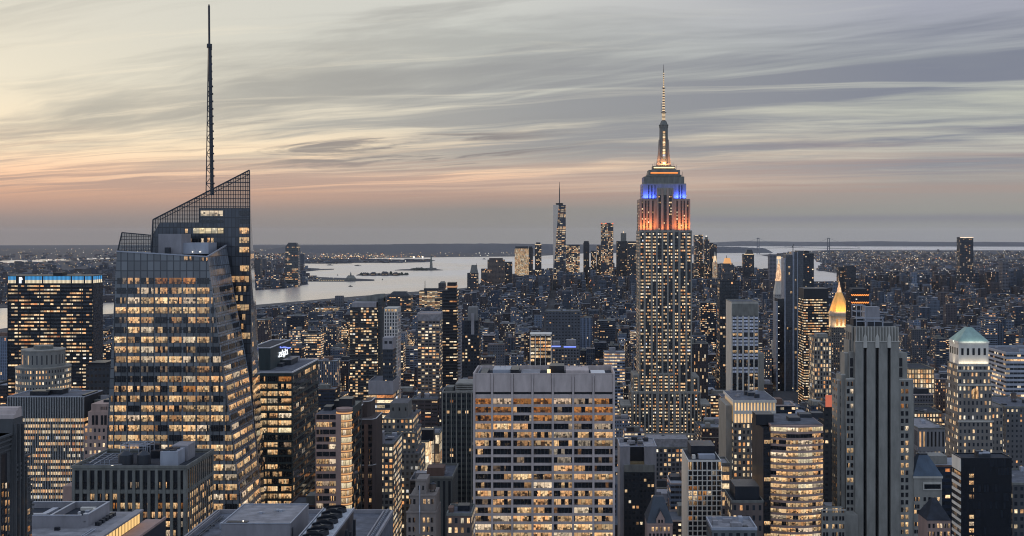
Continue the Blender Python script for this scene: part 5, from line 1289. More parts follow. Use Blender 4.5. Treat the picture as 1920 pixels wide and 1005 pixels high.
def curved_block():
    Y = 625.0; x = lambda p: PX(p, Y); z = lambda p: PZ(p, Y); zb = 14
    root = thing('office_tower', 'bow fronted office tower with stacked glowing floors and black side wall', 'skyscraper', (x(1490), Y + 20, zb))
    x0, x1 = x(1447), x(1546); n = 18
    def bow(t, out=0.0): return (lerp(x0 - out * .2, x1 + out * .2, t), Y - out + 5.5 - 5.5 * math.sin(math.pi * (.12 + .8 * t)))
    PL = [bow(i / n) for i in range(n + 1)] + [(x1, Y + 42), (x0, Y + 42)]
    mb = MB(); mb.prism(PL, zb, z(801), wall=C(.2, .2, .2)); mb.build('core', M['brick_dark'], root)
    mb = MB(); PB = [bow(i / n, .5) for i in range(n + 1)] + [(x1 + .1, Y + 42.1), (x0 - .1, Y + 42.1)]
    for r in range(34):
        c = 800 + 11.75 * r; pl = PB; h = 2.2 if r else 1.8
        mb.prism(pl, z(c + h), z(c - h), wall=C(.2, .15, .12))
    mb.build('spandrel', M['brick_pink'], root)
    for r in range(20):
        c = 806.2 + 11.75 * r; mb = MB(); kb = random.randrange(400)
        keys = {1: 'MDdM', 15: 'HMMH'}.get(r, pick(('FFFF', 'FMFF', 'FFWF', 'MFFM', 'FMMF', 'WFFW', 'HFFM')))
        for i in range(n):
            a, b = bow(i / n, .18), bow((i + 1) / n, .18); g = int(i / n * 4); s0 = (i / n * 4) % 1; s1 = s0 + 4 / n
            mb.face([(*a, z(c + 4.2)), (*b, z(c + 4.2)), (*b, z(c - 4.2)), (*a, z(c - 4.2))], [(kb + g * 3 + min(.99, s0), 5 + r), (kb + g * 3 + min(.99, s1), 5 + r), (kb + g * 3 + min(.99, s1), 5.98 + r), (kb + g * 3 + min(.99, s0), 5.98 + r)], mi='FMHAdDW'.index(keys[g]))
        mb.build('window_band', [WK[q] for q in 'FMHAdDW'], root)
    roof_sheet(root, x0 + .5, x1 - .5, Y + 3, Y + 41.5, z(797.6), 'roof'); 
    small_box(root, 'side_slab', x(1432.5), x0 - .7, Y + 2, Y + 40, zb, z(805), 'black_metal'); small_box(root, 'plant_box', x(1423), x(1457), Y + 10, Y + 22, z(803), PZ(777, Y + 10), 'black_metal')
    for q, y in ((1479, Y + 14), (1500, Y + 26), (1522, Y + 30)): small_box(root, 'roof_unit', PX(q, y), PX(q + 22, y), y, y + 8, z(800), z(800) + 2.6, 'steel_dark')
    W_ = Panes(root)
    for r in range(20):
        c = 806.2 + 11.75 * r
        if r in (2, 8, 15, 17) or random.random() < .15: W_.add(front_quad(x(1434), x(1446), Y + 1.9, z(c + 3.6), z(c - 3.6)), 'F')
        else: W_.add(front_quad(x(1434), x(1446), Y + 1.9, z(c + 3.6), z(c - 3.6)), 'D')
    W_.done(); reg(1414, 1549, 772, 1010, Y, (x(1414), x1, Y - 1, Y + 43), 'the bow fronted tower')
curved_block()

def striped_deco():
    """the pale stone tower with three dark stripes"""
    Y = 640.0; x = lambda p: PX(p, Y); z = lambda p: PZ(p, Y); zb = 14
    root = thing('deco_tower', 'pale limestone deco tower with three dark vertical stripes and fluted crown', 'skyscraper', (x(1640), Y + 16, zb)); L_ = M['limestone']
    def blk(a, b, p, y0, y1, nm='shaft', mat=None, pb=None): m_ = MB(); m_.box(x(a), x(b), y0, y1, zb if pb is None else z(pb), z(p)); m_.build(nm, mat or L_, root)
    st = [(1619, 1625.2), (1641.5, 1648), (1664, 1670.2)]
    ed = [1603.5] + [q for s in st for q in s] + [1686]
    for i in range(0, 8, 2): blk(ed[i], ed[i + 1], 640.5, Y, Y + 2.5)
    for a, b in st: blk(a, b, 640.5, Y + .02, Y + 2.48, 'shaft', None, 652)
    blk(1603.5, 1686, 641, Y + 2.52, Y + 19)
    for a, b in st: mb = MB(); mb.face(front_quad(x(a), x(b), Y + 2.4, zb, z(652))); mb.build('window_strip', M['black_glass'], root)
    for a, b in st:
        mb = MB(); c = (a + b) / 2; mb.box(x(a - .4), x(b + .4), Y - .5, Y - .02, z(652), z(633)); mb.frustum((x(a - .4), x(b + .4), Y - .5, Y - .02), z(633), (x(c - .6), x(c + .6), Y - .4, Y - .02), z(626), C(.4, .4, .4))
        mb.build('ornament', M['limestone_light'], root)
    blk(1604.5, 1685, 613.5, Y + 1, Y + 18.5, 'crown', None, 640.5)
    mb = MB()
    for i in range(15): q = lerp(1605, 1683.6, i / 14); mb.box(x(q), x(q + 1.5), Y + .3, Y + .98, z(640), z(612.5))
    mb.box(x(1603), x(1687), Y - .3, Y + .28, z(641.2), z(639.6)); mb.build('fluting', M['limestone_light'], root)
    # flank with tall slots, facing the evening light
    blk(1600, 1603.3, 613, Y + 4, Y + 18, 'shoulder'); blk(1597, 1599.8, 640, Y + 6, Y + 18, 'shoulder')
    for j in range(3): mb = MB(); mb.face(left_quad(x(1600) - .05, Y + 4.6 + j * 4.4, Y + 6.6 + j * 4.4, z(690), z(625))); mb.build('window_strip', M['black_glass'], root)
    blk(1587, 1603.4, 712, Y + .8, Y + 3.9, 'wing'); blk(1587, 1593.8, 664, Y + 4, Y + 14, 'wing'); blk(1593.9, 1603.3, 660, Y + 2.2, Y + 3.95, 'wing', None, 712)
    blk(1580, 1586.9, 705, Y + 3, Y + 16, 'wing'); blk(1574, 1579.9, 716, Y + 5, Y + 18, 'wing')
    blk(1686.1, 1704, 663, Y + 2.6, Y + 28, 'wing'); blk(1686.1, 1713.5, 713, Y + .8, Y + 2.5, 'wing'); blk(1704.1, 1713.5, 713, Y + 2.6, Y + 30, 'wing'); blk(1713.6, 1718, 745, Y + 4, Y + 30, 'wing')
    blk(1530, 1573.8, 946, Y - 14, Y - 4, 'base_wing'); blk(1574, 1600, 958, Y - 10, Y + .7, 'base_wing')
    for a, b, p, y0, y1 in ((1587, 1603.4, 712, Y + .8, Y + 3.8), (1686.1, 1713.5, 713, Y + .8, Y + 2.4), (1580, 1586.9, 705, Y + 3, Y + 16), (1574, 1579.9, 716, Y + 5, Y + 18), (1587, 1593.8, 664, Y + 4.1, Y + 14), (1530, 1573.8, 946, Y - 14, Y - 4)):
        mb = MB(); mb.box(x(a) - .12, x(b) + .12, y0 - .15, y0 + .5, z(p) + .02, z(p) + .7); mb.build('coping', M['limestone_light'], root)
    W_ = Panes(root); late = []
    litl, litr = {1: 'DF', 3: 'DF', 9: 'FF', 11: 'HH', 13: 'FF', 6: 'dD'}, {1: 'HA', 3: 'Ad', 6: 'DF', 8: 'DF', 9: 'FF', 10: 'dF', 11: 'FF', 12: 'FD', 17: 'dF', 18: 'FF', 19: 'FF', 20: 'HF'}
    for r in range(22):
        c = 720 + 13.9 * r
        for i, q in enumerate((1588.6, 1595.6)): W_.add(front_quad(x(q), x(q + 4.8), Y + .7, z(c + 4), z(c - 4.2)), litl.get(r, 'DD' if random.random() < .8 else 'dD')[i])
        for i, q in enumerate((1690, 1698.6)): W_.add(front_quad(x(q), x(q + 5.2), Y + .7, z(c + 4), z(c - 4.2)), litr.get(r, 'DD' if random.random() < .8 else 'Dd')[i])
        if r < 20:
            for q, y0, y1 in ((1580, Y + 3, Y + 16), (1574, Y + 5, Y + 18)):
                for j in range(3): late.append((left_quad(x(q) - .05, y0 + .9 + j * 4.1, y0 + 3 + j * 4.1, z(c + 3), z(c - 3.2)), pick('DDdDDA')))
    for q in (1595.5, 1688.5):
        for a, b in ((672, 688), (691, 708)): W_.add(front_quad(x(q), x(q + 6), Y + (2.1 if q < 1600 else 2.5), z(b), z(a)), 'D')
    for r in range(4):
        c = 957 + 15 * r
        for q, kx in zip((1532.5, 1538, 1549.5, 1555, 1562, 1567.5), ('DHFFHD', 'DDdDdD', 'dFFDFH', 'DDDHDD')[r]): W_.add(front_quad(x(q), x(q + 4), Y - 14.06, PZ(c + 4, Y - 14), PZ(c - 4, Y - 14)), kx)
    for t in late: W_.add(*t)
    W_.done()
    # rooftop frame and louvred plant
    zr = z(613); small_box(root, 'plant_box', x(1628), x(1656), Y + 7, Y + 14, zr, z(577), 'louver')
    mb = MB(); fx = [x(1611), x(1618), x(1627.5), x(1656), x(1668)]
    for q in (fx[0], fx[2]):
        for y in (Y + 6, Y + 16): mb.bar((q, y, zr), (q, y, z(574)), .22)
    for p in (574, 586, 597):
        for y in (Y + 6, Y + 16): mb.bar((fx[0], y, z(p)), (fx[2], y, z(p)), .22)
        for q in (fx[0], fx[2]): mb.bar((q, Y + 6, z(p)), (q, Y + 16, z(p)), .2)
    for q in (1626, 1658): mb.bar((x(q), Y + 3, zr), (x(q), Y + 3, z(597)), .35)
    for p in (597, 603): mb.bar((x(1608), Y + 3, z(p)), (x(1660), Y + 3, z(p)), .35)
    mb.bar((x(1642), Y + 3, zr), (x(1642), Y + 3, z(600)), .2)
    mb.bar((x(1646), Y + 14, z(577)), (x(1646), Y + 14, z(568)), .18); mb.build('roof_frame', M['steel_pale'], root)
    small_box(root, 'bulkhead', x(1607), x(1625), Y + 8, Y + 16, zr, z(600), 'black_metal'); small_box(root, 'roof_unit', x(1660), x(1682), Y + 7, Y + 16, zr, z(607), 'steel_dark')
    mb = MB(); mb.face([(x(1630), Y + 3, z(612)), (x(1656), Y + 3, z(612)), (x(1656), Y + 3.1, z(604)), (x(1630), Y + 3.1, z(604))]); mb.build('louver', M['black_metal'], root)
    reg(1530, 1720, 566, 1010, Y - 14, (x(1530), x(1719), Y - 15, Y + 37), 'the pale striped deco tower')
striped_deco()

def pyramid_block():
    Y = 640.0; x = lambda p: PX(p, Y); z = lambda p: PZ(p, Y); zb = 14; x0, x1 = x(1712), x(1768)
    root = thing('office_block', 'grey stone block under a blunt blue slate pyramid roof', 'building', ((x0 + x1) / 2, Y + 9, zb))
    mb = MB(); mb.frustum((x0, x1, Y, Y + 17), z(893), (x(1730), x(1748), Y + 7, Y + 11), z(858), C(.08, .1, .12)); mb.build('roof', M['slate_blue'], root)
    small_box(root, 'cap', x(1731), x(1747), Y + 7.3, Y + 10.7, z(858), z(855), 'steel_dark')
    small_box(root, 'block', x0 + .4, x1 - .4, Y + .4, Y + 16.6, zb, z(893.2), 'limestone'); mb = MB(); mb.box(x0, x1, Y, Y + .38, z(897), z(893.2)); mb.build('cornice', M['limestone_light'], root)
    mb = MB(); mb.face(front_quad(x(1733), x(1764), Y + .34, z(917), z(908))); mb.build('loggia', M['black_glass'], root)
    mb = MB(); mb.box(x(1731), x(1733), Y, Y + .38, z(919), z(904)); mb.box(x(1764), x(1766), Y, Y + .38, z(919), z(904)); mb.box(x(1733), x(1764), Y, Y + .38, z(908), z(904)); mb.box(x(1733), x(1764), Y, Y + .38, z(919), z(917)); mb.build('trim', M['limestone_light'], root)
    W_ = Panes(root)
    for c, s in ((936, 'HHDDHF'), (950, 'HDDdHD'), (960, 'FDDHDD'), (983, 'HFDDDH'), (997, 'DDHDFH')):
        for i, q in enumerate((1714.5, 1720, 1732, 1741, 1750, 1758)): W_.add(front_quad(x(q), x(q + 4.5), Y + .3, z(c + 3.6), z(c - 3.6)), s[i])
    W_.done(); reg(1709, 1770, 850, 1010, Y, (x0, x1, Y, Y + 17), 'the blue slate pyramid roof')
solid('slate_blue', (.06, .085, .12), .55, .25)
pyramid_block()
def small_pyramid():
    Y = 585.0; x = lambda p: PX(p, Y); z = lambda p: PZ(p, Y); zb = 14; x0, x1 = x(1738), x(1784)
    root = thing('brick_house', 'low brick building with dark hipped roof and lit windows near the bottom edge', 'building', ((x0 + x1) / 2, Y + 8, zb))
    mb = MB(); mb.box(x0 + .3, x1 - .3, Y + .3, Y + 15.7, zb, z(976)); mb.build('wall', M['brick_pink'], root)
    mb = MB(); mb.frustum((x0, x1, Y, Y + 16), z(976), (x(1757), x(1764), Y + 7, Y + 9), z(940), C(.04, .04, .05)); mb.build('roof', M['roof_dark'], root)
    W_ = Panes(root)
    for c in (986, 1001):
        for i, q in enumerate((1741, 1749, 1757.5, 1763, 1770, 1777)): W_.add(front_quad(x(q), x(q + 3.8), Y + .2, z(c + 4), z(c - 4)), pick('FFDH'))
    W_.done(); reg(1735, 1786, 936, 1010, Y, (x0, x1, Y, Y + 16), 'the dark hipped roof')
small_pyramid()
def black_slab():
    Y = 520.0; x = lambda p: PX(p, Y); z = lambda p: PZ(p, Y); zb = 14; x0, x1 = x(1802), x(1897); Y2 = 531.5
    root = thing('office_tower', 'black glass slab with a single lit window column and white banded side', 'office building', ((x0 + x1) / 2, Y + 6, zb))
    mb = MB(); poly(mb, [(x0, Y, zb), (x1, Y, zb), (x1, Y, z(860)), (x0, Y, z(860))], 9, 45); poly(mb, [(x1, Y, zb), (x1, Y2, zb), (x1, Y2, z(860)), (x1, Y, z(860))], 4, 45); poly(mb, [(x1, Y2, zb), (x0, Y2, zb), (x0, Y2, z(860)), (x1, Y2, z(860))], 9, 45); mb.build('facade', M['curtain_black'], root)
    mb = MB(); mb.face(left_quad(x0, Y, Y2, zb, z(860))); mb.build('side_wall', M['black_metal'], root)
    roof_sheet(root, x0, x1, Y, Y2, z(860), 'roof_dark'); parapet(root, x0, x1, Y, Y2, z(860) + .02, .5, .4, 'black_metal')
    mb = MB(); mb.box(x0 - .3, x0 - .02, Y, Y2, z(884), z(860))
    for r in range(10): c = 897 + 13.3 * r; mb.box(x0 - .3, x0 - .02, Y, Y2, z(c + 2.6), z(c - 2.6))
    mb.build('white_band', M['white_stone'], root)
    W_ = Panes(root)
    for c in (892, 905, 918.5, 931, 969, 982, 994.5, 1008): W_.add(front_quad(x(1817), x(1826), Y - .08, z(c + 3.6), z(c - 3.6)), pick('FHM'))
    for r in range(10): c = 890.5 + 13.3 * r; W_.add(left_quad(x0 - .1, Y + .4, Y2 - .4, z(c + 3.4), z(c - 3.4)), 'M' if r < 1 else pick('DdD'))
    W_.done(); vents(root, x0 + 8, x1 - 8, Y + 2, Y2 - 4, z(860), 8)
    reg(1783, 1899, 846, 1010, Y, (x0, x1, Y, Y2), 'the black glass slab')
curtain_mat('curtain_black', (.009, .012, .018), (.006, .008, .011), 2.0, .22)
black_slab()

def crown_tower():
    """masonry tower with floodlit crown and green pyramid roof"""
    Y = 800.0; x = lambda p: PX(p, Y); z = lambda p: PZ(p, Y); zb = 14
    root = thing('masonry_tower', 'ornate masonry tower with floodlit arcaded crown and pale green pyramid roof', 'skyscraper', (x(1825), Y + 18, zb))
    body = (.20, .185, .17)
    def blk(a, b, p, pb, y0, y1, lit, w=(.42, .52, .1, 1.1), nm='shaft', cw=2.9, ch=4.4, col=body): mb = MB(); mb.box(x(a), x(b), y0, y1, zb if pb is None else z(pb), z(p), cw, ch, (*col, lit), w); return mb.build(nm, M['facade'], root)
    blk(1797, 1862.5, 790, None, Y, Y + 28, .38); blk(1797.5, 1861, 722, 790, Y + 1, Y + 27, .55, ch=4.6); blk(1798.5, 1860, 684, 722, Y + 2.2, Y + 25, .55)
    blk(1863, 1885, 764, None, Y + 4, Y + 70, .3); 
    for a, b, p, y0 in ((1796, 1863.5, 790, Y - .5), (1796.5, 1862, 722, Y + .3), (1797.4, 1861.4, 686, Y + 1.6), (1797.4, 1861.4, 696, Y + 1.7)): small_box(root, 'cornice', x(a), x(b), y0, y0 + .68, z(p + 1.6), z(p - 1.6), 'limestone_light')
    mb = MB(); ax = x(1829)
    mb.cyl(ax, Y + .85, z(735), z(735) + .01, .1, None, 4)
    pts = [(ax - 2.3, Y + .9, z(748)), (ax + 2.3, Y + .9, z(748)), (ax + 2.3, Y + .9, z(735))] + [(ax + 2.3 * math.cos(math.pi * i / 8), Y + .9, z(735) + 2.3 * math.sin(math.pi * i / 8)) for i in range(1, 8)] + [(ax - 2.3, Y + .9, z(735))]
    mb.face(pts, [((p[0] - ax) / 4.8 + 7.5, 3.02 + (p[2] - z(748)) / 8) for p in pts]); mb.build('arched_window', M['wF'], root)
    for a, b, p, pb, y0, y1 in ((1801, 1857.5, 643, 684, Y + 4, Y + 23),):
        mb = MB(); mb.box(x(a), x(b), y0, y1, z(pb), z(p)); mb.build('crown', M['white_stone'], root)
        for i in range(5): q = lerp(1806, 1848, i / 4); mb = MB(); mb.face(front_quad(x(q), x(q + 4.5), y0 - .06, z(667), z(654))); mb.build('window', M['black_glass'], root)
        for j in range(4): yy = lerp(y0 + 1.5, y1 - 4, j / 3); mb = MB(); mb.face(left_quad(x(a) - .06, yy, yy + 2.4, z(667), z(654))); mb.build('window', M['black_glass'], root)
        mb = MB(); mb.box(x(a) - .4, x(b) + .4, y0 - .5, y0 - .02, z(645), z(641)); mb.build('cornice', M['white_stone'], root)
        mb = MB(); mb.box(x(a) - .5, x(a) - .02, y0, y1, z(645), z(641)); mb.build('cornice', M['white_stone'], root)
        mb = MB(); mb.frustum((x(a - 1), x(b + 1), y0 - .6, y1 + .6), z(641.5), (x(1824), x(1834), y0 + 8, y0 + 12), z(616), C(.3, .4, .36)); mb.build('roof', M['copper_green'], root)
        mb = MB(); mb.cyl(x(1829), y0 + 10, z(616), z(611), 1.2, .9, 8); mb.bar((x(1829), y0 + 10, z(611)), (x(1829), y0 + 10, z(604)), .15); mb.build('finial', M['steel_dark'], root)
    def lamp(loc, d, sx, sy, e, col=(1.0, .86, .62)):
        l = bpy.data.lights.new('floodlight', 'AREA'); l.shape = 'RECTANGLE'; l.size, l.size_y = sx, sy; l.energy = e; l.color = col; l.spread = R(150)
        o = bpy.data.objects.new('floodlight', l); COL.objects.link(o); o.parent = root; o.location = Vector(loc) - root.location; o.rotation_euler = Vector(d).to_track_quat('-Z', 'Y').to_euler()
    lamp((x(1829), Y + 2.9, z(683.5)), (0, .45, 1), x(1857) - x(1801), .5, 400); lamp((x(1799.2), Y + 13.5, z(683)), (.45, 0, 1), .5, 17, 260)
    lamp((x(1829), Y + 1.2, z(642)), (0, .8, .6), 16, .5, 300, (.9, 1.0, .9)); lamp((x(1796), Y + 13, z(640)), (.8, 0, .6), .5, 14, 200, (.9, 1.0, .9))
    lamp((x(1796), Y + 30, z(788)), (.35, 0, 1), .5, 40, 900, (1, .75, .55)) if False else None
    reg(1772, 1888, 602, 855, Y, (x(1797), x(1886), Y - 1, Y + 72), 'the green roofed masonry tower')
crown_tower()

# ------------------------------------------------------------------ left edge and middle distance
def plaza_tower():
    Y = 1250.0; x = lambda p: PX(p, Y); z = lambda p: PZ(p, Y); zb = 10; x0, x1 = x(15), x(173.5); Y2 = Y + 27
    root = thing('office_tower', 'wide black office slab with glowing blue louvred crown band', 'skyscraper', ((x0 + x1) / 2, Y + 13, zb))
    mb = MB(); mb.box(x0, x1, Y, Y2, zb, z(533), 3.4, 3.75, (.016, .019, .026, .50), (.94, .42, .62, 1.1), topcol=(.03, .03, .04, 0)); mb.build('facade', M['facade'], root)
    small_box(root, 'crown', x0, x1, Y, Y2, z(533), z(516.5), 'black_metal')
    mb = MB(); n = 64
    for i in range(n):
        q = lerp(15.6, 172, i / n)
        if 30 < q < 46 or i in (26, 48, 58): continue
        a, b = x(q), x(q + 1.75); mb.face(front_quad(a, b, Y - .1, z(525), z(518)), mi=1); mb.face(front_quad(a, b, Y - .1, z(531), z(525)), mi=0)
    for j in range(5): a = Y + 2 + j * 5; mb.face(right_quad(x1 + .1, a, a + 3.4, z(525), z(518)), mi=1); mb.face(right_quad(x1 + .1, a, a + 3.4, z(531), z(525)), mi=0)
    mb.build('lit_louvers', [M['crown_cream'], M['crown_blue']], root)
    mb = MB(); mb.box(x(36), x(40.5), Y - .5, Y - .15, z(531), z(519.5)); mb.frustum((x(40.5), x(43), Y - .5, Y - .15), z(524.5), (x(40.5), x(41), Y - .5, Y - .15), z(519.5), C(1, 1, 1)); mb.build('numeral_sign', M['sign_white'], root)
    mb = MB()
    for a in range(0, 9): q = lerp(15, 173, a / 8); mb.box(x(q) - .4, x(q) + .4, Y - .5, Y - .02, zb, z(533))
    mb.build('pier', M['black_metal'], root)
    small_box(root, 'bulkhead', x(95), x(112), Y + 6, Y + 18, z(516.5), z(511), 'black_metal')
    small_box(root, 'side_band', x1 + .02, x1 + .5, Y + .5, Y2, zb, z(533), 'curtain_dark')
    reg(13, 192, 510, 740, Y, (x0, x1, Y, Y2), 'the blue crowned black slab')
glow('crown_blue', lin(70,160,225), .9); glow('crown_cream', lin(255,236,200), .95)
plaza_tower()
def round_block():
    Y = 900.0; x = lambda p: PX(p, Y); z = lambda p: PZ(p, Y); zb = 14; cx, cy = x(60), Y + 20
    root = thing('round_building', 'round stepped grey masonry building with small lit slots near the top', 'building', (cx, cy, zb))
    r1, r2 = (x(99) - x(21)) / 2, (x(111) - x(12)) / 2
    mb = MB(); mb.cyl(cx, cy, zb, z(693), r2, None, 28, (.20, .20, .19, .62), win=(.42, .5, .55, 1.1), cw=2.2, ch=4.2); mb.build('tier', M['facade'], root)
    mb = MB(); mb.cyl(cx, cy, z(693), z(661), r1, None, 28, (.20, .20, .19, .10), win=(.25, .55, .0, .9), cw=4.6, ch=9.0); mb.build('tier', M['facade'], root)
    for zz, r in ((693, r2), (661, r1)):
        mb = MB(); mb.cyl(cx, cy, z(zz), z(zz) + .9, r + .3, None, 28); mb.build('cornice', M['limestone'], root)
    mb = MB(); mb.cyl(cx, cy, z(661), z(652), r1 * .45, None, 12); mb.build('cap', M['dark_concrete'], root)
    reg(10, 113, 648, 740, Y, (cx - r2, cx + r2, Y, cy + r2), 'the round stepped building')
round_block()
def fin_tower():
    Y = 720.0; x = lambda p: PX(p, Y); z = lambda p: PZ(p, Y); zb = 14; x0, x1 = x(14), x(158); Y2 = 749
    root = thing('office_tower', 'office slab striped with slim white vertical fins over glowing floors', 'skyscraper', ((x0 + x1) / 2, Y + 14, zb))
    mb = MB(); mb.box(x0, x1, Y, Y2, zb, z(782), 1.05, 3.55, (.02, .022, .026, .97), (.98, .52, .72, .95), top=False); mb.build('facade', M['facade'], root)
    small_box(root, 'upper_wall', x0, x1, Y, Y2, z(782), z(745), 'black_metal')
    mb = MB(); n = 46
    for i in range(n + 1): q = lerp(x0, x1 - .3, i / n); mb.box(q, q + .26, Y - .45, Y - .02, zb, z(744))
    mb.build('fin', M['fin_white'], root)
    roof_sheet(root, x0, x1, Y, Y2, z(745) + .05, 'roof'); parapet(root, x0, x1, Y, Y2, z(745) + .07, .5, .5, 'steel_pale')
    for a, b, y, d, h in ((45, 80, Y + 8, 10, 2.6), (70, 100, Y + 12, 10, 3.0), (150, 156, Y + 3, 20, 1.2)): small_box(root, 'roof_unit', x(a), x(b), y, y + d, z(745), z(745) + h, 'black_metal')
    small_box(root, 'annex', x1 + .2, x(196), Y + 14, Y2 + 12, zb, z(756), 'dark_concrete'); vents(root, x1 + 1, x(192), Y + 16, Y2 + 6, z(756), 6)
    reg(12, 200, 726, 960, Y, (x0, x(196), Y, Y2 + 12), 'the white finned slab')
solid('fin_white', (.40, .41, .41), .6, .08)
fin_tower()
def pink_stepped():
    Y = 690.0; x = lambda p: PX(p, Y); z = lambda p: PZ(p, Y); zb = 14
    root = thing('setback_building', 'salmon stone stepped building with paired dark windows beside the glass tower', 'building', (x(185), Y + 12, zb))
    for a, b, p, y0 in ((169, 206, 758, Y + 1.5), (164, 206.5, 772, Y + .8), (157.5, 207, 800, Y)):
        mb = MB(); mb.box(x(a), x(b), y0, Y + 22, zb, z(p), 2.7, 4.2, (.42, .30, .255, .62), (.45, .5, .1, .95) if p == 800 else (0, 0, 0, 0)); mb.build('tier', M['facade'], root)
    W_ = Panes(root)
    for q in (171.5, 178, 188, 194.5): W_.add(front_quad(x(q), x(q + 4.6), Y + .7, z(797), z(779)), 'D')
    for q in (187, 190.5, 194, 197.5): W_.add(front_quad(x(q), x(q + 1.6), Y + 1.4, z(769), z(763)), 'D')
    W_.done(); small_box(root, 'bulkhead', x(184), x(202), Y + 8, Y + 16, z(758), z(753), 'black_metal')
    reg(156, 208, 750, 870, Y, (x(157), x(207), Y, Y + 22), 'the salmon stepped building')
pink_stepped()
tower('office_block', 'small dark mesh clad box building with two lit spots beside the faceted tower', 'building', 161, 206, 684, 960, 30, (.05, .06, .075), .05, 3, 5, .6, .4, 0, 1.1, clear=740, roof='roof_dark', par='steel_dark', bulk=((165, 197, 680, 3, 20, 'black_metal'),), desc='the small mesh clad box')

def balcony_tower():
    Y = 1300.0; x = lambda p: PX(p, Y); z = lambda p: PZ(p, Y); zb = 10
    root = thing('apartment_tower', 'dark apartment tower dotted with lit flats under a curved wedge top', 'apartment tower', (x(686), Y + 16, zb))
    mb = MB(); mb.box(x(656), x(707), Y, Y + 32, zb, z(576), 3.0, 3.1, (.045, .05, .058, .42), (.82, .55, .1, 1.15), topcol=(.08, .08, .1, 0)); mb.build('facade', M['facade'], root)
    mb = MB(); mb.box(x(707) + .1, x(714.5), Y + 4, Y + 34, zb, z(560), 6, 3.1, (.06, .068, .075, .05), (.3, .3, 0, .8)); mb.build('side_slab', M['facade'], root)
    small_box(root, 'top_band', x(660), x(705), Y - .3, Y + 20, z(576), z(567), 'louver')
    mb = MB(); a = [(664, 566), (672, 561.5), (682, 557.5), (694, 554.5), (706, 553.2), (714.5, 553)]; yf, yb = Y + 21, Y + 31
    for (p0, q0), (p1, q1) in zip(a[:-1], a[1:]):
        mb.face([(x(p0), yf, z(567)), (x(p1), yf, z(567)), (x(p1), yf, z(q1)), (x(p0), yf, z(q0))]); mb.face([(x(p0), yf, z(q0)), (x(p1), yf, z(q1)), (x(p1), yb, z(q1)), (x(p0), yb, z(q0))])
    mb.face([(x(714.5), yf, z(567)), (x(714.5), yb, z(567)), (x(714.5), yb, z(553)), (x(714.5), yf, z(553))]); mb.build('wedge_top', M['dark_concrete'], root)
    mb = MB()
    for p in range(584, 900, 10):
        for q0, q1 in ((656, 671), (676, 687), (692, 707)): mb.box(x(q0), x(q1), Y - 1.1, Y - .02, z(p + .9), z(p))
    mb.build('balconies', M['dark_concrete'], root)
    reg(652, 717, 549, 880, Y, (x(655), x(715), Y - 1, Y + 35), 'the wedge topped apartment tower')
balcony_tower()
def slot_hotel():
    Y = 1150.0; x = lambda p: PX(p, Y); z = lambda p: PZ(p, Y); zb = 11
    root = thing('hotel_tower', 'white hotel tower with rows of dark vertical window slots', 'hotel', (x(733), Y + 14, zb))
    mb = MB(); mb.box(x(720), x(745), Y, Y + 26, zb, z(585), 2.55, 3.4, (.52, .49, .48, .03), (.5, .72, 0, 1.0), topcol=(.12, .12, .13, 0)); mb.build('facade', M['facade'], root)
    small_box(root, 'top_band', x(720), x(745), Y, Y + 26, z(585) + .02, z(577.5), 'limestone_light')
    mb = MB()
    for i in range(4): q = 722 + i * 6; mb.face(front_quad(x(q), x(q + 3.6), Y - .08, z(584), z(580)), [(5 + i, 3), (5.98 + i, 3), (5.98 + i, 3.9), (5 + i, 3.9)])
    mb.build('window_band', M['wF'], root)
    mb = MB()
    for i in range(6): q = lerp(720, 744, i / 5); mb.box(x(q), x(q) + .5, Y - .4, Y - .02, zb, z(585))
    mb.build('pier', M['white_stone'], root)
    reg(716, 748, 574, 735, Y, (x(719), x(746), Y, Y + 27), 'the white slotted hotel')
slot_hotel()
def vent_tower():
    Y = 1010.0; x = lambda p: PX(p, Y); z = lambda p: PZ(p, Y); zb = 12
    root = thing('office_tower', 'narrow blue grey tower with crossed vent openings before the white hotel', 'tower', (x(727), Y + 9, zb))
    mb = MB(); mb.box(x(718), x(736.5), Y, Y + 18, zb, z(655), 1.6, 3.6, (.045, .055, .07, .10), (.6, .5, 0, .8)); mb.build('facade', M['facade'], root)
    small_box(root, 'crown', x(717.3), x(737), Y - .2, Y + 18.2, z(655), z(633), 'louver')
    for q in (721, 729.5): mb = MB(); mb.face(front_quad(x(q), x(q + 5.4), Y - .26, z(644.5), z(639.5))); mb.build('vent', M['black_metal'], root)
    reg(716, 738, 630, 712, Y, (x(717), x(737), Y, Y + 19), 'the blue grey vent tower')
vent_tower()
tower('apartment_tower', 'beige tower with plain pale top band and scattered lit flats', 'apartment tower', 783, 824, 587, 1200, 30, (.17, .155, .15), .42, 3.6, 3.2, .72, .5, .25, 1.15, clear=730, band=(12, 'roof_pale'), roof='roof_pale', par='concrete', desc='the beige tower with the pale band')
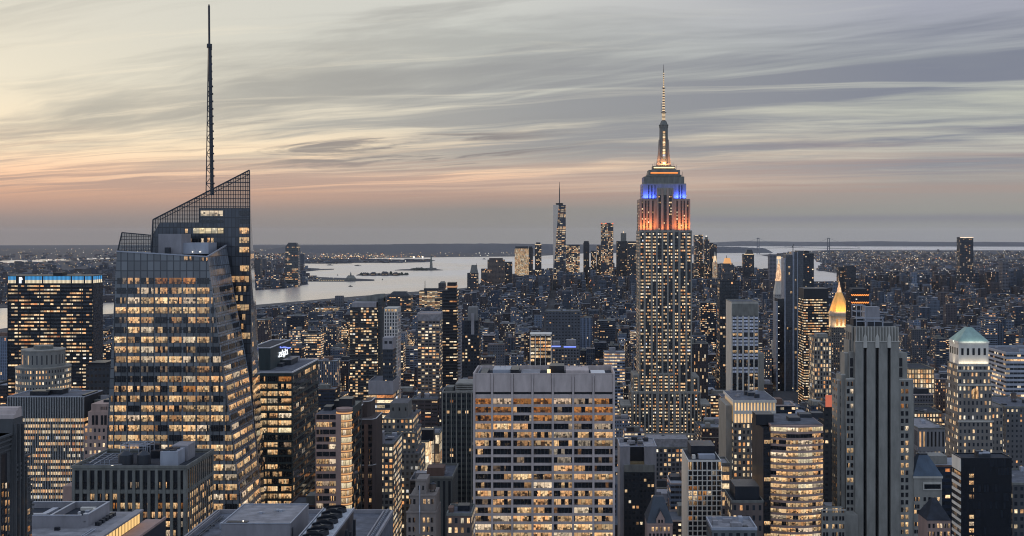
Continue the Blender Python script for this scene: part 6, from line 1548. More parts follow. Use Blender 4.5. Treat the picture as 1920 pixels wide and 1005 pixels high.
def black_stack():
    Y = 1350.0; x = lambda p: PX(p, Y); z = lambda p: PZ(p, Y); zb = 10
    root = thing('apartment_tower', 'black banded apartment tower with a lantern lit crown above the beige tower', 'apartment tower', (x(842), Y + 14, zb))
    mb = MB(); mb.box(x(829), x(856.5), Y, Y + 26, zb, z(545), 4.5, 3.5, (.022, .025, .032, .30), (.85, .5, .15, 1.1)); mb.build('facade', M['facade'], root)
    mb = MB()
    for p in np.arange(549, 730, 5.8): mb.box(x(829) - .3, x(856.5) + .3, Y - .35, Y - .02, z(p + 1.4), z(p))
    mb.build('ledge', M['steel_dark'], root)
    small_box(root, 'crown', x(838), x(854), Y + 4, Y + 22, z(545), z(530), 'black_metal'); small_box(root, 'light_band', x(836), x(855), Y + 3, Y + 23, z(539.5), z(536.5), 'lamp_orange_dim')
    mb = MB()
    for p in np.arange(575, 712, 6): mb.box(x(857.5), x(863.5), Y + 2, Y + 20, z(p + 3.6), z(p))
    mb.build('balconies', M['louver'], root)
    reg(826, 866, 527, 712, Y, (x(828), x(864), Y, Y + 27), 'the black banded tower')
glow('lamp_orange_dim', lin(255,190,140), .45)
black_stack()
def dark_notch():
    Y = 1260.0; x = lambda p: PX(p, Y); z = lambda p: PZ(p, Y); zb = 10
    root = thing('office_tower', 'dark glass tower with notched top and one pale vertical strip', 'tower', (x(880), Y + 14, zb))
    mb = MB(); mb.box(x(866), x(899), Y, Y + 28, zb, z(628), 3, 3.6, (.03, .036, .048, .13), (.6, .5, 0, 1.0)); mb.build('facade', M['facade'], root)
    mb = MB(); mb.box(x(869), x(896), Y + 6, Y + 26, z(628), z(602), 3, 3.6, (.03, .036, .048, .04), (.6, .5, 0, 1.0)); mb.box(x(876), x(893), Y + 8, Y + 24, z(602), z(577)); mb.build('upper_block', M['facade'], root)
    small_box(root, 'pale_strip', x(882.5), x(888.5), Y + 5.4, Y + 5.98, z(628), z(588), 'louver')
    reg(864, 901, 574, 700, Y, (x(865), x(900), Y, Y + 29), 'the notched dark tower')
dark_notch()
def lit_frame():
    Y = 1500.0; x = lambda p: PX(p, Y); z = lambda p: PZ(p, Y); zb = 10
    root = thing('office_block', 'glassy lit block framed by tall white fins behind the slab', 'building', (x(1014), Y + 14, zb))
    mb = MB(); mb.box(x(994), x(1034), Y, Y + 28, zb, z(632), 5, 4.4, (.06, .06, .065, .75), (.9, .6, .6, 1.0)); mb.build('facade', M['facade'], root)
    mb = MB()
    for q in (993.5, 1003, 1012.5, 1022, 1032.6): mb.box(x(q), x(q + 1.5), Y - .9, Y - .02, zb, z(627))
    mb.box(x(993.5), x(1034.1), Y - .9, Y + 28, z(630), z(626.2)); mb.build('frame', M['white_stone'], root)
    reg(991, 1036, 623, 690, Y, (x(993), x(1035), Y - 1, Y + 29), 'the white finned lit block')
lit_frame()
def blue_line_block():
    Y = 1620.0; x = lambda p: PX(p, Y); z = lambda p: PZ(p, Y); zb = 9
    root = thing('office_block', 'dull grey block with a thin violet light line along its roof edge', 'building', (x(1056), Y + 14, zb))
    mb = MB(); mb.box(x(1030), x(1086), Y, Y + 30, zb, z(654), 4, 4, (.11, .12, .14, .22), (.6, .5, .2, 1.0), topcol=(.13, .13, .16, 0)); mb.build('facade', M['facade'], root)
    small_box(root, 'light_line', x(1031), x(1051), Y - .5, Y - .02, z(650.6), z(648.4), 'lamp_blue'); small_box(root, 'light_line', x(1057), x(1080), Y - .5, Y - .02, z(651.4), z(649.2), 'lamp_blue')
    small_box(root, 'roof_edge', x(1030), x(1086), Y, Y + 1, z(654), z(647.6), 'dark_concrete')
    for a, b, p in ((1036, 1050, 641), (1062, 1080, 638)): small_box(root, 'bulkhead', x(a), x(b), Y + 6, Y + 18, z(654), z(p), 'louver')
    reg(1028, 1088, 634, 690, Y, (x(1030), x(1086), Y, Y + 31), 'the block with the violet light line')
blue_line_block()
tower('office_block', 'bulky grey windowless block with flat roof left of the stepped skyscraper', 'building', 1023, 1088, 583, 1900, 50, (.09, .10, .12), .12, 5, 5, .5, .35, .2, .9, clear=632, units=3, desc='the bulky windowless grey block')

# --- right middle distance
def white_glass_tower():
    Y = 1000.0; x = lambda p: PX(p, Y); z = lambda p: PZ(p, Y); zb = 12; x0, x1 = x(1371.5), x(1422)
    root = thing('office_tower', 'pale grey tower with five columns of silvery windows and blank top', 'tower', ((x0 + x1) / 2, Y + 20, zb))
    mb = MB(); mb.box(x0, x1, Y, Y + 34, zb, z(567)); mb.build('shaft', M['limestone_light'], root)
    small_box(root, 'top_panel', x0 + .4, x1 - .4, Y - .15, Y - .02, z(592), z(569), 'dark_concrete')
    ed = [(1373.6, 1381), (1384.5, 1391.5), (1395, 1402), (1405.5, 1412.5), (1415, 1421)]
    mb = MB()
    for a, b in ed: mb.face(front_quad(x(a), x(b), Y - .03, z(742), z(590)))
    mb.build('window_strip', M['black_metal'], root)
    W_ = Panes(root); hot = {5: 'FFHHF', 9: 'dDDDd', 10: 'FdHFF', 13: 'dHdDD', 17: 'DDDHH', 18: 'DdDDF', 19: 'DDdDd', 20: 'DDHHd', 21: 'dDdFH', 14: 'DDDdD'}
    for r in range(26):
        c = 596 + 6.3 * r
        for i, (a, b) in enumerate(ed): W_.add(front_quad(x(a), x(b), Y - .12, z(c + 2.0), z(c - 2.2)), hot.get(r, 'SSSSS')[i])
    WK['S'] = M['sky_sheen_window']
    W_.done(); small_box(root, 'side_wing', x1 + .1, x(1435), Y + 6, Y + 36, zb, z(664), 'limestone'); roof_sheet(root, x0 + .3, x1 - .3, Y + .3, Y + 33, z(567) + .03, 'roof'); parapet(root, x0, x1, Y, Y + 34, z(567) + .05, .8, .5, 'limestone')
    reg(1360, 1437, 564, 752, Y, (x0, x(1435), Y, Y + 37), 'the pale tower with silvery windows')
curtain_mat('sky_sheen_window', (.50, .52, .60), (.2, .22, .26), 2.0, .35)  # the sky's reflection is painted into this pale window colour
white_glass_tower()
tower('office_tower', 'dark ribbed tower with a wide glowing floor near its top', 'tower', 1350, 1385, 526, 1750, 34, (.035, .042, .05), .30, 4.2, 4.6, .7, .6, .55, 1.1, clear=740, roof='roof_dark', par='steel_dark', desc='the dark ribbed tower')
def slim_glass():
    Y = 2000.0; x = lambda p: PX(p, Y); z = lambda p: PZ(p, Y); zb = 6
    root = thing('glass_tower', 'slender dark blue glass tower with two pale vertical strips and lift crane', 'skyscraper', (x(1488), Y + 15, zb))
    for a, b, p, y0, mt in ((1473.5, 1486, 478, Y + 2, 'curtain_dark'), (1486.2, 1489.2, 473, Y, 'pale_strip'), (1489.4, 1494.2, 472, Y + 1, 'curtain_dark'), (1494.4, 1496.2, 473, Y, 'pale_strip'), (1496.4, 1506.5, 470, Y + 2, 'curtain_dark'), (1471, 1473.3, 484, Y + 1, 'pale_strip')):
        mb = MB(); xa, xb, yb = x(a), x(b), Y + 30
        for pts in ([(xa, y0, zb), (xb, y0, zb), (xb, y0, z(p)), (xa, y0, z(p))], [(xb, y0, zb), (xb, yb, zb), (xb, yb, z(p)), (xb, y0, z(p))], [(xa, yb, zb), (xa, y0, zb), (xa, y0, z(p)), (xa, yb, z(p))]): poly(mb, pts, 3, 64)
        mb.face([(xa, y0, z(p)), (xb, y0, z(p)), (xb, yb, z(p)), (xa, yb, z(p))]); mb.build('facade', M[mt], root)
    mb = MB(); mb.bar((x(1489), Y + 10, z(472)), (x(1489), Y + 10, z(461)), .8); mb.bar((x(1487), Y + 10, z(464)), (x(1491), Y + 10, z(458)), .6); mb.build('crane', M['steel_dark'], root)
    W_ = Panes(root)
    for q, p, w, k_ in ((1478, 501, 4, 'F'), (1479, 513, 2.6, 'F'), (1490.5, 525, 2.4, 'F'), (1482, 548, 3.6, 'F'), (1490, 577, 4, 'M'), (1490, 617, 4.4, 'F'), (1476, 616, 9, 'H'), (1490, 661, 4, 'F'), (1491, 670, 3, 'H'), (1480, 474, 4, 'F'), (1498, 666, 6, 'F'), (1478, 640, 4, 'd')):
        W_.add(front_quad(x(q), x(q + w), Y - .1 if 1486 < q < 1496 else Y + 1.9, z(p + 2), z(p - 2)), k_)
    W_.done()
    small_box(root, 'lower_slab', x(1459), x(1470.8), Y + 4, Y + 34, zb, z(560), 'black_glass'); small_box(root, 'lower_strip', x(1456), x(1458.8), Y + 3, Y + 30, zb, z(566), 'pale_strip')
    mb = MB()
    for p in np.arange(575, 760, 13): mb.box(x(1460.5), x(1461.8), Y + 3.8, Y + 3.98, z(p + 1), z(p))
    mb.build('lamp', M['lamp_white'], root)
    reg(1452, 1508, 456, 760, Y, (x(1456), x(1507), Y, Y + 35), 'the slender glass tower')
curtain_mat('pale_strip', (.22, .245, .29), (.2, .22, .28), 1.0, .3)
slim_glass()
tower('glass_tower', 'broad shouldered dark tower with slanted roof standing right behind the slender glass tower', 'tower', 1505, 1526, 474, 2250, 36, (.03, .038, .052), .10, 4, 4, .6, .5, 0, 1.2, clear=540, roof='roof_dark', bulk=((1507, 1517, 470, 4, 20, 'black_metal'),), desc='the dark tower behind the slender glass one')
def clock_tower():
    Y = 2170.0; x = lambda p: PX(p, Y); z = lambda p: PZ(p, Y); zb = 6
    root = thing('clock_tower', 'pale campanile tower with glowing stepped lantern top', 'tower', (x(1461), Y + 12, zb))
    mb = MB(); mb.box(x(1453), x(1469.5), Y, Y + 20, zb, z(552), 3.2, 4.2, (.26, .26, .26, .05), (.3, .4, 0, .9)); mb.build('shaft', M['facade'], root)
    mb = MB(); mb.frustum((x(1453), x(1469.5), Y, Y + 20), z(552), (x(1456.5), x(1467.5), Y + 5, Y + 15), z(527), C(.24, .24, .25)); mb.build('roof', M['limestone_light'], root)
    mb = MB(); mb.box(x(1456), x(1468), Y + 4, Y + 16, z(527), z(523)); mb.box(x(1457.5), x(1466.5), Y + 5, Y + 15, z(523), z(512)); mb.frustum((x(1458), x(1466), Y + 6, Y + 14), z(512), (x(1460), x(1464), Y + 8, Y + 12), z(500), C(.5, .4, .3)); mb.box(x(1460), x(1464), Y + 8, Y + 12, z(500), z(495)); mb.build('lantern', M['lantern_glow'], root)
    mb = MB(); mb.cyl(x(1462), Y + 10, z(495), z(486), 1.5, .3, 8); mb.box(x(1459), x(1465.5), Y + 6, Y + 14, z(486), z(481)); mb.build('finial', M['lamp_warm_soft'], root)
    small_box(root, 'flank', x(1449), x(1452.8), Y + 3, Y + 18, zb, z(640), 'limestone_light')
    reg(1447, 1471, 478, 650, Y, (x(1449), x(1470), Y, Y + 21), 'the pale campanile')
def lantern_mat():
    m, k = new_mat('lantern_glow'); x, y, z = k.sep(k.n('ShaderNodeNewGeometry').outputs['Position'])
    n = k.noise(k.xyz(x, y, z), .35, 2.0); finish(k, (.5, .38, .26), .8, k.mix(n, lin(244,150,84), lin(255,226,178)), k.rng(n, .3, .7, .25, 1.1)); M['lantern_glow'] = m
lantern_mat(); clock_tower()
tower('office_tower', 'black office block with rows of amber floors below a dark blank top', 'office building', 1507, 1554, 558, 1680, 40, (.02, .023, .03), .66, 3.0, 3.7, .9, .42, .62, 1.0, clear=690, roof='roof_dark', par='black_metal', band=None, bulk=((1507.5, 1553.5, 541, .5, 38, 'black_metal'),), desc='the black block with amber floors')
def gold_pyramid():
    Y = 2050.0; x = lambda p: PX(p, Y); z = lambda p: PZ(p, Y); zb = 6; cx, cy = PX(1573.4, Y + 17), Y + 17
    root = thing('pyramid_tower', 'stone tower capped by a tall gilded floodlit pyramid', 'skyscraper', (cx, cy, zb))
    def oc(hw): c = hw * .62; return [(cx - c, cy - hw), (cx + c, cy - hw), (cx + hw, cy - c), (cx + hw, cy + c), (cx + c, cy + hw), (cx - c, cy + hw), (cx - hw, cy + c), (cx - hw, cy - c)]
    u = lambda d: d * Y / F
    mb = MB(); pr = [(16.6, 584.5), (11.2, 566), (5.4, 550.5), (4.4, 549)]
    for (a, p), (b, q) in zip(pr[:-1], pr[1:]): mb.loft(oc(u(a)), z(p), oc(u(b)), z(q), C(.8, .5, .2))
    mb.build('pyramid', M['gold'], root)
    mb = MB(); mb.loft(oc(u(3.9)), z(549), oc(u(2.8)), z(540), C(.8, .5, .2)); mb.loft(oc(u(2.2)), z(540), oc(u(.3)), z(527.5), C(.8, .5, .2)); mb.build('lantern', M['lantern_glow'], root)
    mb = MB(); mb.prism(oc(u(21)), z(593), z(585.5)); mb.build('eaves', M['limestone_light'], root)
    mb = MB(); mb.prism(oc(u(19)), z(592), z(588.5)) if False else mb.prism(oc(u(20)), z(587), z(584.6)); mb.build('eaves', M['limestone_light'], root)
    mb = MB(); mb.prism(oc(u(18)), z(614), z(593)); mb.build('arcade', M['limestone_light'], root)
    for q in (-7.6, 0, 7.6):
        mb = MB()
        xa = cx + u(q); hw = u(2.0); yy = cy - u(18) - .08
        pts = [(xa - hw, yy, z(611)), (xa + hw, yy, z(611)), (xa + hw, yy, z(600))] + [(xa + hw * math.cos(math.pi * i / 6), yy, z(600) + hw * math.sin(math.pi * i / 6)) for i in range(1, 6)] + [(xa - hw, yy, z(600))]
        mb.face(pts); mb.build('arch_window', M['arch_glow'], root)
    mb = MB(); mb.box(cx - u(19), cx + u(16), cy - u(18) - 2, cy + 30, zb, z(614), 3.4, 4.2, (.20, .19, .18, .28), (.4, .5, .1, 1.1)); mb.build('shaft', M['facade'], root)
    def lamp(loc, d, sx, sy, e, col=(1.0, .55, .20)):
        l = bpy.data.lights.new('floodlight', 'AREA'); l.shape = 'RECTANGLE'; l.size, l.size_y = sx, sy; l.energy = e; l.color = col; l.spread = R(160)
        o = bpy.data.objects.new('floodlight', l); COL.objects.link(o); o.parent = root; o.location = Vector(loc) - root.location; o.rotation_euler = Vector(d).to_track_quat('-Z', 'Y').to_euler()
    lamp((cx, cy - u(30), z(582)), (0, .72, .70), 30, 1.0, 15000); lamp((cx - u(30), cy - u(4), z(582)), (.72, .1, .70), 1.0, 26, 10000)
    lamp((cx, cy - u(22.5), z(613)), (0, .5, 1), 34, 1.0, 6000, (1, .62, .3)); lamp((cx - u(22.5), cy, z(613)), (.5, 0, 1), 1.0, 30, 4500, (1, .6, .28))
    reg(1550, 1597, 527, 700, Y, (cx - u(20), cx + u(20), Y - 8, Y + 50), 'the gilded pyramid')
glow('arch_glow', lin(255,170,90), .55)
gold_pyramid()
tower('setback_building', 'grey masonry block with glowing arched windows below the gilded pyramid', 'building', 1527, 1559, 632, 1500, 34, (.21, .20, .185), .50, 3.6, 5.4, .55, .7, .1, 1.1, clear=745, bulk=((1532, 1552, 626, 3, 18, 'limestone'),), desc='the masonry block with arched windows')
def zigzag_tower():
    Y = 1960.0; x = lambda p: PX(p, Y); z = lambda p: PZ(p, Y); zb = 7
    root = thing('office_tower', 'black tower with two zigzag light strips around its top', 'tower', (x(1612), Y + 16, zb))
    mb = MB(); mb.box(x(1595), x(1629.5), Y, Y + 34, zb, z(545), 4, 4, (.018, .02, .026, .10), (.6, .45, 0, 1.0), topcol=(.03, .03, .035, 0)); mb.build('facade', M['facade'], root)
    for p0 in (552, 566):
        mb = MB(); n = 8
        for i in range(n):
            a, b = lerp(1596, 1629, i / n), lerp(1596, 1629, (i + 1) / n); c = (a + b) / 2
            mb.bar((x(a), Y - .5, z(p0)), (x(c), Y - .5, z(p0 + 2.6)), .75); mb.bar((x(c), Y - .5, z(p0 + 2.6)), (x(b), Y - .5, z(p0)), .75)
        mb.build('light_strip', M['lamp_orange'], root)
    small_box(root, 'bulkhead', x(1599), x(1626), Y + 5, Y + 28, z(545), z(541), 'black_metal')
    reg(1592, 1632, 538, 612, Y, (x(1594), x(1630), Y - 1, Y + 35), 'the zigzag lit tower')
zigzag_tower()
tower('office_tower', 'white banded office block with dark ribbon windows at the right edge', 'office building', 1886.5, 1990, 660, 1000, 60, (.36, .38, .43), .40, 3.0, 3.7, .96, .46, .85, 1.05, clear=755, roof='roof', par='steel_pale', units=5, desc='the white banded block')
tower('office_block', 'pale blue striped block wedged between the green roofed tower and the white banded block', 'building', 1863, 1885, 684, 1120, 40, (.42, .46, .54), .06, 8, 3.6, 1.0, .40, .2, .8, clear=755, roof='roof_pale', desc='the pale blue striped block')
tower('apartment_block', 'grey masonry block dotted with small lit windows at the right edge', 'building', 1886, 1960, 762, 880, 60, (.13, .13, .135), .30, 3.2, 3.8, .38, .45, 0, 1.1, clear=850, units=5, tank=True, desc='the grey dotted block at the right edge')
tower('apartment_block', 'dim block with tiny lit windows just right of the black glass slab', 'building', 1899, 1990, 905, 640, 40, (.08, .08, .085), .30, 3.2, 4, .5, .5, .1, 1.1, clear=1010, units=4, desc='the dim block at the lower right')
tower('museum_building', 'low building with a bright colonnade glowing behind the striped deco tower', 'building', 1704, 1752, 690, 1330, 50, (.20, .17, .14), 1.5, 3.2, 5.5, .7, .75, .3, 1.0, clear=712, roof='roof_dark', desc='the low glowing colonnade')
tower('office_block', 'low block with two glowing window rows right of the striped deco tower', 'building', 1714, 1766, 772, 1120, 40, (.12, .11, .11), .95, 3.0, 4.4, .62, .6, .3, 1.05, clear=800, roof='roof_dark', units=3, desc='the low block with two glowing rows')
tower('library_building', 'low classical block with pale columned front beneath the two glowing rows', 'building', 1722, 1772, 802, 1000, 60, (.24, .24, .25), .10, 3.4, 16, .45, .75, 0, .9, clear=850, roof='roof_pale', units=3, desc='the low classical block')
tower('billboard_building', 'dark block carrying a red lit billboard left of the striped deco tower', 'building', 1545, 1566, 760, 900, 20, (.04, .045, .05), .15, 3.5, 4, .5, .5, 0, 1.0, clear=775, bulk=((1548, 1563, 741, -.6, .5, 'poster_red'),), roof='roof_dark', desc='the billboard block')

# ------------------------------------------------------------------ far landmarks: downtown, river, harbour
def glass_prism():
    """tapering crystalline tower with mast, far downtown"""
    Y = 5890.0; x = lambda p: PX(p, Y); z = lambda p: PZ(p, Y); cx = x(1049); zb = gz(cx, Y) - 2; w = 62.0; h = w / 2
    root = thing('glass_tower', 'tallest tapering glass tower downtown with thin mast on top', 'skyscraper', (cx, Y + h, zb)); cy = Y + h
    zt = z(384); zb2 = zb + 55
    Bq = [(cx - h, cy - h), (cx + h, cy - h), (cx + h, cy + h), (cx - h, cy + h)]; r = h * 1.0
    Tq = [(cx - 4, cy - r), (cx + r, cy - 4 + 4), (cx + 0, cy + r), (cx - r, cy)]
    small_box(root, 'base', cx - h, cx + h, cy - h, cy + h, zb, zb2, 'curtain_dark')
    lights = MB(); sky = MB()
    def tri(mb, a, b, c, lit, col, ww=.6, br=1.0):
        pts = [a, b, c]; mb.face(pts, [((p[0] - p[1] * .6) / 9 + 300, p[2] / 8.5) for p in pts], (*col, lit), (.8, .5, .3, br))
    for i in range(4):
        j = (i + 1) % 4; t0 = Tq[i]
        tri(lights if i in (0, 1) else sky, (*Bq[i], zb2), (*Bq[j], zb2), (*t0, zt), .55, (.05, .06, .08), br=.9)
        t1 = Tq[(i + 1) % 4]
        tri(lights if i == 0 else sky, (*Bq[j], zb2), (*t1, zt), (*t0, zt), .45 if i == 0 else 0, (.05, .06, .08), br=.85)
    lights.build('facade', M['facade'], root); sky.build('facade', M['glass_sky'], root)
    mb = MB(); mb.face([(*p, zt) for p in Tq]); mb.build('roof', M['steel_dark'], root)
    mb = MB(); mb.cyl(cx, cy, zt, zt + 9, 17, 19, 16); mb.build('crown_ring', M['steel_dark'], root)
    mb = MB(); mb.cyl(cx, cy, zt + 9, z(352), 2.6, 2.0, 8); mb.cyl(cx, cy, z(352), z(341), 1.5, .8, 8); mb.build('mast', M['steel_dark'], root)
    reg(1035, 1064, 340, 470, Y, (cx - h, cx + h, Y, Y + w), 'the tallest downtown tower')
m_, k_ = new_mat('glass_sky'); finish(k_, (.30, .33, .37), .22, metal=.75); M['glass_sky'] = m_  # paler copy of the tower's glass, sky brightness put into its colour
glass_prism()
glow('lamp_crown', lin(255,226,196), 1.3)
def ftower(name, label, px0, px1, py, Y, col, lit, cw=6, ch=6, ww=.7, wh=.55, coh=.35, br=1.2, depth=45, clear=None, top=None, desc=None, cat='skyscraper'):
    x0, x1, zt = PX(px0, Y), PX(px1, Y), PZ(py, Y); zb = gz((x0 + x1) / 2, Y) - 2
    root = thing(name, label, cat, ((x0 + x1) / 2, Y + depth / 2, zb))
    mb = MB(); mb.box(x0, x1, Y, Y + depth, zb, zt, cw, ch, (*col, lit), (ww, wh, coh, br), topcol=(.06, .065, .075, 0)); mb.build('facade', M['facade'], root)
    for t in (top or []):
        kind, a, b, p, mt = t; xa, xb = PX(a, Y), PX(b, Y)
        m = MB()
        if kind == 'box': m.box(xa, xb, Y + depth * .2, Y + depth * .8, zt, PZ(p, Y))
        elif kind == 'pyr': m.frustum((xa, xb, Y + 1, Y + depth - 1), zt, ((xa + xb) / 2 - 1.5, (xa + xb) / 2 + 1.5, Y + depth / 2 - 1, Y + depth / 2 + 1), PZ(p, Y), (.1, .1, .1, 0))
        elif kind == 'step': m.frustum((xa, xb, Y + 3, Y + depth - 3), zt, (lerp(xa, xb, .2), lerp(xa, xb, .8), Y + 8, Y + depth - 8), PZ(p, Y), (.1, .1, .1, 0))
        elif kind == 'line': m.box(xa, xb, Y - 1, Y - .05, zt - 3.5, zt - .3)
        elif kind == 'mast': m.cyl((xa + xb) / 2, Y + depth / 2, zt, PZ(p, Y), max(1.2, (xb - xa) / 2), 1.0, 6)
        m.build({'box': 'bulkhead', 'pyr': 'spire', 'step': 'crown', 'line': 'light_band', 'mast': 'mast'}[kind], M[mt], root)
    reg(px0 - 1, px1 + 1, py - 3, clear or py + 40, Y, (x0, x1, Y, Y + depth), desc)
    return root
D1, D2, D3 = (.05, .056, .068), (.075, .08, .09), (.035, .04, .052)
ftower('apartment_tower', 'stepped dark tower standing first on the downtown waterfront', 876, 896, 512, 5600, D1, .22, clear=545, top=[('step', 881, 895.5, 497, 'dark_concrete'), ('mast', 893, 893.6, 494, 'steel_dark')], desc='the stepped waterfront tower')
ftower('office_tower', 'wide brown tower with flat stepped top on the downtown waterfront', 914, 946, 487, 5750, (.15, .115, .10), .20, 7, 6, .8, .5, .5, .9, top=[('box', 917, 942, 484, 'brick_dark')], clear=530, desc='the wide brown waterfront tower')
ftower('office_tower', 'dark shoulder tower attached behind the wide brown waterfront tower', 946.5, 960, 491, 5900, D1, .18, clear=530, desc='the dark shoulder tower')
ftower('office_tower', 'short dark tower left of the wide brown waterfront tower', 902, 914, 504, 5950, D2, .2, clear=535, desc='the short dark waterfront tower')
ftower('office_tower', 'blocky tower with its front glowing evenly gold on the downtown waterfront', 965, 991, 466, 6050, (.34, .25, .17), 1.6, 3.2, 5, .94, .9, .5, .62, top=[('box', 966, 990, 462, 'steel_dark')], clear=512, desc='the golden glowing tower')
ftower('office_tower', 'dark side tower joined to the golden glowing tower', 991.4, 999, 465, 6070, D1, .2, clear=515, top=[('box', 992, 998, 462, 'steel_dark')], desc='the dark side of the golden tower')
ftower('office_tower', 'slim dark tower between the golden glowing tower and the tallest glass tower', 1003, 1015, 458, 6200, D1, .28, clear=515, top=[('line', 1003, 1015, 0, 'lamp_warm_soft'), ('box', 1005, 1013, 454.5, 'steel_dark')], desc='the slim dark downtown tower')
ftower('office_tower', 'densely lit tower right of the tallest glass tower', 1061, 1087, 459, 6150, D2, .55, 7, 7, .75, .55, .4, 1.15, clear=510, desc='the densely lit downtown tower')
ftower('office_tower', 'narrow dark blue tower alone against the water strip', 1094, 1105, 455, 6300, D3, .15, clear=505, top=[('box', 1095, 1104, 452, 'steel_dark')], desc='the narrow dark blue tower')
ftower('office_tower', 'lower lit tower left of the red tipped slab downtown', 1108, 1118, 470, 6250, D1, .35, clear=505, desc='the lower lit downtown tower')
ftower('office_tower', 'narrow tower touching the left side of the red tipped slab', 1119, 1126.5, 460, 6300, D2, .4, clear=515, desc='the narrow tower by the red tipped slab')
ftower('office_tower', 'tall rectangular slab with dark top and red corner lights', 1127, 1150, 418, 6100, (.05, .055, .07), .52, 7, 7, .75, .5, .45, 1.0, clear=515, top=[('line', 1127, 1129, 0, 'lamp_red'), ('line', 1148, 1150, 0, 'lamp_red'), ('line', 1135, 1137, 0, 'lamp_red')], desc='the red tipped slab')
ftower('office_tower', 'stepped tower with a lantern lit pinnacle left of the stepped skyscraper', 1156, 1176, 452, 6250, D1, .2, clear=515, top=[('box', 1164.5, 1174.5, 437, 'dark_concrete'), ('mast', 1166, 1172.5, 433, 'lamp_warm_soft')], desc='the lantern pinnacle tower')
ftower('office_tower', 'dark slab with one bright band near its top beside the stepped skyscraper', 1176.5, 1194, 456, 6150, D3, .22, clear=515, top=[('line', 1178, 1192, 0, 'lamp_warm_soft'), ('box', 1177, 1193, 452.5, 'steel_dark')], desc='the slab with a bright band')
ftower('office_tower', 'twin shafted tower with lit tops just right of the stepped skyscraper', 1302, 1310, 441, 6200, D2, .3, clear=520, top=[('line', 1303, 1309, 0, 'lamp_warm_soft')], desc='the twin shafted tower')
ftower('office_tower', 'second shaft of the twin tower with dark crown', 1310.5, 1318, 440, 6220, D2, .3, clear=520, desc='the second twin shaft')
ftower('office_tower', 'dark tower topped by a bright white lantern', 1321, 1330, 449, 6150, D3, .3, clear=520, top=[('box', 1323, 1327.5, 444, 'dark_concrete'), ('mast', 1323.8, 1326, 441.5, 'lamp_white')], desc='the white lantern tower')
ftower('office_tower', 'broad dark block right of the white lantern tower', 1330.5, 1344, 458, 6300, D1, .2, clear=520, top=[('box', 1331, 1338, 455, 'steel_dark')], desc='the broad dark downtown block')
ftower('civic_tower', 'white floodlit wedding cake spire downtown', 1338, 1345, 492, 5700, (.5, .46, .40), 1.2, 5, 6, .8, .8, .3, .6, top=[('step', 1339, 1344, 480, 'lamp_warm_soft'), ('pyr', 1340, 1343, 472, 'limestone_light')], clear=508, desc='the white wedding cake spire')  # crown stone glows by itself, standing in for floodlight on it
ftower('civic_tower', 'dull tower whose stepped roof glows orange', 1355, 1374, 494, 5500, (.10, .10, .11), .22, clear=530, top=[('step', 1358, 1372, 484, 'lamp_orange_soft'), ('mast', 1362, 1365, 479, 'dark_concrete')], desc='the orange roofed tower')  # emissive roof steps imitate light falling on a copper crown
ftower('office_tower', 'dark dome topped block with a row of lights under its roof', 1394, 1414, 476, 5900, D3, .15, clear=520, top=[('step', 1399, 1413, 468, 'steel_dark'), ('line', 1395, 1413, 0, 'lamp_warm_soft')], desc='the dome topped block')
ftower('apartment_tower', 'blank grey lavender tower left of the glowing campanile', 1443, 1456, 477, 5300, (.17, .17, .20), .03, clear=522, desc='the blank lavender tower')
ftower('apartment_tower', 'tall lone dark tower crowned by a white light strip far on the right', 1800, 1825, 444.5, 5400, (.045, .052, .066), .16, 7, 7, .6, .5, .1, 1.1, clear=530, top=[('line', 1800, 1825, 0, 'lamp_crown')], desc='the lone crowned tower')
ftower('apartment_tower', 'left one of two dark housing towers above the gilded pyramid', 1573, 1586, 501, 5200, D1, .22, clear=545, desc='the left housing tower')
ftower('apartment_tower', 'taller right one of two dark housing towers above the gilded pyramid', 1587, 1605, 498, 5150, D3, .16, clear=545, desc='the right housing tower')
ftower('apartment_tower', 'slim grey tower near the right edge beyond the bridge lights', 1880, 1891, 492, 5000, (.13, .13, .15), .08, clear=530, desc='the slim grey tower far right')
ftower('glass_tower', 'lone rounded glass tower on the far river bank with lit waist', 535, 559, 462, 6300, (.055, .07, .08), .32, 9, 9, .9, .6, .75, .75, depth=50, clear=540, top=[('step', 535.5, 558.5, 455, 'steel_dark')], desc='the lone riverside glass tower')
ftower('apartment_tower', 'dark tower at the shore left of the lone riverside glass tower', 478, 488, 484, 6200, D1, .15, clear=540, desc='the dark shore tower')
ftower('office_block', 'grey box tower standing by itself at the near shore', 628, 642, 555, 4300, (.12, .125, .14), .04, 6, 5, .5, .4, 0, 1, depth=30, clear=575, cat='building', desc='the grey box by the shore')
ftower('office_block', 'long terraced block with stacked lit floors and crane at the near shore', 786, 830, 545, 4100, (.06, .062, .07), .9, 9, 4.5, .95, .4, .7, 1.0, depth=50, clear=575, cat='building', top=[('box', 794, 820, 541, 'steel_dark'), ('mast', 795, 795.6, 527, 'steel_dark')], desc='the terraced block with the crane')
ftower('office_block', 'humped dark block with rounded roof by the near shore', 726, 770, 554, 3800, (.06, .065, .072), .30, 7, 4.5, .9, .5, .6, 1.0, depth=50, clear=585, cat='building', top=[('step', 728, 768, 547, 'steel_dark')], desc='the humped shore block')
ftower('office_tower', 'rounded dark tower in front of the terraced shore block', 822, 834, 531, 4300, D1, .12, clear=560, top=[('step', 824, 834, 528, 'dark_concrete')], desc='the rounded dark tower')
ftower('office_block', 'low glowing hall with rows of lights at the near shore', 590, 632, 577, 4050, (.10, .09, .08), .9, 5, 5, .8, .5, .5, 1.1, depth=40, clear=584, cat='building', desc='the low glowing hall')

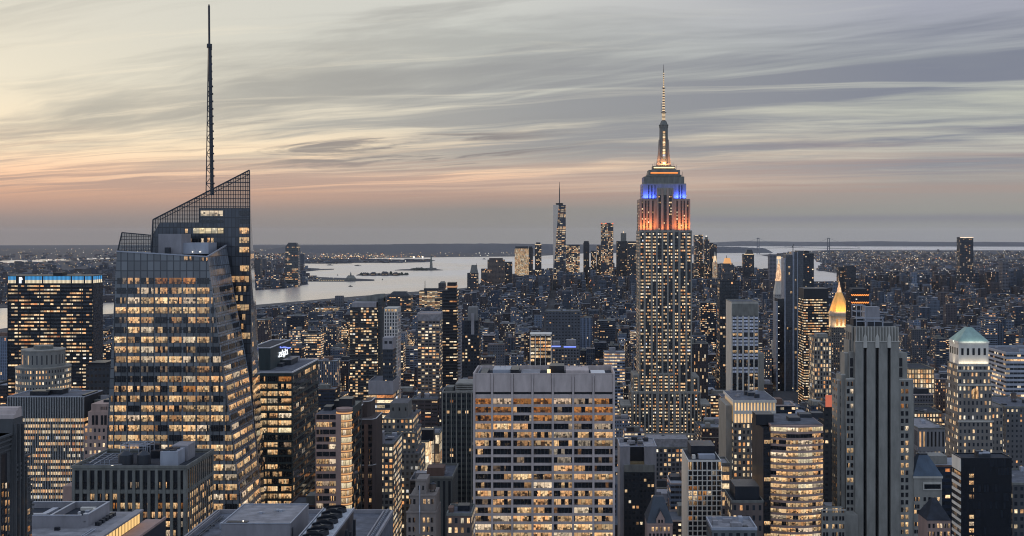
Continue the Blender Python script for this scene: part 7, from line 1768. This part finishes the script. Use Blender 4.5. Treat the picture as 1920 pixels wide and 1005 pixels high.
def statue():
    px, Y = 808.5, gp(808.5, 506)[1]; X = PX(px, Y); zb = 3 - drop(X, Y)
    root = thing('statue', 'small robed statue with raised torch on a pedestal over the harbour', 'statue', (X, Y, zb)); s = 1.25
    mb = MB(); star = [(X + (34 if i % 2 else 52) * math.cos(math.pi * i / 8) * .8, Y + (34 if i % 2 else 52) * math.sin(math.pi * i / 8) * .8) for i in range(16)]
    mb.prism(star, zb, zb + 10 * s); mb.frustum((X - 11, X + 11, Y - 11, Y + 11), zb + 10 * s, (X - 8, X + 8, Y - 8, Y + 8), zb + 47 * s, C(.3, .3, .3)); mb.build('pedestal', M['dark_concrete'], root)
    mb = MB(); h0 = zb + 47 * s
    prof = [(0, 6.6), (8, 6.0), (18, 5.2), (26, 5.0), (31, 4.4), (33, 2.0), (34, 2.2), (37, 2.6), (39.5, 2.0), (40.5, .4)]
    for (a, ra), (b, rb) in zip(prof[:-1], prof[1:]): mb.cyl(X, Y, h0 + a * s, h0 + b * s, ra, rb, 10, top=False)
    mb.bar((X + 3.2, Y, h0 + 30 * s), (X + 5.2, Y, h0 + 42 * s), 1.3, n=6); mb.bar((X - 3.2, Y, h0 + 30 * s), (X - 4.4, Y - 2, h0 + 20 * s), 1.3, n=6); mb.bar((X - 3.6, Y - 3, h0 + 18 * s), (X - 4.6, Y - 3, h0 + 26 * s), 1.5)
    for i in range(7): a = math.pi * (i + .5) / 7; mb.bar((X, Y, h0 + 39 * s), (X + 3.4 * math.cos(a), Y, h0 + (39 + 3 * math.sin(a)) * s), .3)
    mb.build('figure', M['copper_dark'], root)
    mb = MB(); mb.cyl(X + 5.4, Y, h0 + 42 * s, h0 + 46 * s, 1.3, .4, 8); mb.build('torch', M['lamp_warm'], root)
solid('copper_dark', (.08, .11, .10), .7, .2)
statue()
def terminal():
    px, Y = 657, gp(657, 527)[1]; X = PX(px, Y); zb = 2 - drop(X, Y)
    root = thing('ferry_terminal', 'dark gabled ferry terminal with clock spire at the far pier', 'building', (X, Y, zb)); u = Y / F
    mb = MB(); mb.box(X - 8.5 * u, X + 8.5 * u, Y, Y + 30, zb, zb + 5 * u); mb.frustum((X - 8.5 * u, X + 8.5 * u, Y, Y + 30), zb + 5 * u, (X - 5 * u, X + 5 * u, Y + 13, Y + 17), zb + 10 * u, C(.1, .1, .1)); mb.build('hall', M['dark_concrete'], root)
    mb = MB(); mb.box(X - 1.2 * u, X + 1.2 * u, Y + 8, Y + 16, zb + 8 * u, zb + 12.5 * u); mb.frustum((X - 1.2 * u, X + 1.2 * u, Y + 8, Y + 16), zb + 12.5 * u, (X - .1 * u, X + .1 * u, Y + 11.5, Y + 12.5), zb + 17 * u, C(.1, .1, .1)); mb.build('spire', M['dark_concrete'], root)
    mb = MB(); mb.box(X - 60 * u, X - 9 * u, Y + 2, Y + 20, zb, zb + 2.6 * u); mb.build('train_shed', M['dark_concrete'], root)
    mb = MB()
    for i in range(15): q = X - (58 - i * 3.2) * u; mb.box(q, q + 1.1 * u, Y + 1.4, Y + 1.9, zb + .4 * u, zb + 1.3 * u)
    mb.build('lamp', M['lamp_warm_soft'], root)
terminal()
def boat(px, py, L, label, lit=True):
    X, Y = gp(px, py); zb = -drop(X, Y); u = Y / F; h = L * u / 2
    root = thing('boat', label, 'boat', (X, Y, zb)); w = h * .32
    pl = [(X - h, Y - w), (X + h * .7, Y - w), (X + h, Y), (X + h * .7, Y + w), (X - h, Y + w)]
    pl2 = [(X + (p[0] - X) * .96, Y + (p[1] - Y) * .8) for p in pl]
    mb = MB(); mb.loft(pl2, zb - .5, pl, zb + max(2.5, .8 * u), C(.1, .1, .1)); mb.build('hull', M['steel_dark'], root)
    z0 = zb + max(2.5, .8 * u); mb = MB(); mb.box(X - h * .7, X + h * .35, Y - w * .6, Y + w * .6, z0, z0 + max(3, .8 * u)); mb.box(X - h * .2, X + h * .2, Y - w * .4, Y + w * .4, z0 + max(3, .8 * u), z0 + max(5, 1.4 * u)); mb.build('cabin', M['dark_concrete'], root)
    mb = MB(); mb.bar((X, Y, z0 + max(5, 1.4 * u)), (X, Y, z0 + max(9, 2.6 * u)), .3); mb.build('mast', M['steel_dark'], root)
    tag(root, group='boats on the harbour')
boat(657.5, 537.5, 8, 'dark ferry alone in the middle of the wide channel')
boat(671, 498.6, 13, 'long low barge on the water beyond the tree covered island')
boat(619, 497.4, 12, 'long low barge nearest the far docks')
boat(633, 516.5, 2.6, 'tiny boat inside the curved pier')
boat(908, 486.2, 7, 'dark ship under the far hills left of the golden glowing tower')
boat(717, 524.8, 2.6, 'tiny boat off the tip of the terminal pier')

def suspension(px_a, px_b, Y, py_top, py_deck, label, tw, sag=.95, lamps=0, span_out=.45):
    xa, xb = PX(px_a, Y), PX(px_b, Y); zt, zd = PZ(py_top, Y), PZ(py_deck, Y); zb = -drop(xa, Y) - 3
    root = thing('suspension_bridge', label, 'bridge', ((xa + xb) / 2, Y, zb)); u = Y / F
    for xc in (xa, xb):
        mb = MB()
        for dx in (-1, 1): mb.frustum((xc + dx * tw * .5 - tw * .16, xc + dx * tw * .5 + tw * .16, Y - 8, Y + 8), zb, (xc + dx * tw * .42 - tw * .13, xc + dx * tw * .42 + tw * .13, Y - 6, Y + 6), zt, C(.1, .1, .1))
        mb.box(xc - tw * .42, xc + tw * .42, Y - 5, Y + 5, zt - tw * .35, zt - .5); mb.box(xc - tw * .45, xc + tw * .45, Y - 5, Y + 5, zd + tw * .3, zd + tw * .6); mb.build('tower', M['bridge_steel'], root)
    L = xb - xa; n = 24; mb = MB(); cab = []
    deck = lambda t: zd - abs(t - .5) * 2 * u * 1.3
    for i in range(n + 1): t = i / n; cab.append((xa + L * t, Y - 7, lerp(zt, zd + 1.5 * u, 1 - (2 * t - 1) ** 2)))
    pts_l = [(xa - L * span_out * t, Y - 7, lerp(zt, zd, t ** .8)) for t in (1, .8, .6, .4, .2, 0)]; pts_r = [(xb + L * span_out * t, Y - 7, lerp(zt, zd, t ** .8)) for t in (0, .2, .4, .6, .8, 1)]
    for pl in (cab, pts_l, pts_r):
        for a, b in zip(pl[:-1], pl[1:]): mb.bar(a, b, .22 * u)
    mb.build('cable', M['bridge_steel'], root)
    mb = MB(); m = 20
    for i in range(m):
        t0, t1 = -span_out + (1 + 2 * span_out) * i / m, -span_out + (1 + 2 * span_out) * (i + 1) / m
        z0, z1 = deck(t0), deck(t1); x0, x1 = xa + L * t0, xa + L * t1
        mb.face([(x0, Y - 9, z0), (x1, Y - 9, z1), (x1, Y - 9, z1 + .7 * u), (x0, Y - 9, z0 + .7 * u)]); mb.face([(x0, Y - 9, z0 + .7 * u), (x1, Y - 9, z1 + .7 * u), (x1, Y + 9, z1 + .7 * u), (x0, Y + 9, z0 + .7 * u)]); mb.face([(x0, Y + 9, z0), (x0, Y - 9, z0), (x1, Y - 9, z1), (x1, Y + 9, z1)][::-1])
    mb.build('deck', M['bridge_steel'], root)
    if lamps:
        mb = MB()
        for pl, kk in ((cab, lamps), (pts_l, lamps // 2), (pts_r, lamps // 2)):
            for i in range(kk):
                t = (i + .5) / kk * (len(pl) - 1); a = int(t); f = t - a; p = [lerp(pl[a][c], pl[a + 1][c], f) for c in range(3)]
                s_ = .40 * u; mb.box(p[0] - s_, p[0] + s_, p[1] - 2 - s_, p[1] - 2 + s_, p[2] - s_, p[2] + s_, bottom=True)
        mb.build('cable_lamps', M['lamp_white'], root)
    return root
solid('bridge_steel', (.085, .10, .13), .6, .1)
suspension(1421.5, 1553.5, 17500, 446, 464.6, 'huge far suspension bridge between two pale towers on the horizon', 32)
suspension(1770, 1858, 5900, 503, 527, 'nearer suspension bridge with strings of white cable lamps', 26, lamps=30, span_out=.55)

# ------------------------------------------------------------------ the rest of the city
def inside(x, y, poly):
    c = False; n = len(poly); j = n - 1
    for i in range(n):
        xi, yi = poly[i]; xj, yj = poly[j]
        if (yi > y) != (yj > y) and x < (xj - xi) * (y - yi) / (yj - yi) + xi: c = not c
        j = i
    return c
SKY_L = [(-200, 650), (0, 626), (190, 594), (440, 577), (480, 577), (560, 568), (650, 561), (760, 553), (870, 543), (900, 530), (930, 520), (1000, 505), (1060, 500), (1200, 487), (1300, 478), (1345, 492), (1400, 500), (1440, 503), (1500, 519), (1530, 528), (1580, 527), (1600, 514), (1700, 507), (1920, 505), (2200, 505)]
def skyline(px):
    for (a, p), (b, q) in zip(SKY_L[:-1], SKY_L[1:]):
        if a <= px <= b: return lerp(p, q, (px - a) / (b - a))
    return 600
rg = random.Random(5)
WALLS = [((.125, .11, .10), 'beige'), ((.075, .055, .048), 'brown brick'), ((.085, .09, .098), 'grey'), ((.048, .055, .066), 'dark grey'), ((.18, .18, .18), 'pale stone'), ((.026, .032, .042), 'black glass'), ((.10, .072, .062), 'reddish brick'), ((.24, .245, .26), 'white')]
CITY = []
def fits(x0, x1, y0, y1):
    for h in HEROES:
        a, b, c, d = h[5]
        if x0 < b + 3 and x1 > a - 3 and y0 < d + 3 and y1 > c - 3: return False
    return True
def clamp_top(x0, x1, y0, zt):
    """keep the recognisable landmarks behind in view and the skyline low, as in the place itself"""
    pa, pb = CX + min(x0 / y0, x0 / (y0 + 40)) * F, CX + max(x1 / y0, x1 / (y0 + 40)) * F
    top = HY + (CAMZ - zt) * F / y0; lim = max(skyline(pa), skyline(pb)) + rg.choice((0, 2, 4, 8, 14))
    for h in HEROES:
        if h[4] > y0 and pa < h[1] and pb > h[0]: lim = max(lim, h[3] + rg.uniform(0, 6))
    if top < lim: top = lim
    return CAMZ - (top - HY) * y0 / F, pa, pb
def city_fill():
    avs = [-1640] + AVE + [1640, 1890, 2140]
    y = 640.0
    while y < 7300:
        pitch = 80; y0b, y1b = y + 8, y + pitch - 9
        for ax, bx in zip(avs[:-1], avs[1:]):
            xa, xb = ax + 14, bx - 14
            for (ya, yb) in ((y0b, (y0b + y1b) / 2 - .5), ((y0b + y1b) / 2 + .5, y1b)):
                x = xa
                while x < xb - 8:
                    w = min(rg.choice((9, 12, 16, 20, 25, 32, 45) if y < 2000 else (8, 9, 11, 14, 17, 22, 30)), xb - x); w = xb - x if xb - x - w < 8 else w
                    x0, x1 = x + rg.uniform(0, .6), x + w - rg.uniform(0, .6); x += w
                    if not (-.52 * ya - 40 < x0 and x1 < .44 * ya + 60): continue
                    if not inside((x0 + x1) / 2, ya, MANH): continue
                    if rg.random() < .05: continue
                    r = rg.random()
                    if y < 1500: h = rg.lognormvariate(3.95, .42) if r < .85 else rg.uniform(70, 140)
                    elif y < 2500: h = rg.lognormvariate(3.65, .42) if r < .92 else rg.uniform(60, 120)
                    elif y < 5000: h = rg.lognormvariate(3.05, .38) if r < .94 else rg.uniform(35, 85)
                    else: h = rg.lognormvariate(3.5, .5) if r < .7 else rg.uniform(60, 130)
                    if w < 14: h = min(h, 38)
                    dpt = rg.uniform(.72, 1.0); y0, y1 = (ya, ya + (yb - ya) * dpt)
                    if not fits(x0, x1, y0, y1): continue
                    zb = gz(x0, y0) - 1; zt, pa, pb = clamp_top(x0, x1, y0, zb + h)
                    if zt - zb < 7: continue
                    CITY.append(dict(x0=x0, x1=x1, y0=y0, y1=y1, zb=zb, zt=zt, pa=pa, pb=pb))
        y += pitch
city_fill()
def far_fill(poly, n, pxr, pyr, hs, sz):
    k_ = 0
    while k_ < n:
        px, py = rg.uniform(*pxr), rg.uniform(*pyr); X, Y = gp(px, py, 2.0); k_ += 1
        if not inside(X, Y, poly): continue
        s = rg.uniform(*sz); h = hs(px, py); zb = -drop(X, Y) - 1
        if not fits(X - s, X + s, Y, Y + 30): continue
        CITY.append(dict(x0=X - s, x1=X + s, y0=Y, y1=Y + rg.uniform(14, 40), zb=zb, zt=zb + 3 + h, pa=px - s * F / Y, pb=px + s * F / Y, far=True))
NJ, BK = LANDS['far_shore'][0], LANDS['far_shore'][2]
far_fill(NJ, 1500, (-20, 560), (474, 572), lambda a, b: rg.lognormvariate(2.5, .4) if rg.random() < .9 else rg.uniform(25, 60 if b > 500 else 20), (8, 30))
far_fill(NJ, 260, (478, 590), (500, 543), lambda a, b: rg.lognormvariate(3.2, .6) if a < 575 and b < 541 else 6, (10, 22))
far_fill(NJ, 260, (560, 830), (483, 496), lambda a, b: rg.uniform(5, 14), (15, 60))
far_fill(BK, 2600, (1440, 1960), (472, 528), lambda a, b: rg.lognormvariate(2.5, .35) if rg.random() < .95 else rg.uniform(20, 45), (8, 26))
far_fill(LANDS['far_shore'][1], 60, (1200, 1430), (466, 480), lambda a, b: rg.uniform(4, 10), (10, 30))

# what shows largest: a coarse depth buffer decides which of them become things of their own
BW, BH = 960, 502
buf = np.full((BH, BW), -1, dtype=np.int32)
order = sorted([(c['y0'], i) for i, c in enumerate(CITY)] + [(h[4], -2 - j) for j, h in enumerate(HEROES)], reverse=True)
def py_of(z, Y): return HY + (CAMZ - z) * F / Y
for Yd, i in order:
    if i >= 0:
        c = CITY[i]; f0, f1 = CX + c['x0'] * F / c['y0'], CX + c['x1'] * F / c['y0']; b0, b1 = CX + c['x0'] * F / c['y1'], CX + c['x1'] * F / c['y1']
        tf, tb = py_of(c['zt'], c['y0']), py_of(c['zt'], c['y1']); bot = py_of(c['zb'], c['y0'])
        xs0, xs1, t, b = min(f0, b0), max(f1, b1), min(tf, tb), bot
    else:
        h = HEROES[-2 - i]; xs0, xs1, t, b = h[0], h[1], h[2] + 4, min(1010, h[3] + 40 if h[3] < 1000 else 1010)
    X0, X1, Y0, Y1 = int(max(0, xs0 / 2)), int(min(BW, xs1 / 2 + 1)), int(max(0, t / 2)), int(min(BH, b / 2 + 1))
    if X1 > X0 and Y1 > Y0: buf[Y0:Y1, X0:X1] = i
ids, cnt = np.unique(buf[buf >= 0], return_counts=True)
vis = sorted(zip(cnt.tolist(), ids.tolist()), reverse=True)
OWN = [i for n_, i in vis[:225]]; OWNS = set(OWN); seen = {i for n_, i in vis}

LIT = []
def dress(mb, c, i):
    r = random.Random(i * 7 + 1); wcol, wname = r.choice(WALLS if c['y0'] < 2600 else WALLS[:5] + [WALLS[6]]); k_ = r.uniform(.75, 1.2); wcol = tuple(min(.6, q * k_ * f_) for q, f_ in zip(wcol, (.78, .95, 1.24)))
    h = c['zt'] - c['zb']; far = c['y0'] > 2600
    if wname == 'black glass' or (r.random() < .25 and not far): st = (3.0, 3.7, .9, .48, .6, r.uniform(.15, .7), 'office')
    elif r.random() < .2: st = (r.uniform(2.2, 3.0), r.uniform(3.4, 4.2), r.uniform(.4, .55), .88, .25, r.uniform(.05, .3), 'ribbed flats')
    elif r.random() < .2: st = (r.uniform(4.5, 7), r.uniform(3.0, 3.4), .82, r.uniform(.34, .45), .1, r.uniform(.1, .35), 'balconies')
    else: st = (r.uniform(2.4, 3.4), r.uniform(3.2, 3.9), r.uniform(.34, .5), r.uniform(.42, .55), .08, r.uniform(.05, .36), 'flats')
    cw, ch, ww, wh, coh, lit, use = st
    if far: s = min(2.4, c['y0'] / 2600); cw *= s; ch *= s; lit *= .45
    br = 1.15 if not far else 1.5
    rc = r.choice(((.11, .12, .14), (.045, .05, .062), (.18, .19, .215), (.08, .088, .105), (.28, .29, .32)))
    c['wname'], c['use'], c['roof'] = wname, use, 'pale' if rc[0] > .14 else 'dark'; c['lit'] = lit; c['wcol'] = wcol
    if far and c['zb'] < 1 and c['y0'] > 7000: lit *= .3
    mb.box(c['x0'], c['x1'], c['y0'], c['y1'], c['zb'], c['zt'], cw, ch, (*wcol, lit), (ww, wh, coh, br), topcol=(*rc, 0))
    return r, rc
rest = MB()
def detail(mb, c, r, z=None):
    """bulkheads, parapets and tanks in the merged far city"""
    w, d = c['x1'] - c['x0'], c['y1'] - c['y0']
    if w > 8 and r.random() < .8:
        bw, bd = w * r.uniform(.2, .45), d * r.uniform(.25, .5); bx, by = r.uniform(c['x0'] + .5, c['x1'] - bw - .5), r.uniform(c['y0'] + 1, c['y1'] - bd - .5)
        g = r.uniform(.05, .2); mb.box(bx, bx + bw, by, by + bd, c['zt'], c['zt'] + r.uniform(2, 5), wall=(g, g, g * 1.06, 0))
    if r.random() < .16 and c['y0'] < 3200:
        bx, by = r.uniform(c['x0'] + 2, c['x1'] - 2), r.uniform(c['y0'] + 2, c['y1'] - 2); mb.cyl(bx, by, c['zt'] + 2.4, c['zt'] + 6, 1.7, None, 8, (.11, .085, .075, 0)); mb.cyl(bx, by, c['zt'] + 6, c['zt'] + 7.2, 1.8, .1, 8, (.05, .05, .05, 0)); mb.cyl(bx, by, c['zt'], c['zt'] + 2.4, .9, None, 6, (.05, .05, .05, 0))
for i, c in enumerate(CITY):
    if i in OWNS: continue
    r, rc = dress(rest, c, i)
    if c['y0'] < 4200: detail(rest, c, r)
tag(rest.build('city_blocks', M['facade']), kind='stuff', label='distant low city blocks spreading to the river and horizon', cat='city')

# things of their own, with roof parts, and labels that say where each stands
REF = [(h[0], h[1], h[2], h[3], h[6]) for h in HEROES if h[6]]
made = []
for i in OWN:
    c = CITY[i]; mb = MB(); r, rc = dress(mb, c, i)
    big = c['y0'] < 3000
    o = mb.build('city_building', M['facade'], None, ((c['x0'] + c['x1']) / 2, (c['y0'] + c['y1']) / 2, c['zb']))
    tag(o, cat='building', group='city buildings between the towers')
    w, d, zt = c['x1'] - c['x0'], c['y1'] - c['y0'], c['zt']; feat = []
    if big:
        pm = r.choice(('concrete', 'dark_concrete', 'limestone', 'louver', 'brick')); mb = MB(); a, b, e, f, t = c['x0'] - .12, c['x1'] + .12, c['y0'] - .12, c['y1'] + .12, .4
        for q in ((a, b, e, e + t), (a, b, f - t, f), (a, a + t, e + t, f - t), (b - t, b, e + t, f - t)): mb.box(*q, zt + .01, zt + 1.0)
        mb.build('parapet', M[pm], o, None)
        for _ in range(r.choice((1, 1, 2))):
            bw, bd, bh = w * r.uniform(.2, .5), d * r.uniform(.25, .5), r.uniform(2.5, 6); bx, by = r.uniform(c['x0'] + .6, c['x1'] - bw - .6), r.uniform(c['y0'] + 1.2, max(c['y0'] + 1.3, c['y1'] - bd - .6))
            mb = MB(); mb.box(bx, bx + bw, by, by + bd, zt, zt + bh); mb.build('bulkhead', M[r.choice(('dark_concrete', 'louver', 'brick', 'steel_dark', 'limestone'))], o)
        if r.random() < .4: water_tank(o, r.uniform(c['x0'] + 3, c['x1'] - 3) if w > 7 else (c['x0'] + c['x1']) / 2, (c['y0'] + c['y1']) / 2, zt, 1.8, 3.2, 2.4); feat.append('a water tank')
        if r.random() < .6 and w > 10 and d > 10:
            for _ in range(r.randint(2, 4)):
                mb = MB(); a, e = r.uniform(c['x0'] + 1, c['x1'] - 4), r.uniform(c['y0'] + 1, c['y1'] - 4); mb.box(a, a + r.uniform(1, 2.6), e, e + r.uniform(1, 2.6), zt + .02 * _, zt + r.uniform(.8, 2))
                mb.build('roof_unit', M[r.choice(('steel_pale', 'louver', 'steel_dark'))], o)
        if r.random() < .3 and c['use'] == 'flats' and zt - c['zb'] > 30 and w > 12:
            mb = MB(); mb.box(c['x0'] - .3, c['x1'] + .3, c['y0'] - .35, c['y0'] - .14, zt - 9, zt - 8.2); mb.build('cornice', M['limestone'], o)
    pcx, pty = (c['pa'] + c['pb']) / 2, py_of(zt, c['y0'])
    best = None
    for (a, b, t, cl, desc) in REF:
        ex = max(a - pcx, pcx - b, 0); cy = (t + cl) / 2; d_ = ex + abs(pty - cy) * .35 + (abs(pcx - (a + b) / 2)) * .15
        rel = 'left of' if pcx < a else ('right of' if pcx > b else ('below' if pty > cy else 'above'))
        if best is None or d_ < best[0]: best = (d_, rel, desc)
    made.append((o, c, feat, best, pcx, pty))
from collections import defaultdict
ORD = ['first', 'second', 'third', 'fourth', 'fifth', 'sixth', 'seventh', 'eighth', 'ninth', 'tenth', 'eleventh', 'twelfth']
groups = defaultdict(list)
for m in made:
    o, c, feat, best, pcx, pty = m
    size = ('wide ' if c['pb'] - c['pa'] > 2.2 * (py_of(c['zb'], c['y0']) - pty) else '') + ('tall ' if c['zt'] - c['zb'] > 75 else ('low ' if c['zt'] - c['zb'] < 22 else ''))
    glow_ = {0: 'dim ', 1: '', 2: 'bright '}[0 if c['lit'] < .12 else (2 if c['lit'] > .32 else 1)]
    tank = ' with tank' if feat else ''
    for base in (f"{glow_}{size}{c['wname']} block{tank}", f"{glow_}{size}{c['wname']} block", f"{size}{c['wname']} block", f"{c['wname']} block"):
        if len(base.split()) + 2 + len(best[2].split()) <= 13: break
    groups[(base, best[1], best[2])].append(m)
for (base, rel, desc), ms in groups.items():
    ms.sort(key=lambda m: m[4])
    for k_, m in enumerate(ms):
        m[0]['label'] = f"{base} {rel} {desc}" if len(ms) == 1 else f"{ORD[min(k_, 11)]} from left, {base} {rel} {desc}"

# lamps and bright rooms too small and too many to count
def city_lights():
    mb = MB(); r = random.Random(3)
    def dot(X, Y, z, s, mi): mb.box(X - s, X + s, Y - s, Y + s, z - s, z + s, mi=mi, bottom=True)
    for i in seen:
        c = CITY[i]
        if c['y0'] < 900: continue
        n = r.choice((1, 2, 3, 4)) if c['y0'] < 4500 else r.choice((0, 1, 2))
        for _ in range(n):
            u = c['y0'] / F; s = min(.36 * u, .9 + .12 * u) * (.42 + .75 * r.random() ** 2.5)
            dot(r.uniform(c['x0'] + s, c['x1'] - s), c['y0'] - s - .3, c['zb'] + (c['zt'] - c['zb']) * r.uniform(.25, .97), s, r.choice((0, 0, 1, 1, 3)))
    def scatter(poly, n, pxr, pyr, size, mis, hh=(4, 14)):
        for _ in range(n):
            px, py = r.uniform(*pxr), r.uniform(*pyr); X, Y = gp(px, py, 2.0)
            if not inside(X, Y, poly): continue
            u = Y / F; dot(X, Y, r.uniform(*hh) - drop(X, Y) + size * u, size * u * (.45 + .85 * r.random() ** 2), r.choice(mis))
    scatter(NJ, 420, (-10, 480), (466, 500), .34, (0, 1, 1, 0, 2)); scatter(NJ, 300, (-10, 560), (500, 575), .34, (0, 1, 1, 0))
    scatter(NJ, 260, (478, 760), (477, 487), .40, (0, 0, 1, 2)); scatter(NJ, 150, (620, 820), (481, 487), .42, (0, 0, 2)); scatter(NJ, 160, (480, 820), (463, 478), .26, (0, 1)); scatter(NJ, 90, (480, 650), (515, 545), .36, (0, 1, 0))
    scatter(NJ, 40, (820, 960), (472, 481), .34, (0, 1)); scatter(BK, 900, (1440, 1950), (471, 500), .30, (0, 1, 1, 0)); scatter(BK, 520, (1500, 1950), (498, 530), .38, (0, 0, 1, 1, 2)); scatter(BK, 160, (1600, 1740), (508, 522), .46, (0, 0, 1))
    scatter(BK, 70, (1640, 1790), (485, 493), .5, (0, 0, 2)); scatter(LANDS['far_shore'][1], 60, (1200, 1430), (466, 478), .3, (0, 1))
    for q, p in ((776, 484.6), (792.5, 484.3)):
        X, Y = gp(q, p, 2.0); dot(X, Y, 18 - drop(X, Y), 1.1 * Y / F, 1)
    for q, p in ((1312, 801), (1318, 806), (1324, 803), (1332, 799), (1336, 806), (1368, 790), (1363, 772)):
        dot(PX(q, 1150), 1150, PZ(p, 1150), .75, 2)
    for ax in [a for a in AVE if abs(a) > 200]:                        # street lamps along the avenues
        y = 1100
        while y < 4300:
            for s in (-8, 8):
                u = y / F; dot(ax + s, y + r.uniform(-8, 8), gz(ax, y) + 8, .32 * u + .25, r.choice((0, 2, 0)))
            y += 42
    return tag(mb.build('city_lights', [M['lamp_warm'], M['lamp_white'], M['lamp_orange'], M['lamp_orange_soft']]), kind='stuff', label='countless small warm lights across the dark city and far shores', cat='lights')
city_lights()
def island_trees(px0, px1, py, hmax, seed):
    r = random.Random(seed); mb = MB()
    for i in range(46):
        px = r.uniform(px0, px1); X, Y = gp(px, py + r.uniform(-1.2, .6), 3.0); u = Y / F; e = 1 - abs((px - px0) / (px1 - px0) - .5) * 1.2; h = hmax * u * r.uniform(.5, 1.0) * max(.3, e); w = r.uniform(1.6, 3.4) * u; zb = 3 - drop(X, Y)
        A = [(X + w * .8 * math.cos(a) * r.uniform(.7, 1.2), Y + w * .8 * math.sin(a) * r.uniform(.7, 1.2)) for a in [j * math.pi / 4 for j in range(8)]]; B = [(X + (p[0] - X) * 1.2, Y + (p[1] - Y) * 1.2) for p in A]; D_ = [(X + (p[0] - X) * .35, Y + (p[1] - Y) * .35) for p in A]
        mb.loft(A, zb + h * .1, B, zb + h * .55, C(.1, .1, .1), top=False); mb.loft(B, zb + h * .55, D_, zb + h, C(.1, .1, .1))
    return tag(mb.build('woods', M['leaf']), kind='stuff', label='dark trees massed on a harbour island', cat='trees')
solid('leaf', (.035, .045, .035), .9, .4)
island_trees(674, 764, 515.6, 8.5, 1); island_trees(770, 802, 506, 5.0, 2)
for q, w_, h_ in ((684, 10, 5), (700, 8, 6), (722, 12, 7), (742, 9, 5.5)):
    X, Y = gp(q, 516, 3.0); u = Y / F; zb = 3 - drop(X, Y)
    o = thing('island_building', {684: 'low dark hall at the left end of the wooded island', 700: 'dark hall with small turret second on the wooded island', 722: 'largest dark hall amid the trees of the wooded island', 742: 'dark hall toward the right end of the wooded island'}[q], 'building', (X, Y, zb))
    small_box(o, 'hall', X - w_ / 2 * u, X + w_ / 2 * u, Y - 14, Y + 10, zb, zb + h_ * .7 * u, 'brick_dark'); mb = MB(); mb.frustum((X - w_ / 2 * u - 1, X + w_ / 2 * u + 1, Y - 15, Y + 11), zb + h_ * .7 * u, (X - w_ / 4 * u, X + w_ / 4 * u, Y - 4, Y), zb + h_ * u, C(.1, .1, .1)); mb.build('roof', M['slate'], o)
    mb = MB()
    for j in range(4): a = X + (-.4 + .22 * j) * w_ * u; mb.box(a, a + .5 * u, Y - 14.6, Y - 14.1, zb + .8 * u, zb + 1.4 * u)
    mb.build('lit_window', M['lamp_warm_soft'], o)

def haze():
    m = bpy.data.materials.new('haze'); m.use_nodes = True; k = NT(m.node_tree)
    v = k.n('ShaderNodeVolumePrincipled'); v.inputs['Color'].default_value = (.98, .95, .92, 1); v.inputs['Density'].default_value = HAZE; v.inputs['Anisotropy'].default_value = .2
    o = k.n('ShaderNodeOutputMaterial'); k.t.links.new(v.outputs[0], o.inputs[1])
    mb = MB(); mb.box(-46000, 46000, -1500, 60000, -900, 520, bottom=True); ob = mb.build('haze', m); tag(ob, kind='stuff', label='faint evening haze over the city and harbour', cat='haze')
HAZE = 6e-6
if HAZE: haze()
